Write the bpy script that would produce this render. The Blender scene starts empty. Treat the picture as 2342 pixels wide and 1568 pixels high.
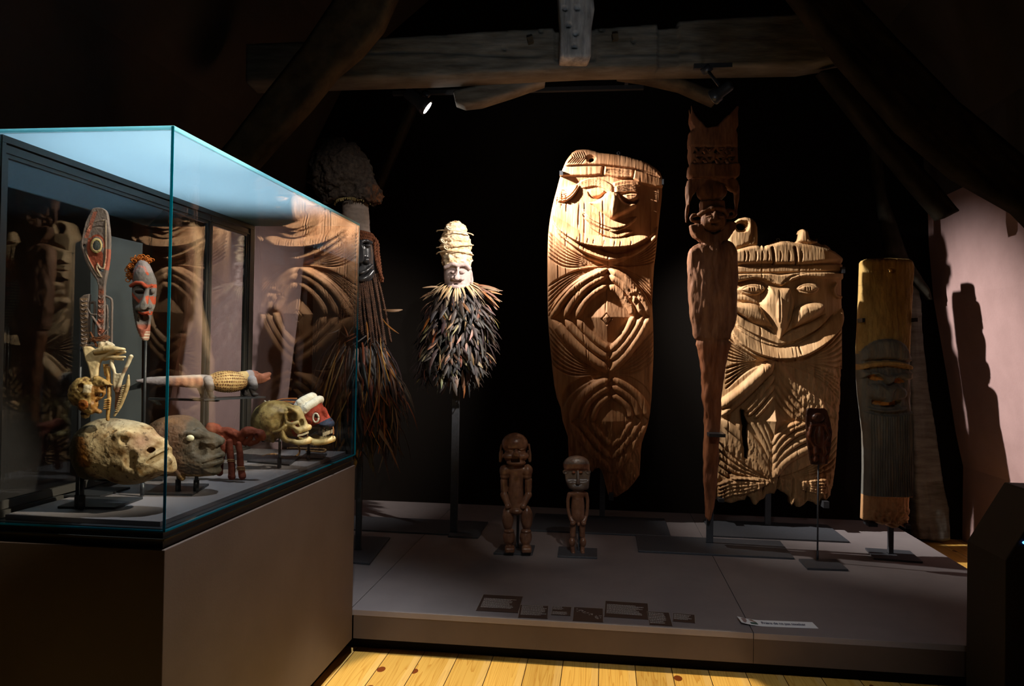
import bpy, bmesh, math, random
import numpy as np
from mathutils import Vector, Matrix
try:
    import openvdb as vdb
except ImportError:
    import pyopenvdb as vdb

SC = bpy.context.scene
COL = SC.collection

# ---------------------------------------------------------------- camera
F = 1756.0                       # focal length in pixels of the 2342 px wide frame
CAMH = 1.2
YAW, TILT, ROLL = math.radians(6.92), math.radians(0.67), math.radians(0.95)
FW = np.array([-math.sin(YAW) * math.cos(TILT), math.cos(YAW) * math.cos(TILT), math.sin(TILT)])
_r0 = np.array([math.cos(YAW), math.sin(YAW), 0.0])
_u0 = np.cross(_r0, FW)
RT = _r0 * math.cos(ROLL) + _u0 * math.sin(ROLL)
UP = -_r0 * math.sin(ROLL) + _u0 * math.cos(ROLL)
CAMPOS = np.array([0.0, 0.0, CAMH])
cam = bpy.data.cameras.new('camera')
cam.sensor_width = 36.0
cam.lens = 36.0 * F / 2342.0
cam.clip_start = 0.05
camo = bpy.data.objects.new('camera', cam)
COL.objects.link(camo)
camo.matrix_world = Matrix(((RT[0], UP[0], -FW[0], 0), (RT[1], UP[1], -FW[1], 0), (RT[2], UP[2], -FW[2], CAMH), (0, 0, 0, 1)))
SC.camera = camo

# ---------------------------------------------------------------- world and exposure
W = bpy.data.worlds.new('dark_attic')
SC.world = W
W.use_nodes = True
W.node_tree.nodes['Background'].inputs[0].default_value = (0.55, 0.55, 0.6, 1)
W.node_tree.nodes['Background'].inputs[1].default_value = 0.011
SC.view_settings.view_transform = 'Standard'
SC.view_settings.look = 'None'
SC.view_settings.exposure = 0.0
SC.view_settings.gamma = 1.0
SC.view_settings.use_curve_mapping = False
SC.cycles.max_bounces = 8
SC.cycles.transparent_max_bounces = 16
SC.cycles.sample_clamp_indirect = 4.0
SC.cycles.use_denoising = True


def spot(name, loc, target, power, angle, blend=0.3, size=0.02, color=(1, 1, 1), parent=None):
    l = bpy.data.lights.new(name, 'SPOT')
    l.energy = power
    l.spot_size = math.radians(angle)
    l.spot_blend = blend
    l.shadow_soft_size = size
    l.color = color
    o = bpy.data.objects.new(name, l)
    COL.objects.link(o)
    d = Vector(target) - Vector(loc)
    q = d.to_track_quat('-Z', 'Y')
    if parent is None:
        o.location = loc
        o.rotation_euler = q.to_euler()
    else:
        o.parent = parent
        o.matrix_world = Matrix.Translation(Vector(loc)) @ q.to_matrix().to_4x4()
    return o


LAMP1 = (-1.057, 4.40, 2.624)      # seen track lamp, aimed right across the carved panels
LAMP2 = (0.435, 3.30, 2.285)       # seen track lamp, aimed left at the feathered masks
WARM = (1.0, 0.86, 0.66)
NEUT = (1.0, 0.93, 0.84)
# spots outside the frame: lamps of the room, and fills added where noted
spot('case_spot', (1.1, 1.45, 2.62), (-1.2, 1.85, 1.24), 480, 19.5, 0.5, 0.025, WARM)
spot('case_spot', (1.1, 2.3, 2.62), (-1.2, 2.5, 1.16), 430, 18, 0.5, 0.025, WARM)
spot('case_spot', (-0.5, 0.45, 2.3), (-1.2, 2.1, 1.15), 34, 28, 0.7, 0.03, WARM)
spot('floor_spot', (-0.1, 2.3, 3.6), (-0.16, 2.46, 0.0), 500, 28, 0.12, 0.01, (1.0, 0.85, 0.6))
spot('case_top_fill', (-0.62, 1.9, 2.9), (-0.98, 2.0, 1.7), 230, 62, 0.8, 0.03, (0.93, 0.97, 1.0))  # added spot that lights the frosted top pane from above
spot('figure_fill', (0.35, 1.7, 2.75), (-0.28, 3.93, 0.42), 55, 13, 0.8, 0.02, (1.0, 0.93, 0.84))  # added to brighten the two small figures
spot('front_fill', (-0.2, 0.6, 2.5), (0.75, 4.1, 1.15), 42, 25, 0.9, 0.05, (1.0, 0.94, 0.86))  # added weak fill from the front for the shaded carvings
spot('mask_fill', (0.3, 1.3, 2.7), (-1.15, 3.85, 1.6), 150, 26, 0.8, 0.03, NEUT)  # added fill that lifts the dark mask
spot('aisle_fill', (0.3, 0.2, 2.8), (0.4, 3.1, 0.17), 110, 30, 1.0, 0.1, (0.96, 0.97, 1.0))  # added soft fill for the captions and platform front
spot('truss_fill', (0.1, 1.2, 1.0), (-0.25, 4.0, 2.95), 38, 40, 1.0, 0.2, (0.82, 0.91, 1.0))

# ---------------------------------------------------------------- placing
def ray(x, y):
    return FW + RT * (x - 1171) / F - UP * (y - 784) / F


def at(x, y, D):
    """world point seen at pixel x, y of the photograph at depth D"""
    return CAMPOS + ray(x, y) * D


def on_x(x, y, X):
    d = ray(x, y)
    return CAMPOS + d * (X / d[0])


def on_y(x, y, Y):
    d = ray(x, y)
    return CAMPOS + d * (Y / d[1])


def ground(x, y, z):
    d = ray(x, y)
    return CAMPOS + d * ((z - CAMH) / d[2])


def depth(p):
    return float((np.array(p, float) - CAMPOS) @ FW)


def pix(p):
    q = np.array(p, float) - CAMPOS
    d = q @ FW
    return (1171 + F * (q @ RT) / d, 784 - F * (q @ UP) / d, d)


class Frame:
    """local frame of a carved thing: x right, y away, z up; shapes are drawn on its plane in photo pixels
    of size s metres. turn (degrees) swings the right-hand end of the plane away from the viewer."""
    def __init__(self, cx, cy, D, turn=0.0):
        self.cx, self.cy, self.D, self.s = cx, cy, D, D / F
        o = at(cx, cy, D)
        a = math.radians(turn)
        ax = RT * math.cos(a) + FW * math.sin(a)
        ay = FW * math.cos(a) - RT * math.sin(a)
        self.o, self.ax, self.ay = o, ax, ay
        self.M = Matrix(((ax[0], ay[0], UP[0], o[0]), (ax[1], ay[1], UP[1], o[1]), (ax[2], ay[2], UP[2], o[2]), (0, 0, 0, 1)))

    def loc(self, V):
        V = np.asarray(V, float)
        d = FW[None] + RT[None] * ((V[:, 0:1] - 1171) / F) - UP[None] * ((V[:, 1:2] - 784) / F)
        t = ((self.o - CAMPOS) @ self.ay) / (d @ self.ay)
        P = CAMPOS + d * t[:, None] - self.o
        return np.stack([P @ self.ax, V[:, 2] * self.s, P @ UP], 1)

    def world(self, x, y, d=0.0):
        v = self.loc(np.array([[x, y, d]]))[0]
        return np.array(self.M @ Vector(v))


def tag(o, label=None, cat=None, group=None, kind=None):
    if label: o['label'] = label
    if cat: o['category'] = cat
    if group: o['group'] = group
    if kind: o['kind'] = kind
    return o


def empty(name, M, label, cat, group=None):
    o = bpy.data.objects.new(name, None)
    o.empty_display_size = 0.05
    COL.objects.link(o)
    o.matrix_world = M if isinstance(M, Matrix) else Matrix.Translation(Vector(M))
    return tag(o, label, cat, group)


def mesh_np(name, V, faces, mat, parent=None, M=None, smooth=True, col=None, fcol=None, bevel=0.0):
    """faces: list of index tuples, or a list of (n,k) integer arrays"""
    me = bpy.data.meshes.new(name)
    V = np.asarray(V, np.float32)
    if isinstance(faces, list) and len(faces) and isinstance(faces[0], np.ndarray):
        arrs = [f for f in faces if len(f)]
    else:
        by = {}
        for f in faces:
            by.setdefault(len(f), []).append(f)
        arrs = [np.array(v, np.int32) for v in by.values()]
    me.vertices.add(len(V))
    me.vertices.foreach_set('co', V.ravel())
    nl = sum(a.size for a in arrs)
    me.loops.add(nl)
    me.loops.foreach_set('vertex_index', np.concatenate([a.ravel() for a in arrs]).astype(np.int32))
    tot = np.concatenate([np.full(len(a), a.shape[1]) for a in arrs])
    st = np.concatenate([[0], np.cumsum(tot)[:-1]])
    me.polygons.add(len(tot))
    me.polygons.foreach_set('loop_start', st.astype(np.int32))
    me.update(calc_edges=True)
    me.validate()
    me.polygons.foreach_set('use_smooth', np.full(len(me.polygons), smooth))
    if col is not None:
        a = me.color_attributes.new('paint', 'FLOAT_COLOR', 'POINT')
        c = np.ones((len(V), 4), np.float32)
        c[:, :3] = col
        a.data.foreach_set('color', c.ravel())
    me.materials.append(mat)
    o = bpy.data.objects.new(name, me)
    COL.objects.link(o)
    if parent is not None:
        o.parent = parent
    if M is not None:
        o.matrix_world = M
    if bevel > 0:
        b = o.modifiers.new('edge', 'BEVEL')
        b.width = bevel
        b.segments = 2
        b.limit_method = 'ANGLE'
    return o


class MB:
    """collects simple shapes into one mesh; points are in whatever frame the caller uses"""
    def __init__(self):
        self.V, self.Fc, self.C = [], [], []

    def add(self, V, Fc, c=(1, 1, 1)):
        n = len(self.V)
        self.V += [tuple(v) for v in V]
        self.C += [c] * len(V)
        self.Fc += [tuple(i + n for i in f) for f in Fc]
        return self

    def box(self, x0, x1, y0, y1, z0, z1, c=(1, 1, 1)):
        v = [(x, y, z) for x in (x0, x1) for y in (y0, y1) for z in (z0, z1)]
        return self.add(v, [(0, 1, 3, 2), (4, 6, 7, 5), (0, 4, 5, 1), (2, 3, 7, 6), (0, 2, 6, 4), (1, 5, 7, 3)], c)

    def prism(self, poly, z0, z1, c=(1, 1, 1)):
        n = len(poly)
        v = [(x, y, z0) for x, y in poly] + [(x, y, z1) for x, y in poly]
        f = [tuple(range(n))[::-1], tuple(range(n, 2 * n))] + [(i, (i + 1) % n, n + (i + 1) % n, n + i) for i in range(n)]
        return self.add(v, f, c)

    def tube(self, pts, r, n=8, c=(1, 1, 1), caps=True, flat=1.0):
        pts = np.asarray(pts, float)
        m = len(pts)
        rr = np.full(m, r) if np.isscalar(r) else np.interp(np.linspace(0, 1, m), np.linspace(0, 1, len(r)), r)
        T = np.gradient(pts, axis=0)
        T /= np.linalg.norm(T, axis=1)[:, None] + 1e-12
        a = np.array([0, 0, 1.0]) if abs(T[0][2]) < 0.9 else np.array([1.0, 0, 0])
        V = []
        u = np.cross(T[0], a)
        for i in range(m):
            u = u - T[i] * (u @ T[i])
            u /= np.linalg.norm(u) + 1e-12
            w = np.cross(T[i], u)
            for k in range(n):
                t = 2 * math.pi * k / n
                V.append(pts[i] + (u * math.cos(t) + w * math.sin(t) * flat) * rr[i])
        Fc = [(i * n + k, i * n + (k + 1) % n, (i + 1) * n + (k + 1) % n, (i + 1) * n + k) for i in range(m - 1) for k in range(n)]
        if caps:
            Fc += [tuple(range(n))[::-1], tuple(range((m - 1) * n, m * n))]
        return self.add(V, Fc, c)

    def lathe(self, prof, n=24, axis='z', o=(0, 0, 0), c=(1, 1, 1)):
        V = []
        for r, z in prof:
            for k in range(n):
                t = 2 * math.pi * k / n
                V.append((o[0] + r * math.cos(t), o[1] + r * math.sin(t), o[2] + z))
        m = len(prof)
        Fc = [(i * n + k, i * n + (k + 1) % n, (i + 1) * n + (k + 1) % n, (i + 1) * n + k) for i in range(m - 1) for k in range(n)]
        Fc += [tuple(range(n))[::-1], tuple(range((m - 1) * n, m * n))]
        return self.add(V, Fc, c)

    def build(self, name, mat, parent=None, M=None, smooth=False, bevel=0.0, frame=None, paint=False):
        V = np.array(self.V, float)
        if frame is not None:
            V = frame.loc(V)
        return mesh_np(name, V, self.Fc, mat, parent, M, smooth, col=np.array(self.C) if paint else None, bevel=bevel)


def cr(pts, n=8):
    """Catmull-Rom curve through points"""
    P = np.asarray(pts, float)
    if len(P) < 3:
        t = np.linspace(0, 1, n + 1)[:, None]
        return P[0] * (1 - t) + P[-1] * t
    Q = np.vstack([2 * P[0] - P[1], P, 2 * P[-1] - P[-2]])
    out = []
    for i in range(1, len(Q) - 2):
        p0, p1, p2, p3 = Q[i - 1:i + 3]
        for t in np.linspace(0, 1, n, endpoint=False):
            out.append(0.5 * (2 * p1 + (p2 - p0) * t + (2 * p0 - 5 * p1 + 4 * p2 - p3) * t * t + (3 * p1 - p0 - 3 * p2 + p3) * t ** 3))
    out.append(P[-1])
    return np.array(out)


# ---------------------------------------------------------------- noise
def _hash(ix, iy, iz, seed):
    h = (ix.astype(np.int64) * 374761393 + iy.astype(np.int64) * 668265263 + iz.astype(np.int64) * 2147483647 + seed * 974634777) & 0xffffffff
    h = ((h ^ (h >> 13)) * 1274126177) & 0xffffffff
    return ((h ^ (h >> 16)) & 0xffff) / 65535.0


def vnoise(x, y, z=None, seed=0):
    if z is None:
        z = np.zeros_like(x)
    x, y, z = np.broadcast_arrays(x, y, z)
    fx, fy, fz = np.floor(x), np.floor(y), np.floor(z)
    u, v, w = x - fx, y - fy, z - fz
    u, v, w = (t * t * (3 - 2 * t) for t in (u, v, w))
    ix, iy, iz = fx.astype(np.int64), fy.astype(np.int64), fz.astype(np.int64)
    r = 0
    for a in (0, 1):
        for b in (0, 1):
            for c in (0, 1):
                r = r + _hash(ix + a, iy + b, iz + c, seed) * (u if a else 1 - u) * (v if b else 1 - v) * (w if c else 1 - w)
    return r * 2 - 1


def fbm(x, y, z=None, seed=0, octv=3):
    r, a = 0, 1.0
    for k in range(octv):
        r = r + a * vnoise(x * 2 ** k, y * 2 ** k, None if z is None else z * 2 ** k, seed + k * 7)
        a *= 0.5
    return r


# ---------------------------------------------------------------- carved relief boards
def inside(poly, X, Y):
    r = np.zeros(X.shape, bool)
    n = len(poly)
    for i in range(n):
        x1, y1 = poly[i]
        x2, y2 = poly[(i + 1) % n]
        if y1 == y2:
            continue
        c = ((y1 > Y) != (y2 > Y)) & (X < (x2 - x1) * (Y - y1) / (y2 - y1) + x1)
        r ^= c
    return r


def seg_dist(P, X, Y):
    """distance, side and position along a polyline for points X, Y"""
    P = np.asarray(P, float)
    best = np.full(X.shape, 1e9)
    side = np.zeros(X.shape)
    tt = np.zeros(X.shape)
    L = np.concatenate([[0], np.cumsum(np.hypot(*np.diff(P, axis=0).T))])
    for i in range(len(P) - 1):
        a, b = P[i], P[i + 1]
        d = b - a
        l2 = d @ d + 1e-9
        t = np.clip(((X - a[0]) * d[0] + (Y - a[1]) * d[1]) / l2, 0, 1)
        dx, dy = X - a[0] - t * d[0], Y - a[1] - t * d[1]
        q = dx * dx + dy * dy
        m = q < best
        best = np.where(m, q, best)
        side = np.where(m, np.sign(d[0] * (Y - a[1]) - d[1] * (X - a[0])), side)
        tt = np.where(m, (L[i] + t * (L[i + 1] - L[i])) / (L[-1] + 1e-9), tt)
    return np.sqrt(best), side, tt


class Relief:
    def __init__(self, poly, step=2.0, holes=(), smoothpoly=0, spx=None):
        if smoothpoly:
            poly = cr(list(poly) + [poly[0]], smoothpoly)[:-1]
        self.poly = np.asarray(poly, float)
        self.holes = [np.asarray(h, float) for h in holes]
        lo, hi = self.poly.min(0) - 1, self.poly.max(0) + 1
        xs = np.arange(lo[0], hi[0] + step, spx or step)
        ys = np.arange(lo[1], hi[1] + step, step)
        X, Y = np.meshgrid(xs, ys)
        cx = (X[:-1, :-1] + X[1:, 1:]) / 2
        cy = (Y[:-1, :-1] + Y[1:, 1:]) / 2
        keep = inside(self.poly, cx, cy)
        for h in self.holes:
            keep &= ~inside(h, cx, cy)
        idx = np.arange(X.size).reshape(X.shape)
        q = np.stack([idx[:-1, :-1], idx[1:, :-1], idx[1:, 1:], idx[:-1, 1:]], -1)[keep]
        used, inv = np.unique(q, return_inverse=True)
        self.q = inv.reshape(q.shape)
        self.x, self.y = X.ravel()[used], Y.ravel()[used]
        # boundary edges
        e = np.concatenate([self.q[:, [0, 1]], self.q[:, [1, 2]], self.q[:, [2, 3]], self.q[:, [3, 0]]])
        es = np.sort(e, 1)
        key = es[:, 0].astype(np.int64) * (len(used) + 1) + es[:, 1]
        _, first, cnt = np.unique(key, return_index=True, return_counts=True)
        self.be = e[first[cnt == 1]]
        bv = np.unique(self.be)
        bx, by = self.x[bv], self.y[bv]
        bestd = np.full(len(bv), 1e9)
        nx, ny = bx.copy(), by.copy()
        for P in [self.poly] + self.holes:
            for i in range(len(P)):
                a, b = P[i], P[(i + 1) % len(P)]
                d = b - a
                t = np.clip(((bx - a[0]) * d[0] + (by - a[1]) * d[1]) / (d @ d + 1e-9), 0, 1)
                px, py = a[0] + t * d[0], a[1] + t * d[1]
                dd = np.hypot(px - bx, py - by)
                m = (dd < bestd) & (dd < step * 1.3)
                bestd[m] = dd[m]
                nx[m], ny[m] = px[m], py[m]
        self.x[bv], self.y[bv] = nx, ny
        self.h = np.zeros(len(self.x))
        self.base = np.zeros(len(self.x))
        self.g = np.zeros(len(self.x))

    def _near(self, P, w):
        P = np.asarray(P)
        lo, hi = P.min(0) - w, P.max(0) + w
        m = np.where((self.x >= lo[0]) & (self.x <= hi[0]) & (self.y >= lo[1]) & (self.y <= hi[1]))[0]
        return m

    def ridge(self, pts, w, h, prof='round', mode='max', taper=0.0, n=6, side=0, smooth=True):
        """raise (h>0) or cut (h<0) along a curve. side 1/-1 keeps one side only."""
        P = cr(pts, n) if smooth and len(pts) > 2 else np.asarray(pts, float)
        m = self._near(P, w * 1.6)
        if not len(m):
            return self
        d, s, t = seg_dist(P, self.x[m], self.y[m])
        ww = w
        if taper:
            k = np.clip(np.minimum(t, 1 - t) / taper, 0.02, 1) ** 0.6
            ww = w * k
            hh = h * np.sqrt(k)
        else:
            hh = h
        u = d / ww
        if prof == 'round':
            v = hh * np.sqrt(np.clip(1 - u * u, 0, 1))
        elif prof == 'gauss':
            v = hh * np.exp(-u * u * 2.2)
        elif prof == 'flat':
            v = hh * np.clip((1 - u) * 4, 0, 1)
        elif prof == 'blade':      # rises from one side to a sharp edge on the other
            g = s * u * (side or 1)
            v = hh * np.where(np.abs(u) < 1, np.clip((g + 1) * 0.5, 0, 1) ** 0.7 * np.clip((1 - g) * 7, 0, 1), 0)
        if side and prof != 'blade':
            v = np.where(s * side >= 0, v, 0)
        if mode == 'max':
            self.h[m] = np.maximum(self.h[m], v)
        elif mode == 'cut':
            self.g[m] = np.minimum(self.g[m], v)
        else:
            self.h[m] += v
        return self

    def groove(self, pts, w, h, taper=0.15, **k):
        return self.ridge(pts, w, -h, prof='gauss', mode='cut', taper=taper, **k)

    def area(self, poly, h, soft=4.0, mode='max', smoothpoly=6, dome=0.0, tilt=None):
        P = np.asarray(poly, float)
        if smoothpoly:
            P = cr(list(map(tuple, P)) + [tuple(P[0])], smoothpoly)[:-1]
        m = self._near(P, soft + 2)
        if not len(m):
            return self
        X, Y = self.x[m], self.y[m]
        ins = inside(P, X, Y)
        d, _, _ = seg_dist(np.vstack([P, P[:1]]), X, Y)
        sd = np.where(ins, d, -d)
        k = np.clip(sd / soft + 0.0, 0, 1)
        v = h * np.sqrt(np.clip(1 - (1 - k) ** 2, 0, 1))
        if dome:
            v = v + np.where(ins, dome * (1 - np.exp(-d / (soft * 2.5))), 0)
        if tilt is not None:
            v = v + np.where(ins, (tilt[0] * (X - P[:, 0].mean()) + tilt[1] * (Y - P[:, 1].mean())) * k, 0)
        if mode == 'max':
            self.h[m] = np.where(ins, np.maximum(self.h[m], v), self.h[m])
        elif mode == 'set':
            self.h[m] = np.where(ins, self.h[m] * (1 - k) + v * k + 0, self.h[m])
        else:
            self.h[m] += np.where(ins, v, 0)
        return self

    def edge(self, r, k=1.0):
        """round the board over its outline"""
        d = np.full(len(self.x), 1e9)
        P = np.vstack([self.poly, self.poly[:1]])
        dd, _, _ = seg_dist(P, self.x, self.y)
        e = np.clip(dd / r, 0, 1)
        self.base -= k * r * (1 - np.sqrt(np.clip(1 - (1 - e) ** 2, 0, 1)))
        return self

    def build(self, name, mat, frame, thick, parent=None, M=None, col=None, backround=0.0):
        H = self.h + self.base + self.g
        n = len(self.x)
        Vf = np.stack([self.x, self.y, -H], 1)
        tb = np.full(n, thick)
        if backround:
            P = np.vstack([self.poly, self.poly[:1]])
            dd, _, _ = seg_dist(P, self.x, self.y)
            e = np.clip(dd / backround, 0, 1)
            tb = thick * (0.35 + 0.65 * np.sqrt(np.clip(1 - (1 - e) ** 2, 0, 1)))
        Vb = np.stack([self.x, self.y, np.maximum(tb, -H + 2)], 1)
        V = frame.loc(np.vstack([Vf, Vb]))
        qb = self.q[:, ::-1] + n
        be = self.be
        side = np.stack([be[:, 1], be[:, 0], be[:, 0] + n, be[:, 1] + n], 1)
        o = mesh_np(name, V, [np.concatenate([self.q, qb, side])], mat, parent, M if M is not None else (frame.M if parent is None else None),
                    True, col=None if col is None else np.vstack([col, col]))
        return o


# ---------------------------------------------------------------- carved volumes (signed distance, meshed)
class Vol:
    def __init__(self, x0, x1, y0, y1, d0, d1, step):
        self.st = step
        self.x = np.arange(x0, x1 + step, step)
        self.y = np.arange(y0, y1 + step, step)
        self.z = np.arange(d0, d1 + step, step)
        self.f = np.full((len(self.x), len(self.y), len(self.z)), 60.0, np.float32)

    def _blk(self, lo, hi, m):
        r = []
        for a, l, h in zip((self.x, self.y, self.z), lo, hi):
            i0 = int(np.searchsorted(a, l - m))
            i1 = int(np.searchsorted(a, h + m))
            r.append(slice(max(0, i0), min(len(a), i1)))
        return tuple(r)

    def _comb(self, fn, lo, hi, k, op):
        m = k + self.st * 3 + (6 if op == 'add' else 1)
        b = self._blk(lo, hi, m)
        X = self.x[b[0]][:, None, None]
        Y = self.y[b[1]][None, :, None]
        Z = self.z[b[2]][None, None, :]
        if not (X.size and Y.size and Z.size):
            return self
        g = fn(X, Y, Z)
        a = self.f[b]
        if op == 'add':
            if k > 0:
                h = np.clip(0.5 + 0.5 * (a - g) / k, 0, 1)
                r = a * (1 - h) + g * h - k * h * (1 - h)
            else:
                r = np.minimum(a, g)
        elif op == 'sub':
            g = -g
            if k > 0:
                h = np.clip(0.5 - 0.5 * (a - g) / k, 0, 1)
                r = a * (1 - h) + g * h + k * h * (1 - h)
            else:
                r = np.maximum(a, g)
        self.f[b] = r
        return self

    def ell(self, c, r, k=0.0, op='add', rot=(0, 0, 0)):
        """ellipsoid; rot = degrees about the depth, vertical and horizontal axes"""
        c, r = np.array(c, float), np.array(r, float)
        Rm = (Matrix.Rotation(math.radians(rot[0]), 3, 'Z') @ Matrix.Rotation(math.radians(rot[1]), 3, 'Y') @ Matrix.Rotation(math.radians(rot[2]), 3, 'X'))
        Rn = np.array(Rm)
        ext = np.sqrt(((Rn * r[None, :]) ** 2).sum(1))

        def fn(X, Y, Z):
            x, y, z = X - c[0], Y - c[1], Z - c[2]
            a = (Rn[0, 0] * x + Rn[1, 0] * y + Rn[2, 0] * z)
            b = (Rn[0, 1] * x + Rn[1, 1] * y + Rn[2, 1] * z)
            d = (Rn[0, 2] * x + Rn[1, 2] * y + Rn[2, 2] * z)
            k0 = np.sqrt((a / r[0]) ** 2 + (b / r[1]) ** 2 + (d / r[2]) ** 2)
            k1 = np.sqrt((a / r[0] ** 2) ** 2 + (b / r[1] ** 2) ** 2 + (d / r[2] ** 2) ** 2) + 1e-6
            return k0 * (k0 - 1) / k1
        return self._comb(fn, c - ext, c + ext, k, op)

    def cap(self, a, b, ra, rb=None, k=0.0, op='add'):
        rb = ra if rb is None else rb
        a, b = np.array(a, float), np.array(b, float)
        d = b - a
        l2 = float(d @ d) + 1e-9
        R = max(ra, rb)

        def fn(X, Y, Z):
            t = np.clip(((X - a[0]) * d[0] + (Y - a[1]) * d[1] + (Z - a[2]) * d[2]) / l2, 0, 1)
            q = np.sqrt((X - a[0] - t * d[0]) ** 2 + (Y - a[1] - t * d[1]) ** 2 + (Z - a[2] - t * d[2]) ** 2)
            return q - (ra + (rb - ra) * t)
        return self._comb(fn, np.minimum(a, b) - R, np.maximum(a, b) + R, k, op)

    def path(self, pts, rad, k=0.0, op='add', n=5, smooth=True):
        P = cr(pts, n) if smooth and len(pts) > 2 else np.asarray(pts, float)
        r = np.full(len(P), rad) if np.isscalar(rad) else np.interp(np.linspace(0, 1, len(P)), np.linspace(0, 1, len(rad)), rad)
        lo, hi = P.min(0) - r.max(), P.max(0) + r.max()

        def fn(X, Y, Z):
            best = None
            for i in range(len(P) - 1):
                a, d = P[i], P[i + 1] - P[i]
                l2 = float(d @ d) + 1e-9
                t = np.clip(((X - a[0]) * d[0] + (Y - a[1]) * d[1] + (Z - a[2]) * d[2]) / l2, 0, 1)
                q = np.sqrt((X - a[0] - t * d[0]) ** 2 + (Y - a[1] - t * d[1]) ** 2 + (Z - a[2] - t * d[2]) ** 2) - (r[i] + (r[i + 1] - r[i]) * t)
                best = q if best is None else np.minimum(best, q)
            return best
        return self._comb(fn, lo, hi, k, op)

    def box(self, c, r, rnd=1.0, k=0.0, op='add', rot=(0, 0, 0)):
        c, r = np.array(c, float), np.array(r, float)
        Rn = np.array(Matrix.Rotation(math.radians(rot[0]), 3, 'Z') @ Matrix.Rotation(math.radians(rot[1]), 3, 'Y') @ Matrix.Rotation(math.radians(rot[2]), 3, 'X'))
        ext = np.abs(Rn * r[None, :]).sum(1)

        def fn(X, Y, Z):
            x, y, z = X - c[0], Y - c[1], Z - c[2]
            q = []
            for j in range(3):
                q.append(np.abs(Rn[0, j] * x + Rn[1, j] * y + Rn[2, j] * z) - r[j] + rnd)
            o = np.sqrt(np.maximum(q[0], 0) ** 2 + np.maximum(q[1], 0) ** 2 + np.maximum(q[2], 0) ** 2)
            return o + np.minimum(np.maximum(np.maximum(q[0], q[1]), q[2]), 0) - rnd
        return self._comb(fn, c - ext, c + ext, k, op)

    def slab(self, poly, zc, hz, rnd=1.5, k=0.0, op='add', smoothpoly=4, bow=None):
        """outline in x,y given thickness along depth; bow(x,y) shifts the middle plane"""
        P = np.asarray(poly, float)
        if smoothpoly:
            P = cr(list(map(tuple, P)) + [tuple(P[0])], smoothpoly)[:-1]
        lo = np.array([P[:, 0].min(), P[:, 1].min(), zc - hz - (20 if bow else 0)])
        hi = np.array([P[:, 0].max(), P[:, 1].max(), zc + hz + (20 if bow else 0)])

        def fn(X, Y, Z):
            XX, YY = np.broadcast_arrays(X[:, :, 0], Y[:, :, 0])
            d, _, _ = seg_dist(np.vstack([P, P[:1]]), XX, YY)
            sd = np.where(inside(P, XX, YY), -d, d)[:, :, None]
            zz = Z - zc - (bow(XX, YY)[:, :, None] if bow else 0)
            q0, q1 = sd + rnd, np.abs(zz) - hz + rnd
            return np.sqrt(np.maximum(q0, 0) ** 2 + np.maximum(q1, 0) ** 2) + np.minimum(np.maximum(q0, q1), 0) - rnd
        return self._comb(fn, lo, hi, k, op)

    def puff(self, poly, zc, T, R, k=0.0, smoothpoly=5, p=2.0):
        """body swollen from a side outline: half thickness T at R inside the edge"""
        P = np.asarray(poly, float)
        P = cr(list(map(tuple, P)) + [tuple(P[0])], smoothpoly)[:-1]
        lo = np.array([P[:, 0].min(), P[:, 1].min(), zc - T])
        hi = np.array([P[:, 0].max(), P[:, 1].max(), zc + T])

        def fn(X, Y, Z):
            XX, YY = np.broadcast_arrays(X[:, :, 0], Y[:, :, 0])
            d, _, _ = seg_dist(np.vstack([P, P[:1]]), XX, YY)
            ins = inside(P, XX, YY)
            e = np.clip(d / R, 0, 1)
            h = np.where(ins, T * np.sqrt(np.clip(1 - (1 - e) ** p, 0, 1)), 0)[:, :, None]
            zz_ = np.abs(Z - zc)
            g = (zz_ - h) * 0.7
            q = np.where(ins, -d, d)[:, :, None]
            return np.where(ins[:, :, None], np.maximum(g, q), np.sqrt(np.maximum(q, 0) ** 2 + zz_ ** 2))
        return self._comb(fn, lo, hi, k, 'add')

    def noise(self, amp, scale, seed=0, sy=1.0, octv=2):
        X, Y, Z = self.x[:, None, None] / scale, self.y[None, :, None] / (scale * sy), self.z[None, None, :] / scale
        m = np.abs(self.f) < amp * 3 + 3 * self.st
        i = np.where(m)
        if len(i[0]):
            self.f[m] += (amp * fbm(self.x[i[0]] / scale, self.y[i[1]] / (scale * sy), self.z[i[2]] / scale, seed, octv)).astype(np.float32)
        return self

    def build(self, name, mat, frame, parent=None, paint=None, M=None):
        f = self.f.copy()
        f[0], f[-1] = np.maximum(f[0], 1), np.maximum(f[-1], 1)
        f[:, 0], f[:, -1] = np.maximum(f[:, 0], 1), np.maximum(f[:, -1], 1)
        f[:, :, 0], f[:, :, -1] = np.maximum(f[:, :, 0], 1), np.maximum(f[:, :, -1], 1)
        f = np.clip(f, -4 * self.st, 4 * self.st)
        g = vdb.FloatGrid(float(4 * self.st))
        g.copyFromArray(f)
        pts, quads = g.convertToQuads(0.0)
        P = np.asarray(pts, float) * self.st + np.array([self.x[0], self.y[0], self.z[0]])
        q = np.asarray(quads, np.int32)
        col = None
        if paint is not None:
            col = paint(P[:, 0], P[:, 1], P[:, 2])
        V = frame.loc(P)
        # orientation: face normals must look outwards
        a, b, c = V[q[:, 0]], V[q[:, 1]], V[q[:, 2]]
        nrm = np.cross(b - a, c - a)
        vol = np.einsum('ij,ij->i', nrm, a).sum()
        if vol < 0:
            q = q[:, ::-1]
        return mesh_np(name, V, [q], mat, parent, M if M is not None else (frame.M if parent is None else None), True, col=col)


def mixc(c, base, m):
    """blend colours: where mask m (0..1) use c"""
    m = np.clip(m, 0, 1)[:, None]
    return base * (1 - m) + np.array(c)[None, :] * m


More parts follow.
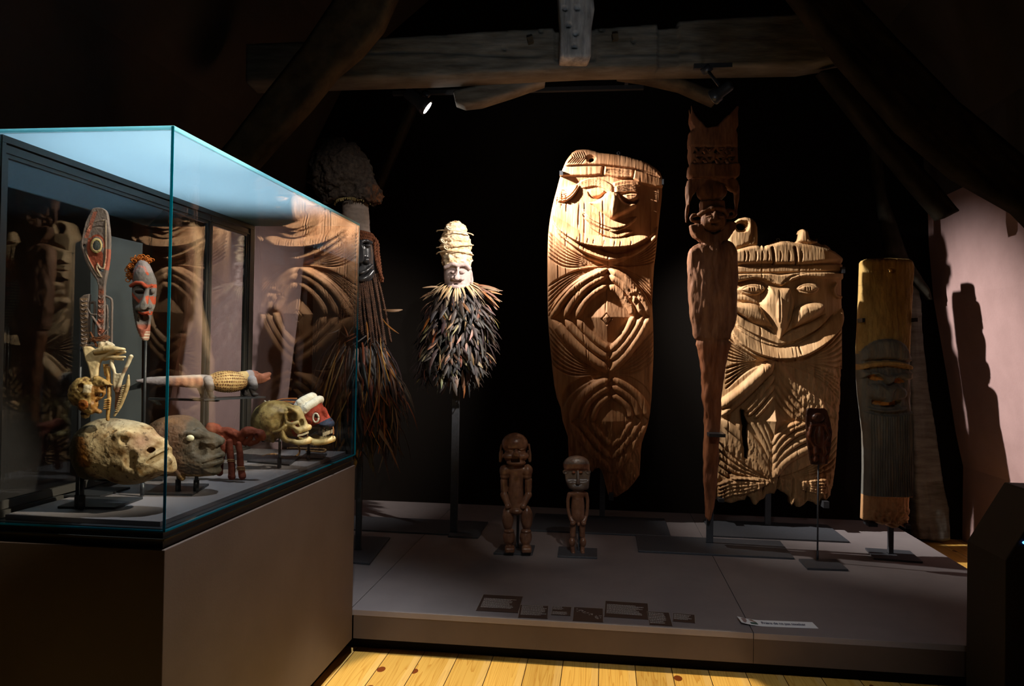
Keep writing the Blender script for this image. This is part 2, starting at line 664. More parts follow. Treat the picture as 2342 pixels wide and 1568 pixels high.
def solid(n, c):
    return np.tile(np.array(c, float), (n, 1))


def sm(a, b, x):
    t = np.clip((x - a) / (b - a), 0, 1)
    return t * t * (3 - 2 * t)


# ---------------------------------------------------------------- materials
def srgb(r, g, b):
    def f(c):
        c /= 255.0
        return c / 12.92 if c <= 0.04045 else ((c + 0.055) / 1.055) ** 2.4
    return (f(r), f(g), f(b))


MATS = {}


def mat(name, c1, c2=None, rough=0.6, scale=20.0, stretch=(1, 1, 1), bump=0.0, bscale=None, metal=0.0, paint=False, spec=0.4,
        detail=5.0, ramp=(0.35, 0.65), pits=0.0, coat=0.0):
    m = bpy.data.materials.new(name)
    m.use_nodes = True
    nt = m.node_tree
    N, L = nt.nodes, nt.links
    b = N['Principled BSDF']
    b.inputs['Roughness'].default_value = rough
    b.inputs['Metallic'].default_value = metal
    b.inputs['Specular IOR Level'].default_value = spec
    b.inputs['Coat Weight'].default_value = coat
    tc = N.new('ShaderNodeTexCoord')
    mp = N.new('ShaderNodeMapping')
    mp.inputs['Scale'].default_value = stretch
    L.new(tc.outputs['Object'], mp.inputs['Vector'])
    colout = None
    if c2 is not None:
        nz = N.new('ShaderNodeTexNoise')
        nz.inputs['Scale'].default_value = scale
        nz.inputs['Detail'].default_value = detail
        nz.inputs['Roughness'].default_value = 0.6
        L.new(mp.outputs[0], nz.inputs['Vector'])
        rp = N.new('ShaderNodeValToRGB')
        rp.color_ramp.elements[0].position = ramp[0]
        rp.color_ramp.elements[1].position = ramp[1]
        rp.color_ramp.elements[0].color = (*c1, 1)
        rp.color_ramp.elements[1].color = (*c2, 1)
        L.new(nz.outputs['Fac'], rp.inputs[0])
        colout = rp.outputs[0]
    if paint:
        at_ = N.new('ShaderNodeAttribute')
        at_.attribute_name = 'paint'
        if colout is not None:
            mx = N.new('ShaderNodeMix')
            mx.data_type = 'RGBA'
            mx.blend_type = 'MULTIPLY'
            mx.inputs[0].default_value = 1.0
            L.new(at_.outputs['Color'], mx.inputs[6])
            L.new(colout, mx.inputs[7])
            colout = mx.outputs[2]
        else:
            colout = at_.outputs['Color']
    if colout is not None:
        L.new(colout, b.inputs['Base Color'])
    else:
        b.inputs['Base Color'].default_value = (*c1, 1)
    if bump:
        n2 = N.new('ShaderNodeTexNoise')
        n2.inputs['Scale'].default_value = bscale or scale * 2
        n2.inputs['Detail'].default_value = 6
        L.new(mp.outputs[0], n2.inputs['Vector'])
        bp = N.new('ShaderNodeBump')
        bp.inputs['Strength'].default_value = bump
        bp.inputs['Distance'].default_value = 0.004
        L.new(n2.outputs['Fac'], bp.inputs['Height'])
        L.new(bp.outputs[0], b.inputs['Normal'])
    MATS[name] = m
    return m


def glass_mat(name, tint, f0=0.04):
    """thin clear pane: transparent, with Schlick reflection worked out from the angle of view"""
    m = bpy.data.materials.new(name)
    m.use_nodes = True
    nt = m.node_tree
    N, L = nt.nodes, nt.links
    N.remove(N['Principled BSDF'])
    out = N['Material Output']
    ge = N.new('ShaderNodeNewGeometry')
    dt = N.new('ShaderNodeVectorMath'); dt.operation = 'DOT_PRODUCT'
    L.new(ge.outputs['Normal'], dt.inputs[0]); L.new(ge.outputs['Incoming'], dt.inputs[1])
    ab = N.new('ShaderNodeMath'); ab.operation = 'ABSOLUTE'; L.new(dt.outputs['Value'], ab.inputs[0])
    om = N.new('ShaderNodeMath'); om.operation = 'SUBTRACT'; om.inputs[0].default_value = 1.0; L.new(ab.outputs[0], om.inputs[1])
    pw = N.new('ShaderNodeMath'); pw.operation = 'POWER'; L.new(om.outputs[0], pw.inputs[0]); pw.inputs[1].default_value = 5.0
    ml = N.new('ShaderNodeMath'); ml.operation = 'MULTIPLY_ADD'; L.new(pw.outputs[0], ml.inputs[0]); ml.inputs[1].default_value = 1 - f0; ml.inputs[2].default_value = f0
    tr = N.new('ShaderNodeBsdfTransparent'); tr.inputs[0].default_value = (*tint, 1)
    gl = N.new('ShaderNodeBsdfGlossy'); gl.inputs['Roughness'].default_value = 0.0
    gl.inputs['Color'].default_value = (0.95, 0.98, 1, 1)
    mx = N.new('ShaderNodeMixShader')
    L.new(ml.outputs[0], mx.inputs[0]); L.new(tr.outputs[0], mx.inputs[1]); L.new(gl.outputs[0], mx.inputs[2])
    L.new(mx.outputs[0], out.inputs['Surface'])
    MATS[name] = m
    return m


def emit_mat(name, c, s):
    m = bpy.data.materials.new(name)
    m.use_nodes = True
    b = m.node_tree.nodes['Principled BSDF']
    b.inputs['Base Color'].default_value = (*c, 1)
    b.inputs['Emission Color'].default_value = (*c, 1)
    b.inputs['Emission Strength'].default_value = s
    return m

# ================================================================ materials
M_FRAME = mat('grey_aluminium', srgb(78, 74, 70), rough=0.42, metal=0.3)
M_BLACK = mat('black_steel', srgb(38, 39, 42), srgb(46, 47, 50), rough=0.42, scale=60, bump=0.05, spec=0.5)
M_STEEL = mat('dark_stand_steel', srgb(62, 64, 69), srgb(72, 74, 80), rough=0.45, scale=80, bump=0.04, spec=0.5)
M_WALL = mat('mauve_plaster', srgb(164, 134, 131), srgb(172, 141, 138), rough=0.85, scale=6, bump=0.25, bscale=90, spec=0.1)
M_DARKWALL = mat('dark_plaster_and_shade', srgb(66, 60, 57), srgb(72, 66, 63), rough=0.9, scale=4, bump=0.2, bscale=60, spec=0.05)  # dark plaster of unseen walls; stands in for shade on side wall, slopes
M_PLAT = mat('taupe_painted_board', srgb(120, 112, 113), srgb(127, 119, 119), rough=0.55, scale=5, bump=0.05, bscale=200, spec=0.25)
M_RISER = mat('brown_painted_board', srgb(92, 79, 73), srgb(98, 85, 79), rough=0.6, scale=5, bump=0.05, bscale=200, spec=0.2)
M_RISER2 = mat('dark_brown_riser', srgb(78, 66, 58), srgb(84, 71, 63), rough=0.6, scale=5, spec=0.2)
M_TOE = mat('black_toe_board', srgb(22, 20, 19), rough=0.8, spec=0.1)
M_GLASS = glass_mat('clear_glass', (0.955, 0.975, 0.98))
M_GLASSD = glass_mat('door_glass', (0.93, 0.95, 0.955))


def edge_mat():
    m = bpy.data.materials.new('green_glass_edge')
    m.use_nodes = True
    N, L = m.node_tree.nodes, m.node_tree.links
    b = N['Principled BSDF']
    b.inputs['Base Color'].default_value = (*srgb(0, 128, 150), 1)
    b.inputs['Roughness'].default_value = 0.15
    t = N.new('ShaderNodeBsdfTranslucent')
    t.inputs[0].default_value = (*srgb(0, 120, 150), 1)
    x = N.new('ShaderNodeMixShader')
    x.inputs[0].default_value = 0.5
    L.new(b.outputs[0], x.inputs[1])
    L.new(t.outputs[0], x.inputs[2])
    L.new(x.outputs[0], N['Material Output'].inputs['Surface'])
    return m


def frost_mat():
    m = bpy.data.materials.new('frosted_top_glass')
    m.use_nodes = True
    N, L = m.node_tree.nodes, m.node_tree.links
    b = N['Principled BSDF']
    b.inputs['Base Color'].default_value = (*srgb(176, 208, 222), 1)
    b.inputs['Roughness'].default_value = 0.3
    t = N.new('ShaderNodeBsdfTranslucent')
    t.inputs[0].default_value = (*srgb(196, 218, 228), 1)
    x = N.new('ShaderNodeMixShader')
    x.inputs[0].default_value = 0.75
    L.new(b.outputs[0], x.inputs[1])
    L.new(t.outputs[0], x.inputs[2])
    L.new(x.outputs[0], N['Material Output'].inputs['Surface'])
    return m


M_EDGE = edge_mat()
M_FROST = frost_mat()
M_EDGET = frost_mat()
M_EDGET.name = 'lit_glass_edge'  # lit copy of the edge glass, piped light put into its colour
M_EDGET.node_tree.nodes['Principled BSDF'].inputs['Base Color'].default_value = (*srgb(190, 236, 240), 1)
M_EDGET.node_tree.nodes['Translucent BSDF'].inputs[0].default_value = (*srgb(186, 240, 245), 1)


def pine_mat():
    m = bpy.data.materials.new('pine_boards')
    m.use_nodes = True
    N, L = m.node_tree.nodes, m.node_tree.links
    b = N['Principled BSDF']
    b.inputs['Roughness'].default_value = 0.35
    tc = N.new('ShaderNodeTexCoord')
    sp = N.new('ShaderNodeSeparateXYZ')
    L.new(tc.outputs['Object'], sp.inputs[0])

    def math_(op, a, b_=None, c=None):
        n = N.new('ShaderNodeMath')
        n.operation = op
        for i, v in enumerate((a, b_, c)):
            if v is None:
                continue
            if isinstance(v, (int, float)):
                n.inputs[i].default_value = v
            else:
                L.new(v, n.inputs[i])
        return n.outputs[0]
    u = math_('MULTIPLY_ADD', sp.outputs['X'], 1 / 0.138, 3.04)
    fl = math_('FLOOR', u)
    fr = math_('FRACT', u)
    # offset every board lengthways, then stretch
    cb = N.new('ShaderNodeCombineXYZ')
    L.new(math_('MULTIPLY', sp.outputs['X'], 1.0), cb.inputs[0])
    L.new(math_('MULTIPLY_ADD', fl, 3.17, sp.outputs['Y']), cb.inputs[1])
    L.new(fl, cb.inputs[2])
    mp = N.new('ShaderNodeMapping')
    mp.inputs['Scale'].default_value = (13.0, 0.42, 1)
    L.new(cb.outputs[0], mp.inputs[0])
    nz = N.new('ShaderNodeTexNoise')
    nz.inputs['Scale'].default_value = 1.6
    nz.inputs['Detail'].default_value = 2
    L.new(mp.outputs[0], nz.inputs[0])
    ring = math_('FRACT', math_('MULTIPLY', nz.outputs['Fac'], 14.0))
    ringp = math_('POWER', ring, 4.0)
    # knots
    mk = N.new('ShaderNodeMapping')
    mk.inputs['Scale'].default_value = (9.0, 5.5, 1)
    L.new(cb.outputs[0], mk.inputs[0])
    vo = N.new('ShaderNodeTexVoronoi')
    vo.inputs['Scale'].default_value = 1.0
    L.new(mk.outputs[0], vo.inputs[0])
    vk = math_('LESS_THAN', vo.outputs['Distance'], 0.14)
    sc = N.new('ShaderNodeSeparateColor')
    L.new(vo.outputs['Color'], sc.inputs[0])
    knot = math_('MULTIPLY', vk, math_('GREATER_THAN', sc.outputs[0], 0.55))
    rp = N.new('ShaderNodeValToRGB')
    rp.color_ramp.elements[0].color = (*srgb(234, 188, 106), 1)
    rp.color_ramp.elements[1].color = (*srgb(206, 152, 78), 1)
    L.new(ringp, rp.inputs[0])
    wn = N.new('ShaderNodeTexWhiteNoise')
    wn.noise_dimensions = '1D'
    L.new(fl, wn.inputs['W'])
    hs = N.new('ShaderNodeHueSaturation')
    hs.inputs['Saturation'].default_value = 1.05
    L.new(math_('MULTIPLY_ADD', wn.outputs['Value'], 0.35, 0.82), hs.inputs['Value'])
    L.new(rp.outputs[0], hs.inputs['Color'])
    # sapwood streak along one side of each board
    mx0 = N.new('ShaderNodeMix'); mx0.data_type = 'RGBA'
    mx0.inputs[7].default_value = (*srgb(244, 206, 136), 1)
    L.new(math_('MULTIPLY', math_('GREATER_THAN', fr, 0.80), 0.35), mx0.inputs[0])
    L.new(hs.outputs[0], mx0.inputs[6])
    mx = N.new('ShaderNodeMix'); mx.data_type = 'RGBA'
    mx.inputs[7].default_value = (*srgb(120, 58, 22), 1)
    L.new(knot, mx.inputs[0])
    L.new(mx0.outputs[2], mx.inputs[6])
    gap = math_('LESS_THAN', math_('ABSOLUTE', math_('SUBTRACT', fr, 0.5)), 0.489)
    mg = N.new('ShaderNodeMix'); mg.data_type = 'RGBA'
    mg.inputs[6].default_value = (*srgb(60, 36, 16), 1)
    L.new(gap, mg.inputs[0])
    L.new(mx.outputs[2], mg.inputs[7])
    L.new(mg.outputs[2], b.inputs['Base Color'])
    return m


M_PINE = pine_mat()
M_TIMBER = mat('old_grey_oak', srgb(84, 80, 72), srgb(122, 120, 114), rough=0.8, scale=7, stretch=(0.5, 1, 3), bump=1.0, bscale=16, spec=0.15)
M_TIMBERD = mat('old_dark_oak', srgb(62, 54, 44), srgb(94, 84, 68), rough=0.85, scale=7, stretch=(1, 1, 1), bump=1.0, bscale=20, spec=0.1)


# ================================================================ setting
def struct(name, mb, m, label=None, smooth=False):
    o = mb.build(name, m, smooth=smooth)
    o['kind'] = 'structure'
    if label: o['label'] = label
    return o


struct('floor', MB().box(-4.5, 4.5, -1.5, 9.0, -0.05, 0.0), M_PINE, 'pine board floor')
PROF_W = [(2.374, -0.02), (2.375, .49), (2.350, .60), (2.325, .72), (2.271, 1.066), (2.178, 1.6), (2.144, 1.97), (2.139, 2.14), (2.132, 2.24)]
PROF_C = [(2.132, 2.24), (2.10, 2.6), (1.75, 3.3), (0.9, 4.0)]


def wall_mb(sgn, y0, y1, off=0.0, th=0.18, PROF=PROF_W):
    b = MB()
    P = [(sgn * (x + off), z) for x, z in PROF]
    Q = [(sgn * (x + off + th), z + 0.04) for x, z in PROF]
    n = len(P)
    v, f = [], []
    for y in (y0, y1):
        v += [(x, y, z) for x, z in P] + [(x, y, z) for x, z in Q]
    for i in range(n - 1):
        f += [(i, i + 1, 2 * n + i + 1, 2 * n + i), (n + i, n + i + 1, 3 * n + i + 1, 3 * n + i),
              (i, i + 1, n + i + 1, n + i), (2 * n + i, 2 * n + i + 1, 3 * n + i + 1, 3 * n + i)]
    f += [(0, n, 3 * n, 2 * n), (n - 1, 2 * n - 1, 4 * n - 1, 3 * n - 1)]
    return b.add(v, f)


struct('wall_right', wall_mb(1, -1.4, 5.44), M_WALL, 'mauve attic wall that leans inwards')
struct('wall_left', wall_mb(-1, 4.05, 6.6, off=0.12), M_WALL, 'mauve attic wall behind the far end of the glass case')
struct('wall_side', wall_mb(-1, -1.4, 4.048, off=0.12), M_DARKWALL, 'attic wall left of the glass case, coloured dark to stand for shade')  # continues wall_left; its shade is put into the colour
struct('ceiling_right', wall_mb(1, -1.4, 5.44, PROF=PROF_C), M_DARKWALL, 'dark sloping attic ceiling on the right')  # both slopes: light fading above the walls is put into the colour
struct('ceiling_left', wall_mb(-1, -1.4, 6.6, off=0.12, PROF=PROF_C), M_DARKWALL, 'dark sloping attic ceiling on the left')
M_SCREEN = mat('matt_black_screen', srgb(26, 23, 21), rough=0.95, spec=0.0)
struct('wall_back', MB().box(-4.3, 4.3, 7.6, 7.8, 0, 4.3), M_DARKWALL, 'unlit dark wall at the back')
struct('wall_partition', MB().box(-2.15, 2.75, 5.46, 5.54, 0, 4.0), M_SCREEN, 'matt black partition right behind the platform')
struct('wall_front', MB().box(-4.3, 4.3, -1.5, -1.35, 0, 4.3), M_DARKWALL)
struct('ceiling', MB().box(-4.3, 4.3, -1.4, 7.8, 4.02, 4.2), M_DARKWALL)

# ---------------------------------------------------------------- platform
PX0, PX1, PY0, PY1, PZ = -2.44, 1.785, 2.95, 5.10, 0.173
plat = empty('display_platform', (0.0, PY0, 0.0), 'low taupe platform that carries the standing carvings and masks', 'platform')


def wb(name, m, parent, args, bevel=0.0):
    """box given in world coordinates, parented to an Empty that has only a location"""
    L = parent.matrix_world.translation
    x0, x1, y0, y1, z0, z1 = args
    return MB().box(x0 - L[0], x1 - L[0], y0 - L[1], y1 - L[1], z0 - L[2], z1 - L[2]).build(name, m, parent, bevel=bevel)


bpy.context.view_layer.update()
SE = [PX0, -0.985, 0.563, PX1]
for i in range(3):
    wb('deck_panel', M_PLAT, plat, (SE[i] + (0.0012 if i else 0), SE[i + 1] - (0.0012 if i < 2 else 0), PY0, PY1, 0.150, PZ), bevel=0.0015)
wb('riser', M_RISER2, plat, (-0.9705, 0.562, PY0 + 0.001, PY0 + 0.02, 0.06, 0.1498))
wb('riser', M_RISER2, plat, (0.564, PX1, PY0 + 0.001, PY0 + 0.02, 0.06, 0.1498))
wb('side_riser', M_RISER, plat, (PX1 - 0.02, PX1 - 0.001, PY0 + 0.0205, PY1, 0.06, 0.1498))
wb('toe_board', M_TOE, plat, (PX0, PX1 - 0.05, PY0 + 0.068, PY1 - 0.05, 0.001, 0.1495))

# ---------------------------------------------------------------- glass case
CX0, CX1, CY0, CY1 = -1.425, -0.972, 1.619, 2.94
case = empty('display_case', ((CX0 + CX1) / 2, (CY0 + CY1) / 2, 0.0), 'glass display case on a brown pedestal with a pale blue lit top', 'display case')
bpy.context.view_layer.update()
ZP, ZD, ZT = 0.752, 0.800, 1.697
wb('pedestal', M_RISER, case, (CX0, CX1, CY0, CY1, 0.06, ZP - 0.008), bevel=0.002)
wb('plinth', M_TOE, case, (CX0 + 0.045, CX1 - 0.045, CY0 + 0.045, CY1 - 0.045, 0.001, 0.06))
wb('base_tray', M_BLACK, case, (CX0 + 0.012, CX1 - 0.012, CY0 + 0.012, CY1 - 0.012, ZP - 0.008, ZD - 0.012))
wb('tray_lip', M_FRAME, case, (CX0 + 0.004, CX1 - 0.004, CY0 + 0.004, CY1 - 0.004, ZP + 0.010, ZP + 0.014))
wb('case_deck', M_PLAT, case, (CX0 + 0.035, CX1 - 0.030, CY0 + 0.030, CY1 - 0.030, ZD - 0.012, ZD), bevel=0.001)
T = 0.008
GB = 0.785
wb('glass_pane', M_GLASS, case, (CX0 + 0.02, CX1 - T - 0.0008, CY0, CY0 + T, GB + 0.002, ZT - T - 0.001))
wb('glass_pane', M_GLASS, case, (CX1 - T, CX1, CY0 + 0.0008, CY1 - 0.0008, GB + 0.002, ZT - T - 0.001))
wb('glass_pane', M_GLASS, case, (CX0 + 0.02, CX1 - T - 0.0008, CY1 - T, CY1, GB + 0.002, ZT - T - 0.001))
wb('top_pane', M_FROST, case, (CX0 + 0.004, CX1 - 0.004, CY0 + 0.004, CY1 - 0.004, ZT - T, ZT))
ge = MB()
L0 = case.matrix_world.translation


def gebox(x0, x1, y0, y1, z0, z1):
    ge.box(x0 - L0[0], x1 - L0[0], y0 - L0[1], y1 - L0[1], z0 - L0[2], z1 - L0[2])


gebox(CX1 - T * 0.7, CX1 + 0.0006, CY0 - 0.0006, CY0 + 0.0010, GB, ZT - 0.001)
gebox(CX1 - T * 0.7, CX1 + 0.0006, CY1 - 0.0010, CY1 + 0.0006, GB, ZT - 0.001)
ge_side = ge
ge = MB()
gebox(CX0, CX1, CY0 - 0.0005, CY0 + 0.0038, ZT - T, ZT + 0.0002)
gebox(CX1 - 0.0038, CX1 + 0.0005, CY0, CY1, ZT - T, ZT + 0.0002)
gebox(CX0, CX1, CY1 - 0.0038, CY1 + 0.0005, ZT - T, ZT + 0.0002)
ge.build('top_edge', M_EDGET, case)['label'] = 'bright pale cyan edge of the top pane'
ge = ge_side
gebox(CX0, CX1, CY0 - 0.0004, CY0 + T, GB - 0.0015, GB + 0.0018)
gebox(CX1 - T, CX1 + 0.0004, CY0 + T, CY1, GB - 0.0015, GB + 0.0018)
ge.build('glass_edge', M_EDGE, case)['label'] = 'glowing green-blue edges of the glass'
# sliding doors at the back
X0, X1 = CX0, CX0 + 0.022
yA = on_x(480, 800, X1)[1]
yB = on_x(566, 800, X1)[1]
wb('door_frame', M_FRAME, case, (X0, X1, CY0 + 0.010, CY1 - 0.010, ZT - T - 0.017, ZT - T - 0.001))
wb('door_frame', M_FRAME, case, (X0, X1, CY0 + 0.010, CY1 - 0.010, ZD - 0.01, ZD + 0.006))
wb('door_frame', M_FRAME, case, (X0, X1, CY0 + 0.010, CY0 + 0.022, ZD + 0.006, ZT - T - 0.018))
wb('door_frame', M_FRAME, case, (X0, X1, CY1 - 0.045, CY1 - 0.010, ZD + 0.006, ZT - T - 0.018))
for (a, b, xo) in ((CY0 + 0.024, yA - 0.002, 0.0), (yA + 0.002, CY1 - 0.047, -0.0)):
    xx0, xx1 = X0 + 0.004 + xo, X0 + 0.016 + xo
    zt, zb = ZT - T - 0.020, ZD + 0.008
    d = MB()
    for bx in ((xx0, xx1, a, b, zt - 0.030, zt), (xx0, xx1, a, b, zb, zb + 0.02), (xx0, xx1, a, a + 0.012, zb + 0.02, zt - 0.03), (xx0, xx1, b - 0.022, b, zb + 0.02, zt - 0.03),
               (xx0 + 0.012, xx1 + 0.004, a, b, zt - 0.020, zt - 0.016), (xx0 + 0.012, xx1 + 0.004, b - 0.012, b - 0.009, zb + 0.02, zt - 0.02)):
        d.box(bx[0] - L0[0], bx[1] - L0[0], bx[2] - L0[1], bx[3] - L0[1], bx[4], bx[5])
    dd = d.build('sliding_door', M_FRAME, case)
    g = MB().box(xx0 + 0.003 - L0[0], xx0 + 0.008 - L0[0], a + 0.0125 - L0[1], b - 0.0225 - L0[1], zb + 0.0205, zt - 0.0305).build('door_glass', M_GLASSD, dd)

# ================================================================ roof timbers
def timber(name, poly, D, thick, label, cat, m=None, seed=0, turn=0, step=7.0, grain=(1, 0), amp=1.6, cuts=None, groove=True, rnd=7):
    R = Relief(poly, step=step)
    c, s = grain
    u = (R.x * c + R.y * s)
    v = (-R.x * s + R.y * c)
    R.h += amp * fbm(u / 60, v / 9, seed=seed) + amp * 0.8 * fbm(u / 160, v / 40, seed=seed + 3)
    R.edge(rnd)
    if cuts: cuts(R)
    P = R.poly
    fr_ = Frame(P[:, 0].mean(), P[:, 1].max(), D, turn)
    o = R.build(name, m or M_TIMBER, fr_, thick)
    return tag(o, label, cat)


def tie_cuts(R):
    R.area([(1268, 50), (1362, 50), (1362, 140), (1268, 140)], -6, 2, mode='add', smoothpoly=0)
    R.area([(1505, 40), (1553, 40), (1553, 170), (1505, 150)], -8, 2, mode='add', smoothpoly=0)
    for (x, y) in ((1152, 112), (1236, 70), (1448, 93), (1375, 66)):
        R.area([(x - 4, y - 4), (x + 4, y - 4), (x + 4, y + 4), (x - 4, y + 4)], -10, 3, mode='add')
    R.groove([(800, 122), (980, 118), (1190, 128), (1262, 126)], 4, 6)
    R.groove([(1360, 126), (1500, 122), (1640, 118)], 3, 5)


TD = 4.05
M_OAKSHADE = mat('shaded_dark_oak', srgb(34, 31, 26), srgb(54, 50, 42), rough=0.9, scale=7, bump=0.8, bscale=20, spec=0.05)  # darker copy of the oak, shade of the dim timbers put into colour
tie = timber('tie_beam', [(560, 98), (700, 92), (800, 88), (1000, 76), (1266, 61), (1268, 68), (1362, 62), (1505, 52), (1508, 60), (1550, 58), (1552, 45), (1700, 36), (1870, 26), (1960, 52),
              (1960, 128), (1850, 146), (1640, 150), (1500, 152), (1360, 154), (1266, 158), (1000, 172), (800, 178), (560, 186)], TD, 85,
             'grey horizontal tie beam across the top with square pegs', 'roof beam', seed=3, cuts=tie_cuts, step=4.0)
fr1 = Frame(1315, 130, TD - 0.03)
for (x, y, a) in ((1213, 92, 30), (1407, 85, 38)):
    b = MB()
    c, s = math.cos(math.radians(a)) * 9, math.sin(math.radians(a)) * 9
    b.prism([(x + c, y + s), (x - s, y + c), (x - c, y - s), (x + s, y - c)], -6, 10)
    b.V = [(v[0], v[1], v[2]) for v in b.V]
    o = b.build('wooden_peg', M_TIMBERD, None, None, frame=fr1)
    o.parent = tie
    o.matrix_world = fr1.M
timber('king_post', [(1277, -30), (1356, -30), (1360, 20), (1354, 60), (1352, 126), (1346, 131), (1288, 130), (1281, 128), (1283, 60), (1280, 20)], TD - 0.16, 58,
       'pale weathered vertical post crossing the middle of the beam', 'roof post', m=mat('pale_weathered_oak', srgb(110, 112, 114), srgb(190, 192, 194), rough=0.85, scale=9, stretch=(2, 1, 0.4), bump=1.0, bscale=18, spec=0.15),
       seed=9, grain=(0, 1), step=3.0, amp=2.2, cuts=lambda R: [R.area([(x - 5, y - 5), (x + 5, y - 5), (x + 5, y + 5), (x - 5, y + 5)], -14, 4, mode='add') for x, y in ((1292, 20), (1317, 77), (1300, 58), (1314, 106), (1320, 18))])
timber('rafter', [(778, -30), (905, -30), (870, 50), (820, 110), (760, 160), (700, 235), (640, 300), (560, 390), (430, 520), (330, 520), (430, 420), (520, 320), (600, 215), (690, 100)], 3.7, 60,
       'dark slanting rafter at upper left behind the case', 'rafter', m=M_TIMBERD, seed=14, grain=(0.72, -0.7), step=6)
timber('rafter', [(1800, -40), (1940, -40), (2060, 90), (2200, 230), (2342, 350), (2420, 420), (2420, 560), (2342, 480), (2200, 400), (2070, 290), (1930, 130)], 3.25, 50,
       'dark slanting rafter at upper right', 'rafter', m=M_OAKSHADE, seed=15, grain=(0.72, 0.7), step=6)
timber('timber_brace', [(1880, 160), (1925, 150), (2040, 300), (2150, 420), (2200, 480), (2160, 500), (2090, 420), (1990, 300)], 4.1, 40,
       'thin dark brace running below the upper right rafter', 'roof brace', m=M_OAKSHADE, seed=16, grain=(0.68, 0.72), step=5)
timber('timber_brace', [(1035, 205), (1100, 190), (1245, 176), (1250, 182), (1175, 208), (1100, 232), (1062, 236), (1040, 228)], 4.27, 55,
       'curved brace under the left half of the tie beam', 'roof brace', seed=17, grain=(0.97, -0.2), step=3.5)
timber('timber_brace', [(1398, 166), (1470, 164), (1560, 176), (1640, 205), (1640, 232), (1560, 196), (1480, 178)], 4.27, 50,
       'curved brace under the right half of the tie beam', 'roof brace', m=M_TIMBERD, seed=18, grain=(0.97, 0.2), step=4)
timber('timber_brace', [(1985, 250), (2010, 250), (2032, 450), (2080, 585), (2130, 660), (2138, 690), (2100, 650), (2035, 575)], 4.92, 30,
       'thin slanting strut rising behind the bearded yellow post', 'roof brace', m=M_OAKSHADE, seed=19, grain=(0.3, 0.95), step=4)
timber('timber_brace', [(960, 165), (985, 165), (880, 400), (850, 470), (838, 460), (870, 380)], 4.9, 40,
       'dim strut behind the dark feathered mask headdress', 'roof brace', m=M_OAKSHADE, seed=21, grain=(-0.4, 0.9), step=5)
timber('timber_post', [(2094, 600), (2110, 690), (2117, 800), (2130, 900), (2146, 1000), (2158, 1080), (2172, 1160), (2177, 1236), (2150, 1239), (2105, 1233), (2098, 1200), (2096, 1120), (2090, 1000), (2084, 860), (2080, 700), (2078, 600)], 4.98, 40,
       'gnarled grey timber post standing behind the bearded carving', 'timber post', seed=22, grain=(0.1, 1), step=3.0, amp=2.5)
# unseen beam, added to cut the floor spot's light short of the platform
b = MB().box(-2.2, 2.2, 2.486, 2.66, 2.60, 2.82)
tag(b.build('floor_spot_blocker', M_TIMBERD, bevel=0.01), 'unseen cross beam added above the aisle to cut off the floor spot', 'roof beam')


# ================================================================ track lamps
def lamp(label, pos, tgt, power, angle, color, blend, face=0.044, length=0.15, emit=60.0, core=None):
    p, t = Vector(pos), Vector(tgt)
    d = (t - p).normalized()
    M = Matrix.Translation(p) @ d.to_track_quat('-Z', 'Y').to_matrix().to_4x4()
    root = empty('track_spotlight', M, label, 'spotlight', 'ceiling track spotlights')
    bpy.context.view_layer.update()
    MB().lathe([(face * 0.55, 0.008 + length), (face * 0.8, 0.006 + length * 0.93), (face * 0.85, length * 0.4), (face * 1.12, 0.03), (face * 1.2, 0.001), (face * 1.12, -0.002), (face * 1.02, 0.0)], 28).build('lamp_head', mat_lamp, root, smooth=True)
    MB().lathe([(face * 1.0, 0.004), (face * 1.0, 0.0005), (face * 0.6, -0.001), (0.002, -0.0015)], 28).build('lens', emit_mat('lamp_lens', color, emit), root, smooth=True)
    inv = M.inverted()
    top = Vector((pos[0] - 0.02, pos[1] + 0.055, 2.72 if pos[2] > 2.4 else 2.425))
    a = inv @ top
    MB().tube([(0, 0, length * 0.6), tuple(Vector((0, 0, length * 0.6)).lerp(a, 0.5)), tuple(a)], 0.007, 8).build('arm', mat_lamp, root, smooth=True)
    MB().lathe([(0.017, -0.02), (0.02, 0.0), (0.017, 0.02)], 16, o=tuple(a)).build('swivel', mat_lamp, root, smooth=True)
    # the light itself sits just in front of the lens
    spot('lamp_light', p + d * 0.012, p + d, power, angle, blend, 0.02, color, root)
    if core:
        spot('lamp_beam', p + d * 0.012, core[0], core[1], core[2], 1.0, 0.015, (1.0, 0.95, 0.9), root)
    return root


mat_lamp = mat('satin_grey_lamp', srgb(58, 60, 64), rough=0.35, metal=0.4)
lamp('lit track spotlight left of centre, its bright lens seen edge on', LAMP1, (0.68, 4.72, 1.35), 150, 52, (1.0, 0.93, 0.84), 0.5, core=((1.0, 4.83, 1.40), 840, 46))
lamp('dark grey track spotlight above the tall slender totem', LAMP2, (-0.95, 4.25, 1.5), 360, 48, (1.0, 0.91, 0.82), 0.9, emit=30, face=0.028, length=0.085)
tk = tag(MB().box(0.36, 0.52, 3.342, 3.368, 2.428, 2.448).build('lighting_track', M_BLACK), 'small black lamp mount below the tie beam above the totem', 'lighting track')
for hx in (0.40,):
    MB().tube([(hx, 3.365, 2.44), (hx * 1.2, 4.07, 2.685)], 0.006, 8).build('bracket', M_BLACK, tk)
tr = MB().box(-1.3, 0.2, 4.50, 4.53, 2.742, 2.765)
tk = tag(tr.build('lighting_track', M_BLACK), 'long dark lighting track behind the left half of the tie beam', 'lighting track')
for hx in (-1.2, 0.1):
    MB().box(hx - .01, hx + .01, 4.20, 4.515, 2.7655, 2.775).build('bracket', M_BLACK, tk)

# ================================================================ carved boards
def zz(ox, oy, s):
    return lambda *p: [(ox + p[i] / s, oy + p[i + 1] / s) for i in range(0, len(p), 2)]


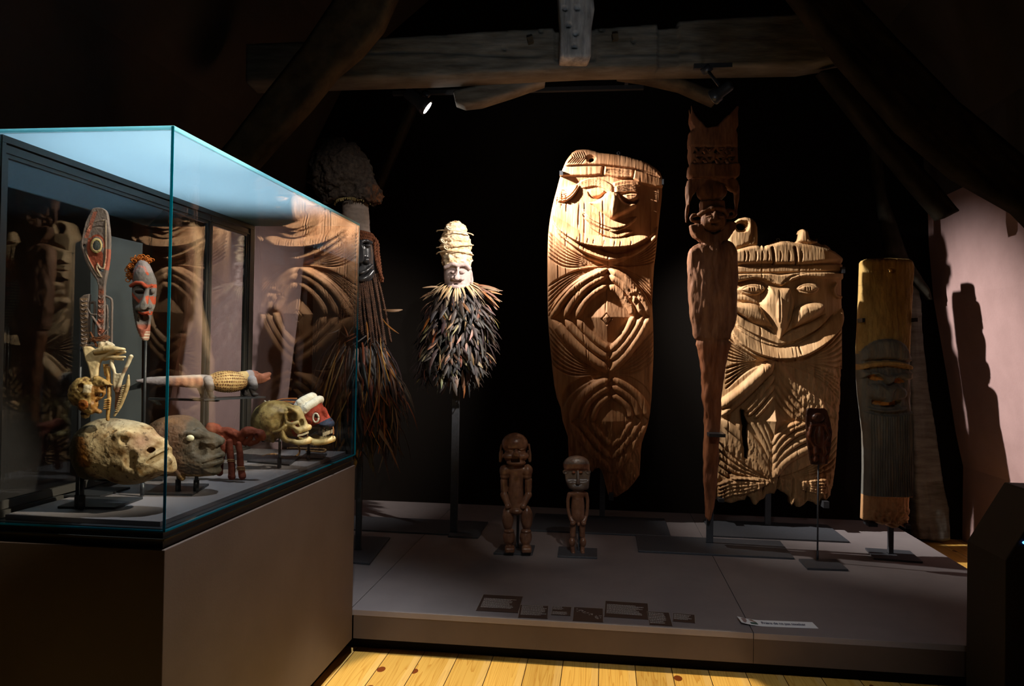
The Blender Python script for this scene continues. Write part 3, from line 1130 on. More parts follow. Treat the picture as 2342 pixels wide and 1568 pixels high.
M_CARVE = mat('carved_warm_wood', srgb(144, 102, 70), srgb(184, 142, 106), rough=0.62, scale=5, stretch=(3.5, 1, 0.5), bump=0.45, bscale=28, paint=True, spec=0.25)
M_CARVE2 = mat('carved_pale_wood', srgb(140, 108, 76), srgb(176, 143, 106), rough=0.66, scale=5, stretch=(3.5, 1, 0.5), bump=0.45, bscale=28, paint=True, spec=0.22)


def cracks(R, n, y0, y1, seed, depth_=3.0):
    rnd = random.Random(seed)
    lo, hi = R.poly[:, 0].min(), R.poly[:, 0].max()
    for i in range(n):
        x = rnd.uniform(lo + 20, hi - 20)
        y = rnd.uniform(y0, y1)
        L = rnd.uniform(25, 120)
        R.groove([(x, y), (x + rnd.uniform(-2, 2), y + L / 2), (x + rnd.uniform(-3, 3), y + L)], 1.6, depth_, taper=0.3)


# ---------------- tall left board
z1 = zz(1230, 320, 4.9)
z2 = zz(1230, 600, 2.703)
outL = (z1(500, 105, 430, 112, 385, 140, 345, 190, 315, 235, 290, 290, 262, 350, 240, 420, 205, 540, 175, 650, 150, 760, 130, 870, 118, 960, 110, 1050, 104, 1300, 103, 1500)
        + z2(57, 100, 58, 220, 60, 330, 66, 430, 75, 530, 86, 640, 100, 760, 116, 840, 140, 900, 152, 980, 168, 1030, 185, 1080, 188, 1150, 190, 1230, 200, 1275, 260, 1290, 320, 1285, 338, 1298, 352, 1280, 375, 1272, 390, 1285, 402, 1310,
             415, 1360, 430, 1420, 436, 1440, 470, 1455, 492, 1450, 520, 1430, 560, 1408, 600, 1360, 630, 1318, 634, 1260, 638, 1180, 646, 1120, 662, 1070, 678, 1020, 690, 975, 700, 900, 706, 850, 712, 720, 718, 600, 718, 520, 718, 450, 714, 330, 710, 250, 716, 120, 722, 20)
        + z1(1325, 1300, 1340, 1160, 1350, 1050, 1372, 860, 1390, 700, 1400, 600, 1405, 500, 1403, 430, 1370, 350, 1310, 300, 1250, 262, 1180, 232, 1100, 212, 1000, 185, 900, 166, 800, 155, 700, 145, 640, 125, 570, 108))
hole = z1(*sum([[600 + 30 * math.cos(t), 226 + 25 * math.sin(t)] for t in np.linspace(0, 2 * math.pi, 14)[:-1]], []))
R = Relief(outL, step=1.35, holes=[hole])
x, y = R.x, R.y
# long hollowed face planes: the middle ridge of the face
fx = 1403 - (y - 420) * 0.03
facew = sm(395, 430, y) * (1 - sm(505, 575, y))
R.base += -12 * facew * np.clip(np.abs(x - fx) / 110, 0, 1.2) ** 1.1
R.base += -7 * (1 - facew) * (np.abs((x - 1378) / 125)) ** 2.2 * (1 - sm(1020, 1100, y))
# cap and bands
R.area(z1(420, 60, 700, 100, 1100, 160, 1420, 330, 1450, 440, 1400, 430, 1320, 385, 1200, 350, 1080, 325, 750, 288, 480, 285, 280, 300, 300, 180), 9, 3, smoothpoly=0)
R.area(z1(270, 296, 735, 292, 720, 388, 560, 402, 255, 400), 5, 3, smoothpoly=0)
R.area(z1(748, 296, 1075, 335, 1062, 432, 900, 430, 740, 392), 8, 3, smoothpoly=0)
R.area(z1(1085, 338, 1240, 380, 1330, 410, 1410, 420, 1420, 520, 1330, 525, 1250, 505, 1130, 475, 1065, 440), 12, 3, smoothpoly=0)
for i in range(3):
    R.groove(z1(755, 340 + i * 16, 900, 352 + i * 16, 1060, 384 + i * 10), 1.8, 2.5)
R.groove(z1(735, 290, 728, 330, 718, 390), 2.2, 6)
R.area(z1(530, 190, 600, 175, 650, 205, 640, 240, 590, 262, 545, 230), -6, 5, mode='add')
for i in range(7):        # chevrons on the top left corner
    R.groove(z1(370 + i * 24, 150 - i * 3, 400 + i * 24, 205, 330 + i * 26, 275), 1.6, 3.5, smooth=False)
# brows
for i in range(5):
    o = i * 17
    R.ridge(z1(430 + i * 8, 498 + o * .3, 520, 455 + o, 640, 436 + o, 750, 468 + o, 850, 532 + o), 2.0, 4.2, taper=.1)
    R.ridge(z1(855, 545 + o * .7 - 10, 940, 512 + o, 1040, 500 + o * 1.05, 1125, 515 + o * .95), 2.1, 7.0, taper=.1)
R.area(z1(850, 480, 950, 452, 1060, 445, 1130, 470, 1135, 510, 1000, 500, 860, 530), 5, 3)
for i in range(5):        # ear crescent
    o = i * 24
    R.ridge(z1(215, 520 + o, 280, 545 + o, 350, 530 + o * .85, 410, 510 + o * .4, 440, 500 + o * .1), 2.3, 3.6 + i * .7, taper=.15)
R.ridge(z1(205, 640, 260, 668, 330, 655, 400, 600, 450, 525, 470, 505), 3.0, 9, mode='add', prof='gauss', taper=.3)
R.groove(z1(215, 680, 300, 690, 370, 660, 430, 590, 470, 530), 3.0, 8, taper=.3)
# eyes
R.area(z1(555, 560, 600, 545, 700, 555, 750, 575, 735, 610, 680, 635, 620, 632, 580, 600), 5, 5)
R.groove(z1(560, 575, 600, 630, 660, 650, 715, 635, 750, 590), 2.5, 8)
R.area(z1(950, 618, 1040, 598, 1125, 605, 1118, 640, 1080, 675, 1030, 680, 985, 655), 10, 4)
R.groove(z1(915, 600, 960, 660, 1010, 700, 1080, 700, 1140, 650), 3.5, 10)
for i in range(2):
    R.groove(z1(960, 622 + i * 16, 1040, 612 + i * 18, 1120, 616 + i * 14), 1.2, 2.0)
# nose
R.area(z1(800, 585, 850, 590, 905, 610, 930, 660, 985, 705, 1060, 705, 1105, 722, 1090, 760, 1010, 820, 920, 860, 840, 890, 770, 850, 690, 790, 620, 730, 575, 700, 640, 690, 720, 640, 760, 600), 15, 9, dome=5, smoothpoly=4)
R.ridge(z1(850, 590, 855, 700, 845, 800, 835, 880), 13, 22, taper=.35)
# smile bands
R.ridge(z1(500, 770, 640, 870, 760, 925, 855, 955, 960, 930, 1110, 860), 8.5, 9, prof='blade', side=1, taper=.18)
R.ridge(z1(515, 825, 660, 930, 780, 985, 860, 1005, 960, 965, 1100, 880), 5.5, 8, prof='blade', side=1, taper=.15)
R.ridge(z1(520, 860, 620, 950, 740, 1025, 860, 1060, 980, 1035, 1065, 1020), 9, 8, prof='blade', side=1, taper=.2)
R.groove(z1(505, 815, 520, 860, 580, 915, 700, 990, 850, 1020), 1.6, 4)
# great beard crescents with a sharp lower edge
R.ridge(z1(150, 830, 240, 930, 380, 1040, 520, 1110, 700, 1145, 860, 1150, 1030, 1135, 1160, 1100, 1240, 1085), 13.5, 20, prof='blade', side=1, taper=.16)
R.ridge(z1(170, 905, 280, 1030, 400, 1130, 540, 1215, 680, 1270, 800, 1300, 950, 1315), 10.5, 13, prof='blade', side=1, taper=.16)
R.ridge(z1(1350, 960, 1290, 1080, 1180, 1190, 1060, 1260, 900, 1310), 8, 7, prof='blade', side=-1, taper=.2)
R.groove(z1(700, 1225, 850, 1255, 1010, 1235, 1180, 1160, 1320, 1040), 5, 9)
for i in range(9):        # short nicks across the beard
    a = 330 + i * 100 + (i % 3) * 17
    b_ = 1000 + 120 * math.sin(min(1, max(0, (a - 150) / 800)) * 1.5)
    R.groove(z1(a, b_ + 10, a - 6, b_ + 50, a - 14, b_ + 90), 1.3, 3.5, taper=.3)
# fans of fine lines left and right under the face
for i in range(7):
    R.groove(z1(112, 1010 + i * 48, 200, 1105 + i * 44, 330, 1215 + i * 34, 520, 1320 + i * 16, 740, 1398), 2.9, 6.2, taper=.1)
    R.groove(z1(1345, 1080 + i * 40, 1250, 1180 + i * 32, 1100, 1290 + i * 18, 980, 1350 + i * 9, 840, 1398), 2.7, 5.4, taper=.1)
    R.groove(z2(60, 150 + i * 32, 130, 105 + i * 22, 220, 62 + i * 13, 320, 35 + i * 7, 425, 24), 3.0, 6.2, taper=.1)
    R.groove(z2(715, 150 + i * 26, 660, 105 + i * 18, 590, 62 + i * 10, 520, 35 + i * 6, 445, 24), 2.7, 4.9, taper=.1)
    R.groove(z2(68, 400 + i * 34, 130, 480 + i * 30, 210, 560 + i * 22, 320, 640 + i * 9, 430, 690), 3.0, 6.2, taper=.1)
    R.groove(z2(716, 420 + i * 30, 650, 500 + i * 26, 580, 570 + i * 19, 500, 640 + i * 8, 460, 688), 2.7, 5.4, taper=.1)
    R.groove(z2(150, 830 + i * 12, 190, 770 + i * 10, 260, 725 + i * 7, 340, 700 + i * 4, 440, 696), 2.9, 4.7, taper=.1)
    R.groove(z2(700, 830 + i * 12, 660, 770 + i * 10, 600, 725 + i * 7, 540, 700 + i * 4, 460, 696), 2.7, 4.1, taper=.1)
# upper lozenge: three nested ogees and a pyramid
for (ax, ay, lx, rx, by, w, h) in ((435, 40, 80, 700, 672, 12.0, 13), (435, 78, 160, 655, 602, 10.0, 12), (435, 138, 235, 600, 545, 9.0, 11)):
    R.ridge(z2(ax, ay, ax - (ax - lx) * .40, ay + (345 - ay) * .22, ax - (ax - lx) * .75, ay + (345 - ay) * .55, lx, 342), w, h, taper=.12)
    R.ridge(z2(ax, ay, ax + (rx - ax) * .40, ay + (345 - ay) * .22, ax + (rx - ax) * .75, ay + (345 - ay) * .55, rx, 335), w, h, taper=.12)
    R.ridge(z2(lx + 8, 352, lx + (ax + 12 - lx) * .3, 352 + (by - 352) * .36, lx + (ax + 12 - lx) * .62, 352 + (by - 352) * .70, ax + 12, by), w, h, taper=.12)
    R.ridge(z2(rx - 4, 330, rx - (rx - ax - 12) * .3, 340 + (by - 340) * .36, rx - (rx - ax - 12) * .62, 340 + (by - 340) * .70, ax + 12, by), w * .95, h, taper=.12)
c = z2(430, 345)[0]
m = np.abs(x - c[0]) / 50 + np.abs(y - c[1] + 2) / 55
R.h = np.where(m < 1, np.maximum(R.h, 16 * (1 - m)), R.h)
R.groove(z2(425, 315, 395, 350, 425, 385, 455, 350, 425, 315), 1.6, 4, smooth=False, taper=0)
# lower, weathered lozenge
for (ax, ay, lx, rx, by, w, h) in ((455, 715, 205, 695, 1300, 10.5, 11), (455, 762, 265, 645, 1215, 9.5, 10), (455, 820, 335, 590, 1140, 8.5, 9)):
    R.ridge(z2(ax, ay, ax - (ax - lx) * .42, ay + (960 - ay) * .22, ax - (ax - lx) * .78, ay + (960 - ay) * .58, lx, 985), w, h, taper=.12)
    R.ridge(z2(ax, ay, ax + (rx - ax) * .42, ay + (960 - ay) * .22, ax + (rx - ax) * .78, ay + (960 - ay) * .58, rx - 10, 970), w, h, taper=.12)
    R.ridge(z2(lx - 5, 985, lx + (ax - lx) * .5, 985 + (by - 985) * .55, ax + 5, by), w * .8, h * .8, taper=.15)
    R.ridge(z2(rx - 10, 985, rx - (rx - ax) * .5, 985 + (by - 985) * .55, ax + 5, by), w * .8, h * .8, taper=.15)
c = z2(458, 980)[0]
m = np.abs(x - c[0]) / 44 + np.abs(y - c[1]) / 52
R.h = np.where(m < 1, np.maximum(R.h, 11 * (1 - m)), R.h)
er = sm(930, 1040, y)
R.h = R.h * (1 - 0.35 * sm(1000, 1090, y)) + er * (3.6 * fbm(x / 9, y / 34, seed=5) + 1.8 * fbm(x / 3.5, y / 12, seed=8)) + 0.28 * fbm(x / 3.0, y / 30, seed=2)
# damaged right shoulder of the upper lozenge
dm = np.exp(-(((x - 1450) / 22) ** 2 + ((y - 680) / 20) ** 2))
R.h += dm * 3.0 * fbm(x / 5, y / 9, seed=31)
cracks(R, 34, 400, 1000, 4)
R.edge(9)
yel = sm(650, 1000, y)
col = solid(len(x), (1, 0.93, 0.86))
col = mixc((0.92, 0.78, 0.58), col, yel * 0.8)
col = mixc((0.80, 0.60, 0.38), col, 0.45 * np.clip(fbm(x / 40, y / 60, seed=12), 0, 1) + 0.35 * er)
fL = Frame(1400, 1140, 4.70, -6)
oL = R.build('carved_door_board', M_CARVE, fL, 30, col=col)
tag(oL, 'tall carved wooden board with smiling face above two nested lozenges', 'carved panel', 'tall carved house boards')


def eyelet(parent, frame, px, py, d=8):
    b = MB()
    b.tube([(px + 3.2 * math.cos(t), py + 3.2 * math.sin(t), d) for t in np.linspace(0, 2 * math.pi, 13)], 0.9, 6)
    b.tube([(px, py + 3, d), (px, py + 11, d)], 0.9, 6)
    return b.build('hanging_eyelet', M_STEEL, parent, frame=frame, smooth=True)


eyelet(oL, fL, 1415, 348)

# ---------------- broad right board
z4 = zz(1540, 480, 4.126)
z5 = zz(1560, 780, 3.92)
outR = (z4(520, 400, 500, 262, 545, 180, 575, 110, 620, 78, 680, 66, 740, 78, 775, 110, 795, 160, 800, 240, 795, 330, 815, 350, 830, 322, 850, 350, 880, 320, 960, 290, 1010, 280, 1090, 285, 1150, 300,
           1170, 285, 1190, 215, 1205, 180, 1230, 176, 1272, 200, 1285, 262, 1330, 290, 1350, 285, 1362, 262, 1372, 268, 1365, 295, 1400, 318, 1440, 315, 1490, 345, 1512, 376, 1545, 378, 1590, 410, 1612, 450, 1618, 560, 1618, 800, 1622, 1000, 1625, 1300, 1625, 1560)
        + z5(1455, 200, 1445, 500, 1430, 680, 1418, 900, 1400, 1120, 1370, 1300, 1340, 1390, 1300, 1440, 1250, 1430, 1240, 1480, 1205, 1470, 1190, 1450, 1130, 1440, 1105, 1470, 1060, 1495, 1030, 1490, 1015, 1440, 990, 1480, 975, 1460, 965, 1400, 930, 1370, 900, 1355, 862, 1330, 835, 1375, 800, 1370,
             760, 1385, 740, 1420, 700, 1440, 670, 1475, 645, 1470, 620, 1410, 590, 1395, 570, 1430, 500, 1440, 450, 1460, 385, 1450, 370, 1420, 320, 1425, 280, 1440, 240, 1400, 215, 1300, 205, 1100)
        + z4(330, 1500, 400, 1300, 480, 1000, 520, 700))
holes = [z4(*sum([[636 + 46 * math.cos(t), 158 + 38 * math.sin(t)] for t in np.linspace(0, 2 * math.pi, 16)[:-1]], [])),
         z5(530, 620, 555, 610, 570, 680, 600, 740, 590, 800, 585, 900, 600, 980, 588, 1060, 562, 1050, 560, 960, 545, 900, 530, 830, 545, 760, 535, 700)]
R = Relief(outR, step=1.4, holes=holes)
x, y = R.x, R.y
R.base += -16 * sm(1870, 1945, x) ** 1.3 * 1.2 - 5 * np.clip((1700 - x) / 60, 0, 1) ** 2
# head lug, cap, bands
R.area(z4(520, 420, 500, 240, 560, 90, 680, 50, 800, 90, 815, 340, 700, 345, 600, 380), 8, 6, smoothpoly=0)
R.area(z4(560, 90, 700, 60, 745, 90, 750, 200, 720, 320, 700, 330, 580, 370, 480, 300), 10, 8)
R.area(z4(640, 100, 700, 110, 712, 160, 690, 205, 640, 215, 595, 205, 580, 150, 600, 115), -8, 5, mode='add')
R.area(z4(540, 390, 700, 345, 800, 330, 900, 330, 1020, 300, 1300, 330, 1500, 375, 1640, 450, 1640, 490, 1450, 500, 1250, 520, 960, 520, 900, 510, 640, 520, 560, 520), 16, 9, smoothpoly=0)
for gx in (930, 1140):
    R.groove(z4(gx - 8, 350, gx + 6, 430, gx + 10, 520), 3.2, 15, taper=.05)
for gx in (665, 700, 770, 830, 880, 1000, 1080, 1200):
    R.groove(z4(gx, 390, gx + 4, 440, gx - 4, 500), 1.8, 5, taper=.3)
R.area(z4(1165, 300, 1185, 215, 1215, 175, 1270, 195, 1290, 270, 1370, 300, 1300, 325), 12, 6, smoothpoly=0)
R.area(z4(560, 532, 1000, 530, 1240, 518, 1640, 500, 1640, 575, 1250, 590, 900, 598, 560, 600), 9, 4, smoothpoly=0)
R.area(z4(560, 605, 900, 600, 1000, 615, 1200, 590, 1640, 588, 1640, 650, 1450, 650, 1320, 640, 1200, 640, 1090, 680, 1010, 722, 940, 700, 860, 665, 760, 650, 560, 690), 15, 4, smoothpoly=0)
for i in range(6):
    R.groove(z4(1005 + i * 12, 705 - i * 4, 1070 + i * 10, 650 - i * 6, 1170 + i * 14, 615 - i * 3, 1230 + i * 18, 606 - i * 2), 1.5, 4)
    if i < 4:
        R.groove(z4(600, 640 + i * 12, 720, 620 + i * 10, 860, 628 + i * 12, 990, 700), 1.2, 2.2)
# eyes
for (cx_, cy_, w_) in ((735, 752, 130), (1255, 745, 118)):
    R.area(z4(cx_ - w_, cy_, cx_ - w_ * .6, cy_ - 40, cx_, cy_ - 58, cx_ + w_ * .7, cy_ - 48, cx_ + w_, cy_ - 5, cx_ + w_ * .65, cy_ + 42, cx_, cy_ + 60, cx_ - w_ * .6, cy_ + 40), 18, 12)
    R.groove(z4(cx_ - w_ * .8, cy_ + 4, cx_ - w_ * .3, cy_ - 28, cx_ + w_ * .3, cy_ - 28, cx_ + w_ * .8, cy_ - 2), 1.8, 4)
    R.groove(z4(cx_ - w_ * .8, cy_ + 10, cx_ - w_ * .2, cy_ + 30, cx_ + w_ * .4, cy_ + 28, cx_ + w_ * .8, cy_ + 4), 1.8, 4)
    for k in (-22, 0, 22):
        R.groove(z4(cx_ + k, cy_ - 15, cx_ + k + 2, cy_ + 20), 1.4, 3.5)
R.groove(z4(560, 700, 700, 672, 830, 690, 900, 740), 4, 9)
R.area(z4(600, 800, 700, 810, 820, 880, 830, 900, 720, 870, 600, 850), 5, 6)
# nose with folded wings
R.area(z4(890, 712, 1000, 735, 1092, 732, 1112, 790, 1140, 870, 1130, 960, 1100, 1060, 1040, 1170, 1000, 1225, 975, 1190, 900, 1060, 830, 940, 815, 880, 850, 810), 19, 15, dome=10, smoothpoly=4)
R.ridge(z4(985, 760, 990, 900, 1000, 1160), 15, 31, taper=.35)
R.groove(z4(985, 745, 985, 900, 985, 1080), 1.8, 7)
R.groove(z4(1090, 770, 1085, 900, 1060, 1060), 1.8, 5)
R.area(z4(560, 880, 700, 878, 800, 900, 850, 960, 930, 1080, 940, 1110, 820, 1080, 700, 1030, 600, 970, 540, 930), 22, 14, dome=8, smoothpoly=4)
R.area(z4(1112, 1070, 1120, 990, 1160, 920, 1240, 880, 1340, 875, 1410, 890, 1420, 930, 1360, 1000, 1240, 1060, 1130, 1110), 24, 13, dome=9, smoothpoly=4)
R.groove(z4(590, 960, 720, 1050, 860, 1110, 960, 1180), 3.2, 13)
R.groove(z4(1030, 1190, 1160, 1110, 1320, 1050, 1440, 980), 3.2, 11)
# smile
R.ridge(z4(570, 1000, 700, 1095, 860, 1170, 1000, 1225, 1070, 1240), 11, 13, prof='blade', side=1, taper=.15)
R.ridge(z4(1060, 1235, 1200, 1170, 1350, 1090, 1470, 1010), 9, 9, prof='blade', side=1, taper=.15)
R.ridge(z4(590, 1080, 700, 1150, 850, 1225, 1000, 1258, 1060, 1250), 8, 11, prof='blade', side=1, taper=.15)
# jaw crescent
R.ridge(z4(545, 1110, 640, 1190, 780, 1280, 950, 1335, 1100, 1335, 1230, 1300, 1380, 1210, 1480, 1130, 1580, 1010, 1612, 930), 17, 27, prof='blade', side=1, taper=.13)
R.groove(z4(1175, 1280, 1182, 1320, 1190, 1362), 2, 10, taper=.1)
R.groove(z4(1010, 1285, 1130, 1272, 1260, 1210, 1400, 1100, 1520, 980), 4, 10)
R.ridge(z4(555, 1160, 620, 1240, 720, 1310, 840, 1375, 960, 1410), 10, 11, prof='blade', side=1, taper=.2)
# left temple ear
R.ridge(z4(1545, 695, 1520, 740, 1530, 790, 1560, 815, 1600, 818), 4, 10)
# fans: right side of jaw, left of jaw
for i in range(7):
    R.groove(z4(1622, 1080 + i * 66, 1540, 1180 + i * 52, 1430, 1290 + i * 30, 1300, 1370 + i * 13, 1180, 1410 + i * 3), 3.0, 7, taper=.1)
    R.groove(z4(500, 1180 + i * 38, 560, 1235 + i * 32, 650, 1310 + i * 20, 760, 1380 + i * 9, 890, 1420), 2.4, 6, taper=.1)
# great lozenge: curved ridges meeting on the middle line
AX, AY = 830, 178
for (lx, ly, rx, ry, w, h, a) in ((335, 590, 1420, 690, 13, 17, 0), (350, 665, 1290, 700, 8.5, 13, 40), (560, 640, 1180, 705, 7.5, 12, 110), (580, 672, 1110, 712, 6.5, 11, 190), (640, 690, 1040, 715, 5.5, 10, 270)):
    ay = AY + a * 1.1
    R.ridge(z5(AX - 4, ay, AX - (AX - lx) * .28, ay + (ly - ay) * .30, AX - (AX - lx) * .62, ay + (ly - ay) * .66, lx, ly), w, h, taper=.10)
    R.ridge(z5(AX + 4, ay, AX + (rx - AX) * .22, ay + (ry - ay) * .34, AX + (rx - AX) * .60, ay + (ry - ay) * .70, rx, ry), w * .9, h * .55, taper=.10)
BX, BY = 800, 1235
for (lx, ly, rx, ry, w, h, a) in ((345, 700, 1340, 900, 11, 13, 10), (470, 720, 1240, 835, 8, 11, 70), (600, 700, 1160, 775, 7, 11, 140), (660, 700, 1110, 735, 6.5, 11, 220), (715, 705, 1060, 722, 5.5, 10, 300)):
    by = BY - a
    R.ridge(z5(lx, ly, lx + (BX - lx) * .42, ly + (by - ly) * .30, lx + (BX - lx) * .78, ly + (by - ly) * .66, BX - 2, by), w * .9, h * .6, taper=.1)
    R.ridge(z5(rx, ry, rx - (rx - BX) * .45, ry + (by - ry) * .22, rx - (rx - BX) * .80, ry + (by - ry) * .58, BX + 6, by), w, h, taper=.1)
c = z5(828, 712)[0]
m = (np.abs(x - c[0]) / 34) ** .8 + (np.abs(y - c[1]) / 42) ** .8
R.h = np.where(m < 1, np.maximum(R.h, 22 * (1 - m)), R.h)
for i in range(5):
    R.groove(z5(390, 245 + i * 46, 520, 205 + i * 26, 640, 185 + i * 12, 780, 180 + i * 4), 3.0, 9, taper=.08)
    R.groove(z5(1420, 340 + i * 44, 1250, 260 + i * 24, 1080, 205 + i * 12, 900, 182 + i * 4), 3.0, 5, taper=.08)
    R.groove(z5(330, 900 + i * 70, 430, 1010 + i * 56, 560, 1110 + i * 34, 780, 1245 + i * 3), 3.0, 8, taper=.08)
    R.ridge(z5(320, 1290 + i * 34, 440, 1240 + i * 32, 560, 1230 + i * 30, 780, 1250 + i * 5), 4.2, 12, taper=.1)
    R.groove(z5(1400, 860 + i * 60, 1320, 960 + i * 50, 1180, 1100 + i * 24, 1000, 1190 + i * 8, 860, 1225), 3.2, 7, taper=.08)
    R.ridge(z5(1300, 1240 + i * 30, 1180, 1250 + i * 24, 1060, 1262 + i * 14), 3.6, 8, taper=.1)
rough_r = sm(1790, 1860, x) * sm(825, 850, y) * (1 - sm(950, 1000, y))
rough_b = np.maximum(sm(1040, 1110, y), 0.7 * sm(980, 1050, y) * (1 - sm(1690, 1760, x)))
R.h += (rough_r * 0.9 + rough_b) * (3.2 * fbm(x / 6, y / 20, seed=41) + 1.6 * fbm(x / 3, y / 9, seed=43)) + 0.3 * fbm(x / 3.2, y / 28, seed=44)
R.groove(z5(530, 600, 545, 800, 560, 1070), 5, 12, taper=.05)
R.groove(z4(828, 400, 828, 700, 822, 1200), 1.6, 4, taper=.05)
for xx_, y0_, y1_ in ((1000, 1200, 1450), (870, 1200, 1330), (740, 1230, 1380), (1120, 1300, 1450)):
    R.groove(z5(xx_, y0_, xx_ - 6, (y0_ + y1_) / 2, xx_ - 14, y1_), 3, 12, taper=.2)
cracks(R, 30, 560, 1080, 6)
R.edge(11)
col = solid(len(x), (1, .97, .9))
col = mixc((0.86, 0.66, 0.44), col, 0.55 * np.clip(fbm(x / 45, y / 70, seed=22), 0, 1) + 0.3 * sm(950, 1100, y))
fR = Frame(1780, 1160, 4.60, -8)
oR = R.build('carved_door_board', M_CARVE2, fR, 34, col=col)
tag(oR, 'broad carved wooden board with big nosed face and jagged bottom edge', 'carved panel', 'tall carved house boards')
eyelet(oR, fR, 1781, 547)


# ================================================================ stands
def stand(label, plates, posts, clamps=(), cat='display stand', group='black steel display stands', z=PZ, th=0.010, base=None):
    """plates: lists of (x, y) on the deck; posts: (x, y, half width, half depth, top z); clamps: boxes in world metres"""
    b0 = base or plates[0][0]
    r = empty('metal_stand', (b0[0], b0[1], z), label, cat, group)
    bpy.context.view_layer.update()
    for k, pl in enumerate(plates):
        MB().prism([(px - b0[0], py - b0[1]) for px, py in pl][::-1], 0.0005 + k * 0.0006, th + k * 0.0006).build('base_plate', M_STEEL, r, bevel=0.0012)
    for (px, py, hw, hd, top) in posts:
        px, py = px - b0[0], py - b0[1]
        MB().box(px - hw, px + hw, py - hd, py + hd, th, top - z).build('post', M_STEEL, r, bevel=0.001)
        MB().box(px - hw - .002, px + hw + .002, py - hd - .002, py + hd + .002, th, th + 0.004).build('weld_foot', mat_lamp, r)
    for cb in clamps:
        MB().box(cb[0] - b0[0], cb[1] - b0[0], cb[2] - b0[1], cb[3] - b0[1], cb[4] - z, cb[5] - z).build('clamp', M_BLACK, r)
    return r


def g2(x, y, z=PZ):
    p = ground(x, y, z)
    return (p[0], p[1])


def clampbox(frame, px, py, w=9, h=10, d0=-6, d1=20):
    a, b = frame.world(px - w / 2, py + h / 2, 0), frame.world(px + w / 2, py - h / 2, 0)
    y = a[1]
    return (min(a[0], b[0]), max(a[0], b[0]), y + d0 * frame.s, y + d1 * frame.s, a[2], b[2])


def backarm(frame, px, py, post, hz=0.006, d=24):
    """horizontal strut from a post to the back of a carving, as a box"""
    a = frame.world(px, py, d)
    x0, x1 = sorted((a[0], post[0]))
    return (x0 - .004, x1 + .004, min(a[1], post[1]), max(a[1], post[1]) + .002, a[2] - hz, a[2] + hz)

bpy.context.view_layer.update()
# left board stand: wide plate, post behind the board
lp = g2(1377, 1188)
stand('wide black steel plate and post behind the tall smiling board', [[(-0.42, 4.40), (0.382, 4.40), (0.382, 4.86), (-0.42, 4.86)]],
      [(lp[0], lp[1] + 0.05, 0.017, 0.010, 1.9)],
      [clampbox(fL, 1284, 397, 8, 10, -8, 26), clampbox(fL, 1516, 416, 4, 12, -4, 26), clampbox(fL, 1398, 1133, 11, 16, -16, 30)])
rp_ = g2(1758, 1206)
stand('black steel plate and post behind the broad big nosed board', [[(0.62, 4.46), (1.36, 4.46), (1.36, 4.88), (0.62, 4.88)]],
      [(rp_[0], rp_[1] + 0.03, 0.017, 0.010, 1.6)],
      [clampbox(fR, 1927, 618, 8, 14, -8, 26), clampbox(fR, 1647, 1140, 12, 7, -24, 30), clampbox(fR, 1884, 1150, 13, 14, -22, 30)])

# ================================================================ tall slender totem
z3 = zz(1540, 160, 3.411)
M_TOTEM = mat('red_brown_wood', srgb(108, 70, 50), srgb(152, 106, 76), rough=0.6, scale=6, stretch=(3, 3, 0.8), bump=0.8, bscale=24, paint=True, spec=0.25)
DT = 4.12
fT = Frame(1622, 1183, DT)
v = Vol(1560, 1696, 238, 1192, -34, 26, 1.7)
v.slab([(1578, 243), (1582, 262), (1611, 294), (1636, 292), (1680, 252), (1684, 248), (1685, 290), (1680, 300), (1684, 310), (1684, 338), (1575, 338), (1575, 306), (1583, 296), (1578, 280)], 0, 16, 4, smoothpoly=0)
v.slab([(1576, 334), (1684, 334), (1686, 380), (1576, 380)], 0, 14, 3, smoothpoly=0, k=2)
for i in range(4):      # open zigzag band
    xa = 1583 + i * 25
    v.slab([(xa + 2, 339), (xa + 23, 339), (xa + 12.5, 350)], 0, 30, 1, smoothpoly=0, op='sub', k=1)
    v.slab([(xa - 8, 354.5), (xa + 12, 354.5), (xa + 2, 342)] if i else [(xa - 2, 354), (xa + 10, 354), (xa + 3, 345)], 0, 30, 1, smoothpoly=0, op='sub', k=1)
    v.slab([(xa + 4, 360), (xa + 22, 360), (xa + 13, 371)], 0, 30, 1, smoothpoly=0, op='sub', k=1)
    v.slab([(xa - 9, 376), (xa + 11, 376), (xa + 1, 362)] if i else [(xa - 3, 376), (xa + 11, 376), (xa + 3, 364)], 0, 30, 1, smoothpoly=0, op='sub', k=1)
v.slab([(1576, 378), (1686, 376), (1689, 384), (1687, 402), (1680, 410), (1580, 410), (1573, 402), (1573, 386)], 0, 19, 4, smoothpoly=0, k=2)
for i in range(9):
    v.cap((1584 + i * 11, 400, -20), (1592 + i * 11, 384, -20), 1.4, op='sub', k=1)
    v.cap((1590 + i * 10, 331, -17), (1599 + i * 10, 320, -17), 1.3, op='sub', k=1)
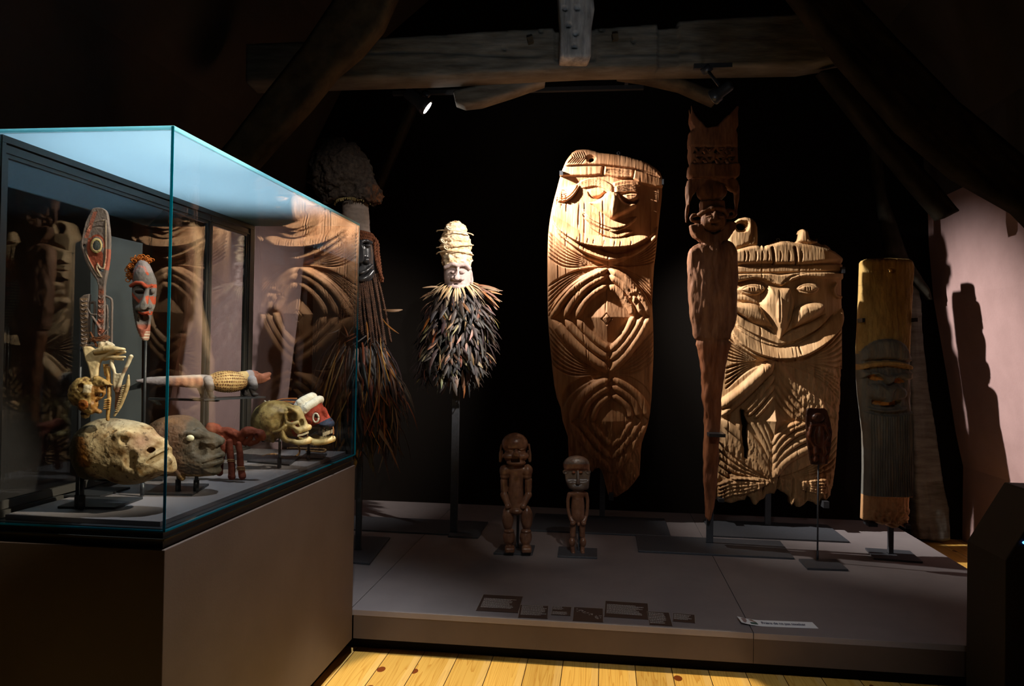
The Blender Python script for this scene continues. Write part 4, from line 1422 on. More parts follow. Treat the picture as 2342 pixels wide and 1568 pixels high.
# arch with two hanging horns
v.path([(1570, 508, 0), (1572, 470, 0), (1578, 430, 0), (1598, 415, 0), (1630, 411, 0), (1662, 414, 0), (1680, 428, 0), (1684, 460, 0), (1683, 490, 0)], [1.5, 5, 9, 8, 7, 8, 9, 5, 1.5], k=4)
v.slab([(1574, 412), (1600, 408), (1655, 408), (1684, 414), (1683, 440), (1670, 436), (1655, 422), (1628, 416), (1606, 422), (1592, 436), (1580, 452), (1573, 470), (1571, 430)], 0, 11, 3, k=3)
v.ell((1627, 438, -2), (34, 27, 17), k=1)
v.box((1628, 472, -2), (26, 12, 15), 3, k=2)
v.ell((1628, 507, -8), (30, 25, 22), k=4)
v.path([(1597, 492, -10), (1612, 482, -17), (1628, 480, -22), (1646, 482, -17), (1660, 490, -10)], 5.5, k=2)
for cx_, cy_ in ((1591, 500), (1668, 490)):
    v.path([(cx_ + 13 * math.cos(t), cy_ + 8 * math.sin(t), -6) for t in np.linspace(0, 2 * math.pi, 9)], 3.6, k=1)
v.slab([(1575, 517), (1590, 513), (1604, 518), (1612, 530), (1628, 536), (1646, 530), (1656, 516), (1666, 508), (1679, 512), (1677, 528), (1664, 545), (1645, 558), (1625, 563), (1600, 554), (1582, 538)], -6, 12, 4, k=2)
for ex in (-12, 12):
    v.ell((1628 + ex, 497, -27), (9, 4, 6), op='sub', k=2)
    v.ell((1628 + ex, 499, -24), (7, 3, 5), k=1)
v.path([(1628, 490, -28), (1628, 502, -33), (1627, 508, -36)], [3, 5, 6], k=2)
v.ell((1620, 509, -30), (5, 3.5, 5), k=2)
v.ell((1635, 508, -30), (5, 3.5, 5), k=2)
v.ell((1628, 516, -28), (10, 2.5, 6), op='sub', k=2)
# paddle body
v.slab([(1597, 556), (1630, 562), (1663, 552), (1681, 566), (1685, 600), (1686, 650), (1684, 700), (1682, 734), (1672, 758), (1661, 778), (1600, 780), (1583, 750), (1577, 700), (1575, 650), (1574, 578)], 0, 17, 12, smoothpoly=3, k=4)
v.ell((1630, 660, -8), (42, 110, 20), k=10)
# lower blade
v.slab([(1597, 777), (1630, 773), (1667, 780), (1670, 792), (1660, 831), (1650, 895), (1646, 958), (1643, 1010), (1639, 1086), (1634, 1137), (1625, 1182), (1616, 1184), (1612, 1124), (1609, 1086), (1610, 1035), (1611, 984), (1612, 958), (1608, 912), (1605, 856), (1598, 800), (1594, 788)], 0, 15, 9, smoothpoly=2, k=3)
v.noise(2.0, 11, 3, sy=2.5)
v.noise(0.8, 5, 5, sy=5)


def paint_totem(x, y, z):
    c = solid(len(x), (1, 1, 1))
    c = mixc((0.80, 0.78, 0.72), c, sm(600, 560, y) * sm(415, 440, y) * .8)
    c = mixc((1.1, 0.82, 0.62), c, sm(770, 800, y) * .8)
    return mixc((.7, .62, .58), c, .5 * np.clip(fbm(x / 20, y / 70, seed=3), 0, 1))


oT = v.build('carved_totem', M_TOTEM, fT, paint=paint_totem)
tag(oT, 'very tall slender red brown totem with small face and openwork crown', 'totem')
stand('large black plate and post under the slender totem', [[(0.187, 4.045), (0.966, 4.045), (0.975, 4.404), (0.187, 4.395)]],
      [(0.579, 4.285, 0.018, 0.010, 1.02)], [(0.545, 0.628, 4.095, 4.30, 0.775, 0.792)])

# ================================================================ bearded yellow post
z6 = zz(1930, 570, 2.15)
DB = 3.95
out6 = z6(107, 62, 115, 50, 135, 42, 230, 40, 345, 43, 368, 54, 377, 78, 372, 140, 365, 220, 357, 330, 350, 450, 345, 560, 343, 700, 346, 850, 348, 1000, 350, 1100, 348, 1210, 342, 1230, 340, 1340, 335, 1368, 310, 1372, 290, 1362, 262, 1374,
          240, 1372, 225, 1350, 200, 1360, 170, 1350, 150, 1340, 112, 1338, 114, 1290, 117, 1210, 120, 1100, 120, 1000, 118, 900, 106, 790, 97, 720, 90, 620, 90, 480, 96, 360, 102, 220)
hb = z6(*sum([[238 + 22 * math.cos(t), 102 + 12 * math.sin(t)] for t in np.linspace(0, 2 * math.pi, 12)[:-1]], []))
R = Relief(out6, step=1.5, holes=[hb])
x, y = R.x, R.y
R.base += -14 * np.abs((x - 2032) / 62) ** 2.4
R.groove(z6(262, 45, 262, 200, 285, 450), 4, 4)
R.area(z6(95, 548, 105, 500, 150, 455, 230, 442, 295, 462, 330, 515, 336, 552, 220, 540), 9, 8, dome=3)
R.area(z6(90, 566, 140, 552, 210, 548, 280, 556, 338, 572, 338, 592, 280, 580, 210, 572, 140, 578, 90, 590), 11, 3, smoothpoly=4)
R.groove(z6(90, 580, 210, 562, 338, 582), 1.6, 3)
face = sm(z6(0, 585)[0][1], z6(0, 600)[0][1], y) * (1 - sm(z6(0, 800)[0][1], z6(0, 815)[0][1], y))
R.h += 3 * face
R.area(z6(88, 600, 150, 598, 210, 620, 270, 608, 340, 600, 340, 640, 300, 640, 262, 628, 215, 664, 200, 664, 160, 618, 125, 618, 88, 640), 13, 5, smoothpoly=0)
for cx_, cy_ in ((150, 632), (264, 645)):
    R.area(z6(cx_ - 34, cy_ - 8, cx_ - 8, cy_ - 18, cx_ + 26, cy_ - 2, cx_ + 36, cy_ + 8, cx_ + 6, cy_ + 14, cx_ - 20, cy_ + 8), -4, 3, mode='add')
R.area(z6(110, 690, 125, 665, 170, 658, 205, 672, 250, 665, 290, 680, 304, 705, 290, 732, 230, 745, 205, 738, 180, 742, 125, 730), 14, 9, dome=4)
R.area(z6(162, 668, 190, 680, 205, 672, 215, 680, 245, 668, 222, 705, 213, 768, 190, 770, 185, 710), 20, 5, smoothpoly=0)
R.area(z6(140, 738, 205, 746, 270, 738, 268, 768, 205, 775, 142, 765), -9, 3, mode='add')
R.area(z6(118, 775, 200, 786, 300, 772, 290, 792, 205, 800, 130, 792), 11, 4)
y0b, y1b = z6(0, 808)[0][1], z6(0, 1212)[0][1]
by0 = y0b - 6 * (1 - np.cos((x - 2032) / 30)) + 2
bm_ = sm(by0, by0 + 4, y) * (1 - sm(y1b - 1, y1b + 3, y + (x - 2020) * -.04))
ph = (x - 1986) / 5.6 + 0.25 * vnoise(x / 20, y / 60, seed=4)
R.h += bm_ * (5 + 6.0 * np.abs(np.sin(ph * math.pi)) ** .6)
R.h += 1.0 * fbm(x / 5, y / 18, seed=61) * (1 - bm_ * .6)
bot = sm(z6(0, 1225)[0][1], z6(0, 1360)[0][1], y)
R.h += bot * 5 * fbm(x / 9, y / 6, seed=7)
R.h *= 1.45
R.edge(10)
grey = solid(len(x), (0.30, 0.33, 0.34))
yellow = solid(len(x), (.74, 0.53, 0.20))
ytop = z6(0, 545)[0][1]
col = yellow.copy()
P = cr(z6(86, 560, 95, 500, 150, 450, 230, 440, 295, 460, 332, 512, 350, 560), 6)
hm = inside(np.vstack([P, [(2120, ytop + 60), (1940, ytop + 60)]]), x, y) | ((y > z6(0, 588)[0][1]) & (y < y1b + 1))
col[hm] = grey[hm]
bandm = inside(np.array(z6(86, 566, 140, 550, 210, 546, 280, 553, 345, 570, 345, 594, 280, 584, 210, 575, 140, 581, 86, 594)), x, y)
col[bandm] = (0.85, 0.58, 0.24)
for q in (z6(116, 624, 142, 614, 176, 630, 186, 640, 156, 646, 130, 640), z6(230, 637, 256, 627, 290, 643, 300, 653, 270, 659, 244, 653), z6(148, 742, 205, 750, 264, 742, 262, 764, 205, 770, 150, 762)):
    mq = inside(np.array(q), x, y)
    col[mq] = (1.0, 0.50, 0.14)
bt = y > y1b
col[bt] = (1.0, 0.62, 0.34)
streak = np.clip(fbm(x / 6, y / 90, seed=9), 0, 1) * hm
col = mixc((0.55, 0.42, 0.30), col, streak * .45)
col = mixc((0.4, 0.26, 0.12), col, .6 * (fbm(x / 2.5, y / 2.5, seed=19) > 1.05))
M_TAB = mat('painted_ochre_wood', srgb(190, 176, 160), srgb(232, 222, 208), rough=0.75, scale=8, stretch=(3, 1, 0.8), bump=0.6, bscale=40, paint=True, spec=0.2)
fB = Frame(2034, 1208, DB)
oB = R.build('bearded_post', M_TAB, fB, 34, col=col)
tag(oB, 'yellow ochre carved post with grey bearded face and long ribbed beard', 'carved post')
pB = g2(2034, 1268)
bB = [g2(1990, 1264), g2(2080, 1262), g2(2096, 1288), g2(2012, 1286)]
stand('small black plate and short post under the bearded ochre carving', [[(1.375, 4.12), (1.60, 4.09), (1.62, 4.31), (1.40, 4.33)]],
      [(1.492, 4.225, 0.012, 0.012, 0.335)], [clampbox(fB, 1974, 732, 6, 9, -4, 34), clampbox(fB, 2095, 731, 6, 9, -2, 34), clampbox(fB, 1996, 1200, 20, 7, -2, 34), clampbox(fB, 2076, 1204, 12, 9, -4, 34)])

# ================================================================ plaque on a thin rod
z8 = zz(1800, 900, 3.733)
fP = Frame(1866, 1062, 3.86)
v = Vol(1838, 1908, 926, 1070, -16, 12, 1.0)
v.slab(z8(170, 135, 190, 122, 320, 124, 345, 148, 358, 190, 378, 270, 386, 330, 374, 480, 346, 598, 250, 608, 204, 600, 182, 480, 166, 350, 162, 200), 3, 4, 2, smoothpoly=0)


def q8(x_, y_, z_=0):
    p = z8(x_, y_)[0]
    return (p[0], p[1], z_)


v.ell(q8(258, 203, -4), (14, 11, 8), k=1)
v.path([q8(205, 250, -2), q8(190, 330, -3), q8(183, 360, -4), q8(200, 400, -3), q8(225, 445, -3)], [3, 4, 3.5, 3, 3], k=1.5)
v.path([q8(310, 250, -2), q8(335, 310, -3), q8(350, 350, -3), q8(330, 400, -3), q8(300, 450, -2)], [3, 4, 4, 3.5, 3], k=1.5)
v.cap(q8(215, 262, -2), q8(305, 262, -2), 4, k=2)
v.ell(q8(278, 365, -2), (11, 27, 9), k=3)
v.path([q8(240, 455, -2), q8(243, 500, -4), q8(240, 525, -2), q8(241, 565, -3)], [6, 6, 4, 5], k=1.5)
v.path([q8(305, 450, -2), q8(312, 500, -4), q8(306, 530, -2), q8(303, 580, -3)], [6, 6, 4, 5], k=1.5)
v.noise(.5, 6, 3)
M_DKW = mat('dark_polished_wood', srgb(64, 38, 26), srgb(104, 64, 42), rough=0.42, scale=10, stretch=(2, 2, 1), bump=0.3, bscale=60, paint=True, spec=0.4)
oP = v.build('carved_plaque', M_DKW, fP, paint=lambda x, y, z: mixc((.55, .5, .5), solid(len(x), (1.15, .85, .6)), (z > -1) * 1.0 + (y < z8(0, 262)[0][1]) * .8))
tag(oP, 'small dark wooden plaque with a little figure, held on a thin rod', 'plaque')
pP = g2(1867, 1281)
r_ = stand('small black plate with thin tall rod holding the little plaque', [[(0.984, 3.862), (1.176, 3.873), (1.174, 4.061), (0.984, 4.030)]], [])
c = r_.matrix_world.translation
zt_ = fP.world(1866, 1062)[2]
MB().tube([(pP[0] - c[0], pP[1] - .02 - c[1], .01), (pP[0] - c[0] - .001, pP[1] - .02 - c[1], zt_ - PZ)], 0.0042, 10).build('rod', M_STEEL, r_, smooth=True)
MB().tube([(pP[0] - c[0], pP[1] - .02 - c[1], .01), (pP[0] - c[0], pP[1] - .02 - c[1], .055)], 0.0062, 10).build('socket', M_STEEL, r_, smooth=True)

# ================================================================ two standing wooden figures
z7 = zz(1100, 970, 4.611)
M_FIG = mat('polished_brown_wood', srgb(98, 64, 48), srgb(136, 98, 76), rough=0.32, scale=14, stretch=(2, 2, 1), bump=0.15, bscale=60, paint=True, spec=0.5)


def q7(x_, y_, z_=0):
    p = z7(x_, y_)[0]
    return (p[0], p[1], z_)


k7 = 1 / 4.611
f1 = Frame(1182, 1258, 3.90)
v = Vol(1140, 1220, 986, 1264, -34, 30, 0.85)
v.ell(q7(358, 205), (30, 25, 27))
v.ell(q7(366, 330, -4), (27, 20, 22), k=4)
v.box(q7(362, 262, -30), (34, 4.0, 11), 3, op='sub', k=3)
v.ell(q7(290, 322, -17), (14, 8, 10), k=3)
v.ell(q7(440, 322, -17), (14, 8, 10), k=3)
v.ell(q7(310, 270, -17), (7, 3, 5), k=1)
v.ell(q7(425, 252, -17), (7, 3, 5), k=1)
v.path([q7(368, 262, -20), q7(368, 295, -28)], [4, 7], k=2)
v.ell(q7(350, 315, -26), (5, 4, 6), k=2)
v.ell(q7(388, 315, -26), (5, 4, 6), k=2)
v.ell(q7(370, 392, -16), (22, 7, 12), k=3)
v.box(q7(362, 362, -26), (10, 5, 16), 2.5, op='sub', k=1)
for s_, ex in ((-1, 213), (1, 508)):
    v.path([q7(ex - s_ * 2, 212, 0), q7(ex + s_ * 4, 260, 0), q7(ex + s_ * 10, 320, -2), q7(ex + s_ * 8, 385, 0)], [2, 2.4, 3, 3.4], k=1)
    v.path([q7(ex - s_ * 12, 280, 0), q7(ex - s_ * 14, 330, 0), q7(ex, 380, 0)], 2.0, k=1)
v.cap(q7(362, 400, 4), q7(362, 470, 4), 14, 15, k=4)
v.ell(q7(250, 490, 0), (12, 15, 14), k=3)
v.ell(q7(490, 488, 0), (12, 15, 14), k=3)
v.ell(q7(365, 470, 0), (28, 12, 14), k=4)
v.cap(q7(370, 500, 2), q7(366, 860, 0), 17, 17, k=4)
v.ell(q7(366, 720, -5), (17, 32, 15), k=4)
v.ell(q7(250, 545, 0), (10.5, 9, 11), k=1)
v.ell(q7(488, 545, 0), (10, 9, 11), k=1)
v.cap(q7(243, 595, 0), q7(245, 700, 0), 8.5, 8, k=1)
v.cap(q7(500, 590, 0), q7(498, 700, 0), 8.5, 8, k=1)
v.cap(q7(243, 740, -2), q7(288, 850, -10), 8.6, 6.2, k=.5)
v.cap(q7(498, 740, -2), q7(446, 845, -10), 8.6, 6.2, k=.5)
for hx in (285, 443):
    v.ell(q7(hx, 850, -14), (6.5, 6.5, 5), k=1)
    for j in (-1, 0, 1):
        v.cap(q7(hx - 18, 842 + j * 11, -19), q7(hx + 16, 842 + j * 11, -20), .7, op='sub', k=.6)
v.ell(q7(368, 905, -8), (16, 9.5, 14), k=1)
for lx, kx in ((285, 295), (482, 472)):
    v.ell(q7(lx, 985, -2), (13.5, 29, 15), k=1.5)
    v.ell(q7(kx, 1185, -1), (14, 20, 14.5), k=1)
    v.ell(q7(kx + 2, 1120, -3), (12, 6, 12), k=1)
    v.cap(q7(kx, 1230, 0), q7(kx + 5, 1290, -3), 9, 8, k=2)
    v.box(q7(kx + 8, 1303, -9), (11, 6, 15), 4, k=2)
v.noise(.35, 7, 3)


def paint_fig(x, y, z):
    c = solid(len(x), (1, 1, 1))
    c = mixc((1.5, 1.45, 1.25), c, .6 * (y > 1232) * np.clip(fbm(x / 5, y / 5, seed=1) + .5, 0, 1))
    return mixc((.55, .5, .45), c, .6 * np.clip(fbm(x / 10, y / 14, z / 10, seed=7), 0, 1))


o1 = v.build('standing_figure', M_FIG, f1, paint=paint_fig)
tag(o1, 'stocky carved brown wooden figure with open mouth on a small black plate', 'statue', 'small standing wooden figures')
stand('small black plate under the stocky open mouthed figure', [[(-0.546, 3.862), (-0.349, 3.880), (-0.352, 4.055), (-0.530, 4.045)]],
      [(-0.437, 3.985, 0.007, 0.005, 0.40)])
f2 = Frame(1324, 1264, 3.93)
v = Vol(1284, 1358, 1040, 1268, -26, 24, 0.85)
v.slab(z7(872, 450, 885, 400, 935, 352, 1000, 338, 1075, 350, 1125, 390, 1143, 440, 1148, 520, 1140, 600, 1130, 670, 1085, 690, 1000, 690, 930, 660, 895, 610, 885, 540), 0, 15, 9, smoothpoly=3)
v.ell(q7(1008, 420, 2), (30, 18, 20), k=5)
v.box(q7(1010, 530, -23), (27, 13, 13), 6, op='sub', k=5)
v.path([q7(1018, 480, -12), q7(1018, 570, -19), q7(1016, 600, -19)], [2.6, 3.6, 4.6], k=1.2)
for ex in (972, 1048):
    v.ell(q7(ex, 496, -12.5), (4.5, 2.8, 4), k=.5)
for ex in (888, 1124):
    v.path([q7(ex + 22 * math.cos(t), 494 + 17 * math.sin(t), -10) for t in np.linspace(0, 2 * math.pi, 9)], 1.8, k=.8)
v.path([q7(978, 615, -15.5), q7(1000, 630, -17), q7(1040, 628, -17), q7(1058, 612, -15.5)], 1.3, op='sub', k=1)
v.ell(q7(1015, 655, -8), (20, 7, 9), k=4)
v.cap(q7(1020, 690, 2), q7(1020, 720, 2), 10, 12, k=2)
v.ell(q7(1020, 735, 1), (22, 9, 10), k=3)
v.ell(q7(1022, 870, 0), (15.5, 38, 13), k=4)
v.ell(q7(1022, 960, -4), (14, 18, 12), k=4)
for s_ in (-1, 1):
    v.path([q7(1020 + s_ * 88, 735, 0), q7(1020 + s_ * 103, 800, 1), q7(1020 + s_ * 100, 900, 0), q7(1022 + s_ * 84, 970, -3), q7(1024 + s_ * 56, 1025, -8)], [5, 4, 3.8, 3.8, 5], k=1.5)
    v.ell(q7(1022 + s_ * 56, 1032, -10), (6, 5.5, 5), k=1)
    v.cap(q7(1020 + s_ * 50, 1050, 0), q7(1018 + s_ * 50, 1170, 0), 7, 6.5, k=2)
    v.ell(q7(1018 + s_ * 58, 1240, 0), (7.6, 12, 9), k=1)
    v.cap(q7(1018 + s_ * 54, 1270, 0), q7(1018 + s_ * 50, 1330, -3), 5, 4.5, k=1)
    v.ell(q7(1020 + s_ * 50, 1340, -7), (5, 4, 8), k=1)
v.ell(q7(1024, 1038, -12), (4, 5, 5), k=1)
v.noise(.35, 6, 9)
z0_ = z7(0, 385)[0][1]


def paint_fig2(x, y, z):
    c = solid(len(x), (.62, .95, 1.35))
    c = mixc((1.3, 1.9, 2.5), c, sm(z7(0, 420)[0][1], z7(0, 380)[0][1], y + np.abs(x - 1319) * .25))  # highlight on the dome of the head, painted in
    c = mixc((.95, .75, .65), c, (y < z7(0, 480)[0][1]) * (y > z7(0, 410)[0][1]) * .8)
    c = mixc((.9, .85, .8), c, (y > z7(0, 700)[0][1]) * 1.0)
    eye = (np.hypot(x - z7(972, 0)[0][0], (y - z7(0, 496)[0][1]) * 1.6) < 4.6) | (np.hypot(x - z7(1048, 0)[0][0], (y - z7(0, 496)[0][1]) * 1.6) < 4.6)
    return mixc((1.5, 1.15, .95), c, eye & (z < -12))


o2 = v.build('standing_figure', M_FIG, f2, paint=paint_fig2)
tag(o2, 'slim carved dark wooden figure with broad flat grey face and thin arms', 'statue', 'small standing wooden figures')
stand('small black plate under the slim flat faced figure', [[(-0.221, 3.865), (-0.023, 3.872), (-0.025, 4.050), (-0.226, 4.055)]],
      [(-0.118, 3.99, 0.006, 0.004, 0.375)])

# ================================================================ feathers, cords
def feather(mb, p, d, nrm, L, w, curl, c, tipc=None, n=5, sag=0.0):
    """one feather: a V-shaped blade along a bending quill (pixel units: x right, y down, z depth)"""
    p, d, nrm = (np.array(a, float) for a in (p, d, nrm))
    d /= np.linalg.norm(d)
    nrm = nrm - d * (nrm @ d)
    nrm /= np.linalg.norm(nrm) + 1e-9
    sd = np.cross(d, nrm)
    V, C = [], []
    tipc = tipc or c
    for i in range(n):
        t = i / (n - 1)
        cen = p + d * (L * t) + sd * (curl * L * t * t) + np.array([0, sag * L * t * t, 0]) + nrm * (0.10 * L * math.sin(t * 3.0))
        ww = w * (0.25 + 1.5 * t * (1.15 - t) * 1.6) * (0.3 if i == n - 1 else 1)
        V += [cen - sd * ww * .5 + nrm * -.12 * ww, cen + nrm * .12 * ww, cen + sd * ww * .5 + nrm * -.12 * ww]
        cc = tuple(c[j] * (1 - t) + tipc[j] * t for j in range(3))
        C += [cc] * 3
    k = len(mb.V)
    mb.V += [tuple(a) for a in V]
    mb.C += C
    for i in range(n - 1):
        a = k + i * 3
        mb.Fc += [(a, a + 1, a + 4, a + 3), (a + 1, a + 2, a + 5, a + 4)]


def cord(mb, pts, r, c=(1, 1, 1), strands=2, pitch=9.0, n=6):
    """twisted cord"""
    P = cr(pts, 8)
    L = np.concatenate([[0], np.cumsum(np.linalg.norm(np.diff(P, axis=0), axis=1))])
    m = max(12, int(L[-1] / pitch * 8))
    s = np.linspace(0, L[-1], m)
    Q = np.stack([np.interp(s, L, P[:, j]) for j in range(3)], 1)
    T = np.gradient(Q, axis=0)
    T /= np.linalg.norm(T, axis=1)[:, None] + 1e-9
    ref = np.array([0, 0, 1.0]) if abs(T[:, 2]).mean() < .8 else np.array([1.0, 0, 0])
    u = np.cross(T, ref)
    u /= np.linalg.norm(u, axis=1)[:, None] + 1e-9
    w = np.cross(T, u)
    for k in range(strands):
        a = 2 * math.pi * (s / pitch + k / strands)
        mb.tube(Q + (u * np.cos(a)[:, None] + w * np.sin(a)[:, None]) * r * .5, r * .62, n, c)


def feather_mat(name, rough):
    m = mat(name, srgb(255, 255, 255), None, rough=rough, paint=True, spec=0.5)
    return m


M_FEA = feather_mat('cassowary_feathers', 0.42)
M_FEA2 = feather_mat('matt_feathers', 0.6)
FC_DARK = [srgb(38, 32, 30), srgb(30, 26, 26), srgb(48, 40, 38), srgb(58, 48, 44), srgb(44, 32, 28)]
FC_TAN = [srgb(120, 94, 70), srgb(100, 72, 50), srgb(136, 114, 90)]
FC_RUST = [srgb(118, 62, 32), srgb(104, 50, 26), srgb(150, 96, 42)]

# ================================================================ pale faced mask with cloth headdress
z9 = zz(920, 490, 3.565)


def q9(x_, y_, z_=0):
    p = z9(x_, y_)[0]
    return (p[0], p[1], z_)


f9 = Frame(1037, 905, 4.24)
mk = empty('feather_mask', f9.M, 'pale faced mask with wrapped bark cloth headdress and ragged feather cloak', 'mask', 'feathered masks on stands')
bpy.context.view_layer.update()
v = Vol(994, 1092, 504, 622, -44, 44, 1.15)
for (yy, rx, ox) in ((125, 25, 440), (170, 31, 432), (215, 36, 430), (265, 37, 436), (315, 37, 440), (360, 36, 446)):
    v.ell(q9(ox, yy, 2), (rx, 14, rx * .9), k=2.5)
v.cap(q9(430, 140, 2), q9(446, 385, 2), 24, 33, k=4)
v.noise(2.6, 10, 5, sy=.5, octv=3)
for (yy, dx) in ((148, 6), (196, -4), (262, 5), (330, -6)):
    v.path([q9(430 + 145 * math.sin(a), yy + 14 * math.sin(a + dx) + 6, -130 / 3.565 * math.cos(a)) for a in np.linspace(-1.5, 1.5, 9)], 2.0, op='sub', k=1.6)
M_CLOTH = mat('crumpled_bark_cloth', srgb(190, 158, 118), srgb(218, 198, 168), rough=0.9, scale=40, bump=1.0, bscale=90, spec=0.05)
v.build('cloth_headdress', M_CLOTH, f9, mk)
mb = MB()
for (yy, dx) in ((156, 6), (262, -4), (330, 5)):
    cord(mb, [q9(430 + 150 * math.sin(a), yy + 16 * math.sin(a + dx), -133 / 3.565 * math.cos(a)) for a in np.linspace(-1.5, 1.5, 9)], 1.3, pitch=5, n=5)
for (xx, yy) in ((350, 235), (375, 290), (395, 130)):
    mb.tube([q9(xx + 24 * math.cos(t), yy + 16 * math.sin(t * 1.3), -36 - 3 * math.sin(t)) for t in np.linspace(0, 6, 14)], 1.3, 5)
mb.build('binding_strip', M_CLOTH, mk, frame=f9, smooth=True)
v = Vol(1008, 1086, 592, 676, -46, 24, .8)
v.slab(z9(345, 400, 400, 388, 500, 388, 552, 410, 560, 470, 556, 560, 530, 600, 462, 642, 400, 608, 348, 560, 340, 470), -8, 20, 12, smoothpoly=3, bow=lambda X, Y: 12 * ((X - 1047) / 30) ** 2)
v.path([q9(360, 440, -22), q9(420, 418, -31), q9(460, 425, -33), q9(520, 420, -30), q9(552, 445, -20)], 5, k=3)
v.path([q9(462, 430, -31), q9(462, 500, -38), q9(456, 530, -41)], [3, 4.2, 6], k=2)
v.ell(q9(430, 528, -33), (7.5, 5, 7), k=2)
v.ell(q9(490, 534, -33), (7, 5, 7), k=2)
for ex in (428, 494):
    v.ell(q9(ex, 478, -33), (9, 5.5, 6), op='sub', k=2.5)
    v.ell(q9(ex, 480, -28), (7, 3.6, 5), k=.8)
    v.path([q9(ex - 22, 484, -33), q9(ex + 22, 482, -33)], .8, op='sub', k=.5)
v.path([q9(405, 548, -32), q9(430, 556, -35), q9(500, 550, -34)], 1.8, op='sub', k=1)
v.box(q9(455, 573, -34), (11, 2.2, 8), 1.5, op='sub', k=1)
v.path([q9(390, 590, -25), q9(455, 602, -32), q9(530, 585, -26)], 4.5, k=3)
v.slab(z9(556, 430, 572, 470, 580, 540, 572, 580, 556, 570), 0, 7, 3, smoothpoly=0)
v.noise(.35, 6, 3)
M_FACE = mat('mauve_grey_face', srgb(158, 138, 134), srgb(184, 164, 158), rough=0.7, scale=20, bump=0.2, bscale=80, spec=0.2)
v.build('carved_face', M_FACE, f9, mk)


def cloak(name, par, frame, m, n, ys, prof, cx, L, W, seed, cols, depthk=0.75, outk=0.5, sag=0.1, downk=1.0, phis=(-2.0, 2.0), rag=0.5):
    rnd = random.Random(seed)
    mb = MB()
    y0, y1 = ys
    for i in range(n):
        t = 1 - (i + .5) / n
        t = min(1, max(0, t + rnd.uniform(-.03, .03)))
        yy = y0 + (y1 - y0) * t
        w = float(np.interp(t, np.linspace(0, 1, len(prof)), [q[1] for q in prof]))
        c0 = cx + float(np.interp(t, np.linspace(0, 1, len(prof)), [q[0] for q in prof]))
        ph = rnd.uniform(*phis)
        s_, co = math.sin(ph), math.cos(ph)
        p = (c0 + w * s_, yy + rnd.uniform(-6, 6), -w * depthk * co)
        nrm = np.array([s_, 0, -co])
        d = np.array([0, downk, 0]) + nrm * outk * rnd.uniform(.3, 1.3) + np.array([rnd.uniform(-1, 1), 0, rnd.uniform(-.4, .4)]) * rag
        l = rnd.uniform(*L)
        r = rnd.random()
        pal = cols[0] if r < cols[3] else (cols[1] if r < cols[4] else cols[2])
        c = rnd.choice(pal)
        feather(mb, p, d, nrm, l, rnd.uniform(*W), rnd.uniform(-.3, .3), c, tuple(a * rnd.uniform(.6, 1.3) for a in c), sag=sag)
    return mb


CL = (FC_DARK, FC_TAN, FC_RUST, .74, .95)
mb = cloak('x', mk, f9, M_FEA2, 620, (662, 862), [(0, 34), (4, 66), (0, 68), (-2, 70), (-8, 68), (-14, 52)], 1044, (22, 46), (4, 9), 5, CL, outk=.55, rag=.75)
rnd = random.Random(8)
for i in range(70):       # pale quills round the collar
    a = rnd.uniform(-1.7, 1.7)
    p = (1047 + 34 * math.sin(a), 662 - 14 * abs(math.sin(a)) ** 1.5 + rnd.uniform(-4, 4), -30 * math.cos(a) - 4)
    feather(mb, p, (math.sin(a) * 1.25 + rnd.uniform(-.3, .3), 1, -math.cos(a) * .3), (math.sin(a), -.2, -math.cos(a)), rnd.uniform(24, 46), rnd.uniform(2.5, 4.5), rnd.uniform(-.2, .2),
            rnd.choice([srgb(206, 172, 124), srgb(186, 150, 106), srgb(226, 200, 160)]), rnd.choice(FC_TAN + FC_DARK))
for i in range(26):       # long feathers sticking out to the right and left shoulders
    R_ = i % 3 > 0
    p = (1047 + (32 if R_ else -30), 655 + rnd.uniform(-6, 12), rnd.uniform(-15, 10))
    feather(mb, p, ((1.0 if R_ else -.9), rnd.uniform(.05, .75), rnd.uniform(-.3, .3)), (0, -.7, -.8), rnd.uniform(56, 78) if R_ else rnd.uniform(40, 60), rnd.uniform(4, 7), rnd.uniform(-.15, .2),
            rnd.choice(FC_TAN + [FC_RUST[0]]), rnd.choice(FC_RUST if R_ and i % 2 else FC_TAN), n=6)
mb.build('feather_cloak', M_FEA2, mk, frame=f9, paint=True, smooth=True)
v = Vol(985, 1100, 640, 880, -44, 44, 3.0)
v.path([(1045, 655, 0), (1042, 700, 0), (1038, 780, 0), (1034, 860, 0)], [26, 42, 44, 38])
v.build('cloak_lining', mat('black_cloth', srgb(14, 12, 12), rough=0.95, spec=0.0), f9, mk)
bpy.context.view_layer.update()
p9 = g2(1036, 1222)
stand('black plate and square pole under the pale faced feather mask', [[(-1.52, 4.225), (-0.68, 4.21), (-0.681, 4.561), (-1.52, 4.56)], [(-0.845, 4.17), (-0.675, 4.17), (-0.675, 4.30), (-0.845, 4.30)]],
      [(p9[0], p9[1] + 0.02, 0.020, 0.012, f9.world(1037, 870)[2])], base=(p9[0], p9[1]))

# ================================================================ dark mask with woolly hair
z10 = zz(680, 300, 3.919)


def q10(x_, y_, z_=0):
    p = z10(x_, y_)[0]
    return (p[0], p[1], z_)


